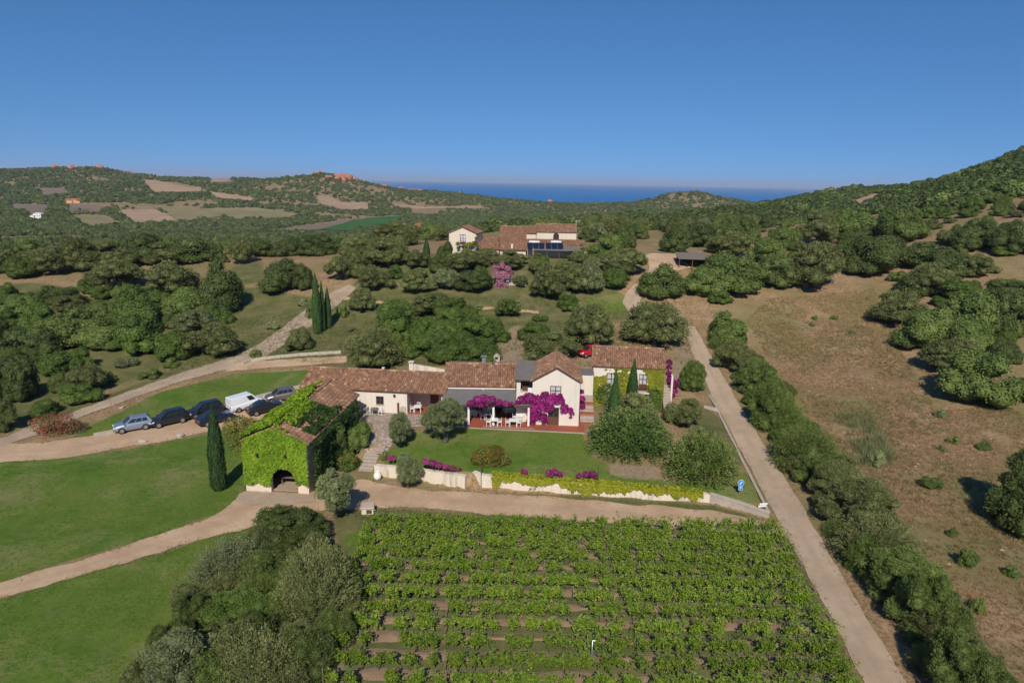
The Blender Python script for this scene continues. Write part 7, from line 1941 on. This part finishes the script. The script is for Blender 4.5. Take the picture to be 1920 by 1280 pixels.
# power line on the right
def wire(a, b, sag, label):
    pts = [tuple(np.array(a) * (1 - t) + np.array(b) * t - np.array([0, 0, 1]) * sag * 4 * t * (1 - t)) for t in np.linspace(0, 1, 21)]
    m = MB(); m.tube([tuple(np.array(p) - np.array(a)) for p in pts], 0.05, 4); o = m.build('power_cable', M['galvanised'], None); o.location = a; tag(o, label, 'cable')
pA = at_dist(1621, 379, 300); pB = at_dist(1935, 398, 215); pC = at_dist(1380, 393, 420)
r, h = None, None
zz = tz1(pA[0], pA[1]); pp = empty('power_pole', (pA[0], pA[1], zz)); tag(pp, 'wooden power pole by the small white shed', 'pole')
m = MB(); m.tube([(0, 0, -0.5), (0, 0, max(pA[2] - zz, 5))], [0.14, 0.1], 7); m.build('shaft', M['wood_grey'], pp)
m = MB(); m.box(-0.6, -0.05, max(pA[2] - zz, 5) - 0.4, 0.6, 0.05, max(pA[2] - zz, 5) - 0.3); m.build('crossarm', M['wood_grey'], pp)
wire(pA, pB, 3.2, 'pale cable sagging right across the wooded hill'); wire(pA, pC, 2.5, 'pale cable running left from the power pole')
zz = tz1(pB[0], pB[1]); pp = empty('power_pole', (pB[0], pB[1], zz)); tag(pp, 'power pole just outside the right edge of the wooded hill', 'pole'); m = MB(); m.tube([(0, 0, -0.5), (0, 0, max(pB[2] - zz, 1))], [0.14, 0.1], 7); m.build('shaft', M['wood_grey'], pp)
# vehicle under the carport
cg = (cp.location.x + 1.6, cp.location.y + 1.6, cp.location.z)
m = MB(); tr_ = empty('tractor', cg, 1.2); tag(tr_, 'dark machine parked under the carport', 'tractor')
m.box(-1.1, -0.45, 0.5, 0.4, 0.45, 1.05); m.box(0.4, -0.5, 0.5, 1.0, 0.5, 1.0); m.build('body', M['paint_navy'], tr_)
tm, rm = wheel_meshes(0.5)
for x, s in ((-0.7, -1), (-0.7, 1), (0.8, -1), (0.8, 1)): w = link('wheel', tm, M['tyre'], tr_, (x, s * 0.6, 0.48)); link('rim', rm, M['rim'], w)

# ------------------------------------------------------------------ rough grass
def tufts(name, P, blades, h, w, mat, label, seed):
    rg_ = np.random.default_rng(seed); n = len(P) * blades
    B = np.repeat(P, blades, 0) + np.column_stack([rg_.normal(0, h * 0.3, (n, 2)), np.zeros(n)])
    hh = h * rg_.uniform(0.4, 1.2, n); a = rg_.uniform(0, 6.28, n)
    dx = np.stack([np.cos(a), np.sin(a), np.zeros(n)], 1) * (w * rg_.uniform(0.6, 1.3, n))[:, None]
    tip = B + np.stack([rg_.normal(0, 0.4, n) * hh, rg_.normal(0, 0.4, n) * hh, hh], 1)
    V = np.stack([B - dx, B + dx, tip], 1).reshape(-1, 3)
    t = np.repeat(np.clip(np.repeat(rg_.normal(0.5, 0.2, len(P)), blades) + rg_.normal(0, 0.15, n), 0, 1), 3)
    o = link(name, make_mesh(name, V, np.arange(3 * n).reshape(n, 3), False, t), M[mat]); tag(o, label, 'grass', kind='stuff')
def grass_pts(poly, n, thr, sc=6.0, seed=0):
    w = np.array(wpoly(poly)); x0, y0 = w.min(0); x1, y1 = w.max(0)
    c = rg.uniform((x0, y0), (x1, y1), (n, 2)); k = in_poly(c[:, 0], c[:, 1], [tuple(q) for q in w]); k &= fbm(c[:, 0] / sc, c[:, 1] / sc, seed) > thr
    c = c[k]; return np.column_stack([c, tz(c[:, 0], c[:, 1]) - 0.02])
DRYF = [(1400, 600), (1440, 560), (1640, 540), (1660, 600), (1760, 770), (1890, 760), (1960, 800), (1960, 1280), (1880, 1280), (1700, 1010), (1500, 760)]
tufts('dry_grass', grass_pts(DRYF, 52000, 0.34, 5.0, 11), 5, 0.30, 0.018, 'dry_tuft', 'straw-coloured dry grass tufts over the right field', 1)
tufts('rough_grass', grass_pts(DRYF, 20000, 0.52, 7.0, 13), 6, 0.34, 0.02, 'green_tuft', 'greener weed tufts in patches of the right field', 2)
tufts('rough_grass', grass_pts([(60, 800), (450, 600), (600, 560), (660, 560), (700, 690), (640, 685), (450, 668), (300, 712), (150, 772)], 9000, 0.42, 5.0, 15), 6, 0.38, 0.02, 'green_tuft', 'weedy grass on the slope above the upper left track', 3)
tufts('rough_grass', grass_pts([(640, 690), (700, 560), (900, 555), (1110, 560), (1300, 600), (1300, 700), (980, 690)], 9000, 0.42, 5.0, 17), 6, 0.38, 0.02, 'green_tuft', 'weedy grass on the slope behind the houses', 4)
tufts('dry_grass', grass_pts([(60, 800), (450, 520), (1110, 540), (1300, 560), (1300, 700), (640, 690)], 9000, 0.5, 4.0, 19), 5, 0.34, 0.018, 'dry_tuft', 'dry grass tufts on the slopes behind the houses', 5)
tufts('vineyard_grass', grass_pts([(720, 985), (1480, 1012), (1640, 1330), (560, 1330)], 9000, 0.45, 3.0, 23), 6, 0.16, 0.014, 'green_tuft', 'grass between the vine rows', 6)
tufts('verge_grass', np.concatenate([grass_pts([(700, 915), (880, 922), (1120, 931), (1330, 946), (1440, 977), (1400, 982), (1330, 956), (1100, 938), (900, 926), (700, 914)], 2500, 0.3, 3.0, 25), grass_pts([(640, 958), (720, 953), (1000, 970), (1300, 991), (1480, 1006), (1480, 1018), (720, 990)], 4000, 0.3, 3.0, 27)]), 6, 0.2, 0.015, 'green_tuft', 'grass verge along both sides of the dirt track', 7)
ed = np.concatenate(EDGES); ed = np.repeat(ed, 5, 0) + rg.normal(0, 0.22, (len(ed) * 5, 2)); ed = ed[(np.hypot(ed[:, 0], ed[:, 1]) < 130) & (fbm(ed[:, 0] / 2.5, ed[:, 1] / 2.5, 33) > 0.42)]
ed = np.column_stack([ed, tz(ed[:, 0], ed[:, 1]) - 0.01]); hf = rg.random(len(ed)) < 0.6
tufts('verge_grass', ed[hf], 5, 0.2, 0.018, 'green_tuft', 'grass creeping over the edges of road and tracks', 9)
tufts('verge_grass', ed[~hf], 5, 0.2, 0.018, 'dry_tuft', 'dry grass along the edges of road and tracks', 10)
lw = np.concatenate([grass_pts([(0, 862), (90, 862), (250, 840), (400, 812), (455, 792), (464, 925), (430, 955), (300, 1000), (0, 1092)], 12000, 0.40, 3.0, 35), grass_pts([(0, 1122), (150, 1078), (300, 1036), (470, 985), (580, 1000), (400, 1120), (330, 1300), (0, 1300)], 12000, 0.4, 3.0, 37), grass_pts([(165, 800), (300, 735), (440, 700), (640, 688), (560, 742), (420, 765), (250, 800)], 5000, 0.4, 3.0, 39), grass_pts([(722, 858), (748, 815), (880, 805), (1095, 812), (1110, 860), (1240, 900), (1436, 955), (1120, 908), (905, 896), (708, 872)], 6000, 0.4, 3.0, 41)])
tufts('lawn_grass', lw, 6, 0.085, 0.016, 'lawn_tuft', 'short grass standing up from the lawns', 11)
def stones(name, P, mat, label, seed):
    rg_ = np.random.default_rng(seed); iv, iF = ico(); parts = []
    for p in P:
        q = iv * (1 + rg_.normal(0, 0.15, (len(iv), 1))) * np.array([1, rg_.uniform(0.6, 1), rg_.uniform(0.4, 0.7)]) * rg_.uniform(0.05, 0.20); parts.append((q + p, iF, np.full(len(iv), 0.5)))
    V, F, t_ = join_parts(parts); tag(link(name, make_mesh(name, V, F, False, t_), M[mat]), label, 'stones', kind='stuff')
stones('field_stones', grass_pts(DRYF, 420, 0.35, 6.0, 43), 'stone_pale', 'loose pale stones scattered over the dry field', 3)
reed = grass_pts([(1570, 780), (1630, 775), (1680, 860), (1620, 880)], 900, 0.3, 5.0, 29)
tufts('reeds', reed, 7, 0.9, 0.03, 'grey_olive', 'tall pale reeds in the middle of the dry field', 8)

# ------------------------------------------------------------------ the air
hz = MB(); hz.box(-41000, -200, SEA_Z - 1.0 - 40, 41000, 41000, 160)
t = NT('haze'); pv = t.n('ShaderNodeVolumePrincipled'); pv.inputs['Color'].default_value = (0.62, 0.74, 0.95, 1); pv.inputs['Density'].default_value = 0.000065; pv.inputs['Anisotropy'].default_value = 0.0
t.l(pv.outputs[0], t.out.inputs['Volume']); t.done('haze')
tag(hz.build('haze', M['haze']), 'thin blue summer haze over valley and sea', 'haze', kind='stuff')
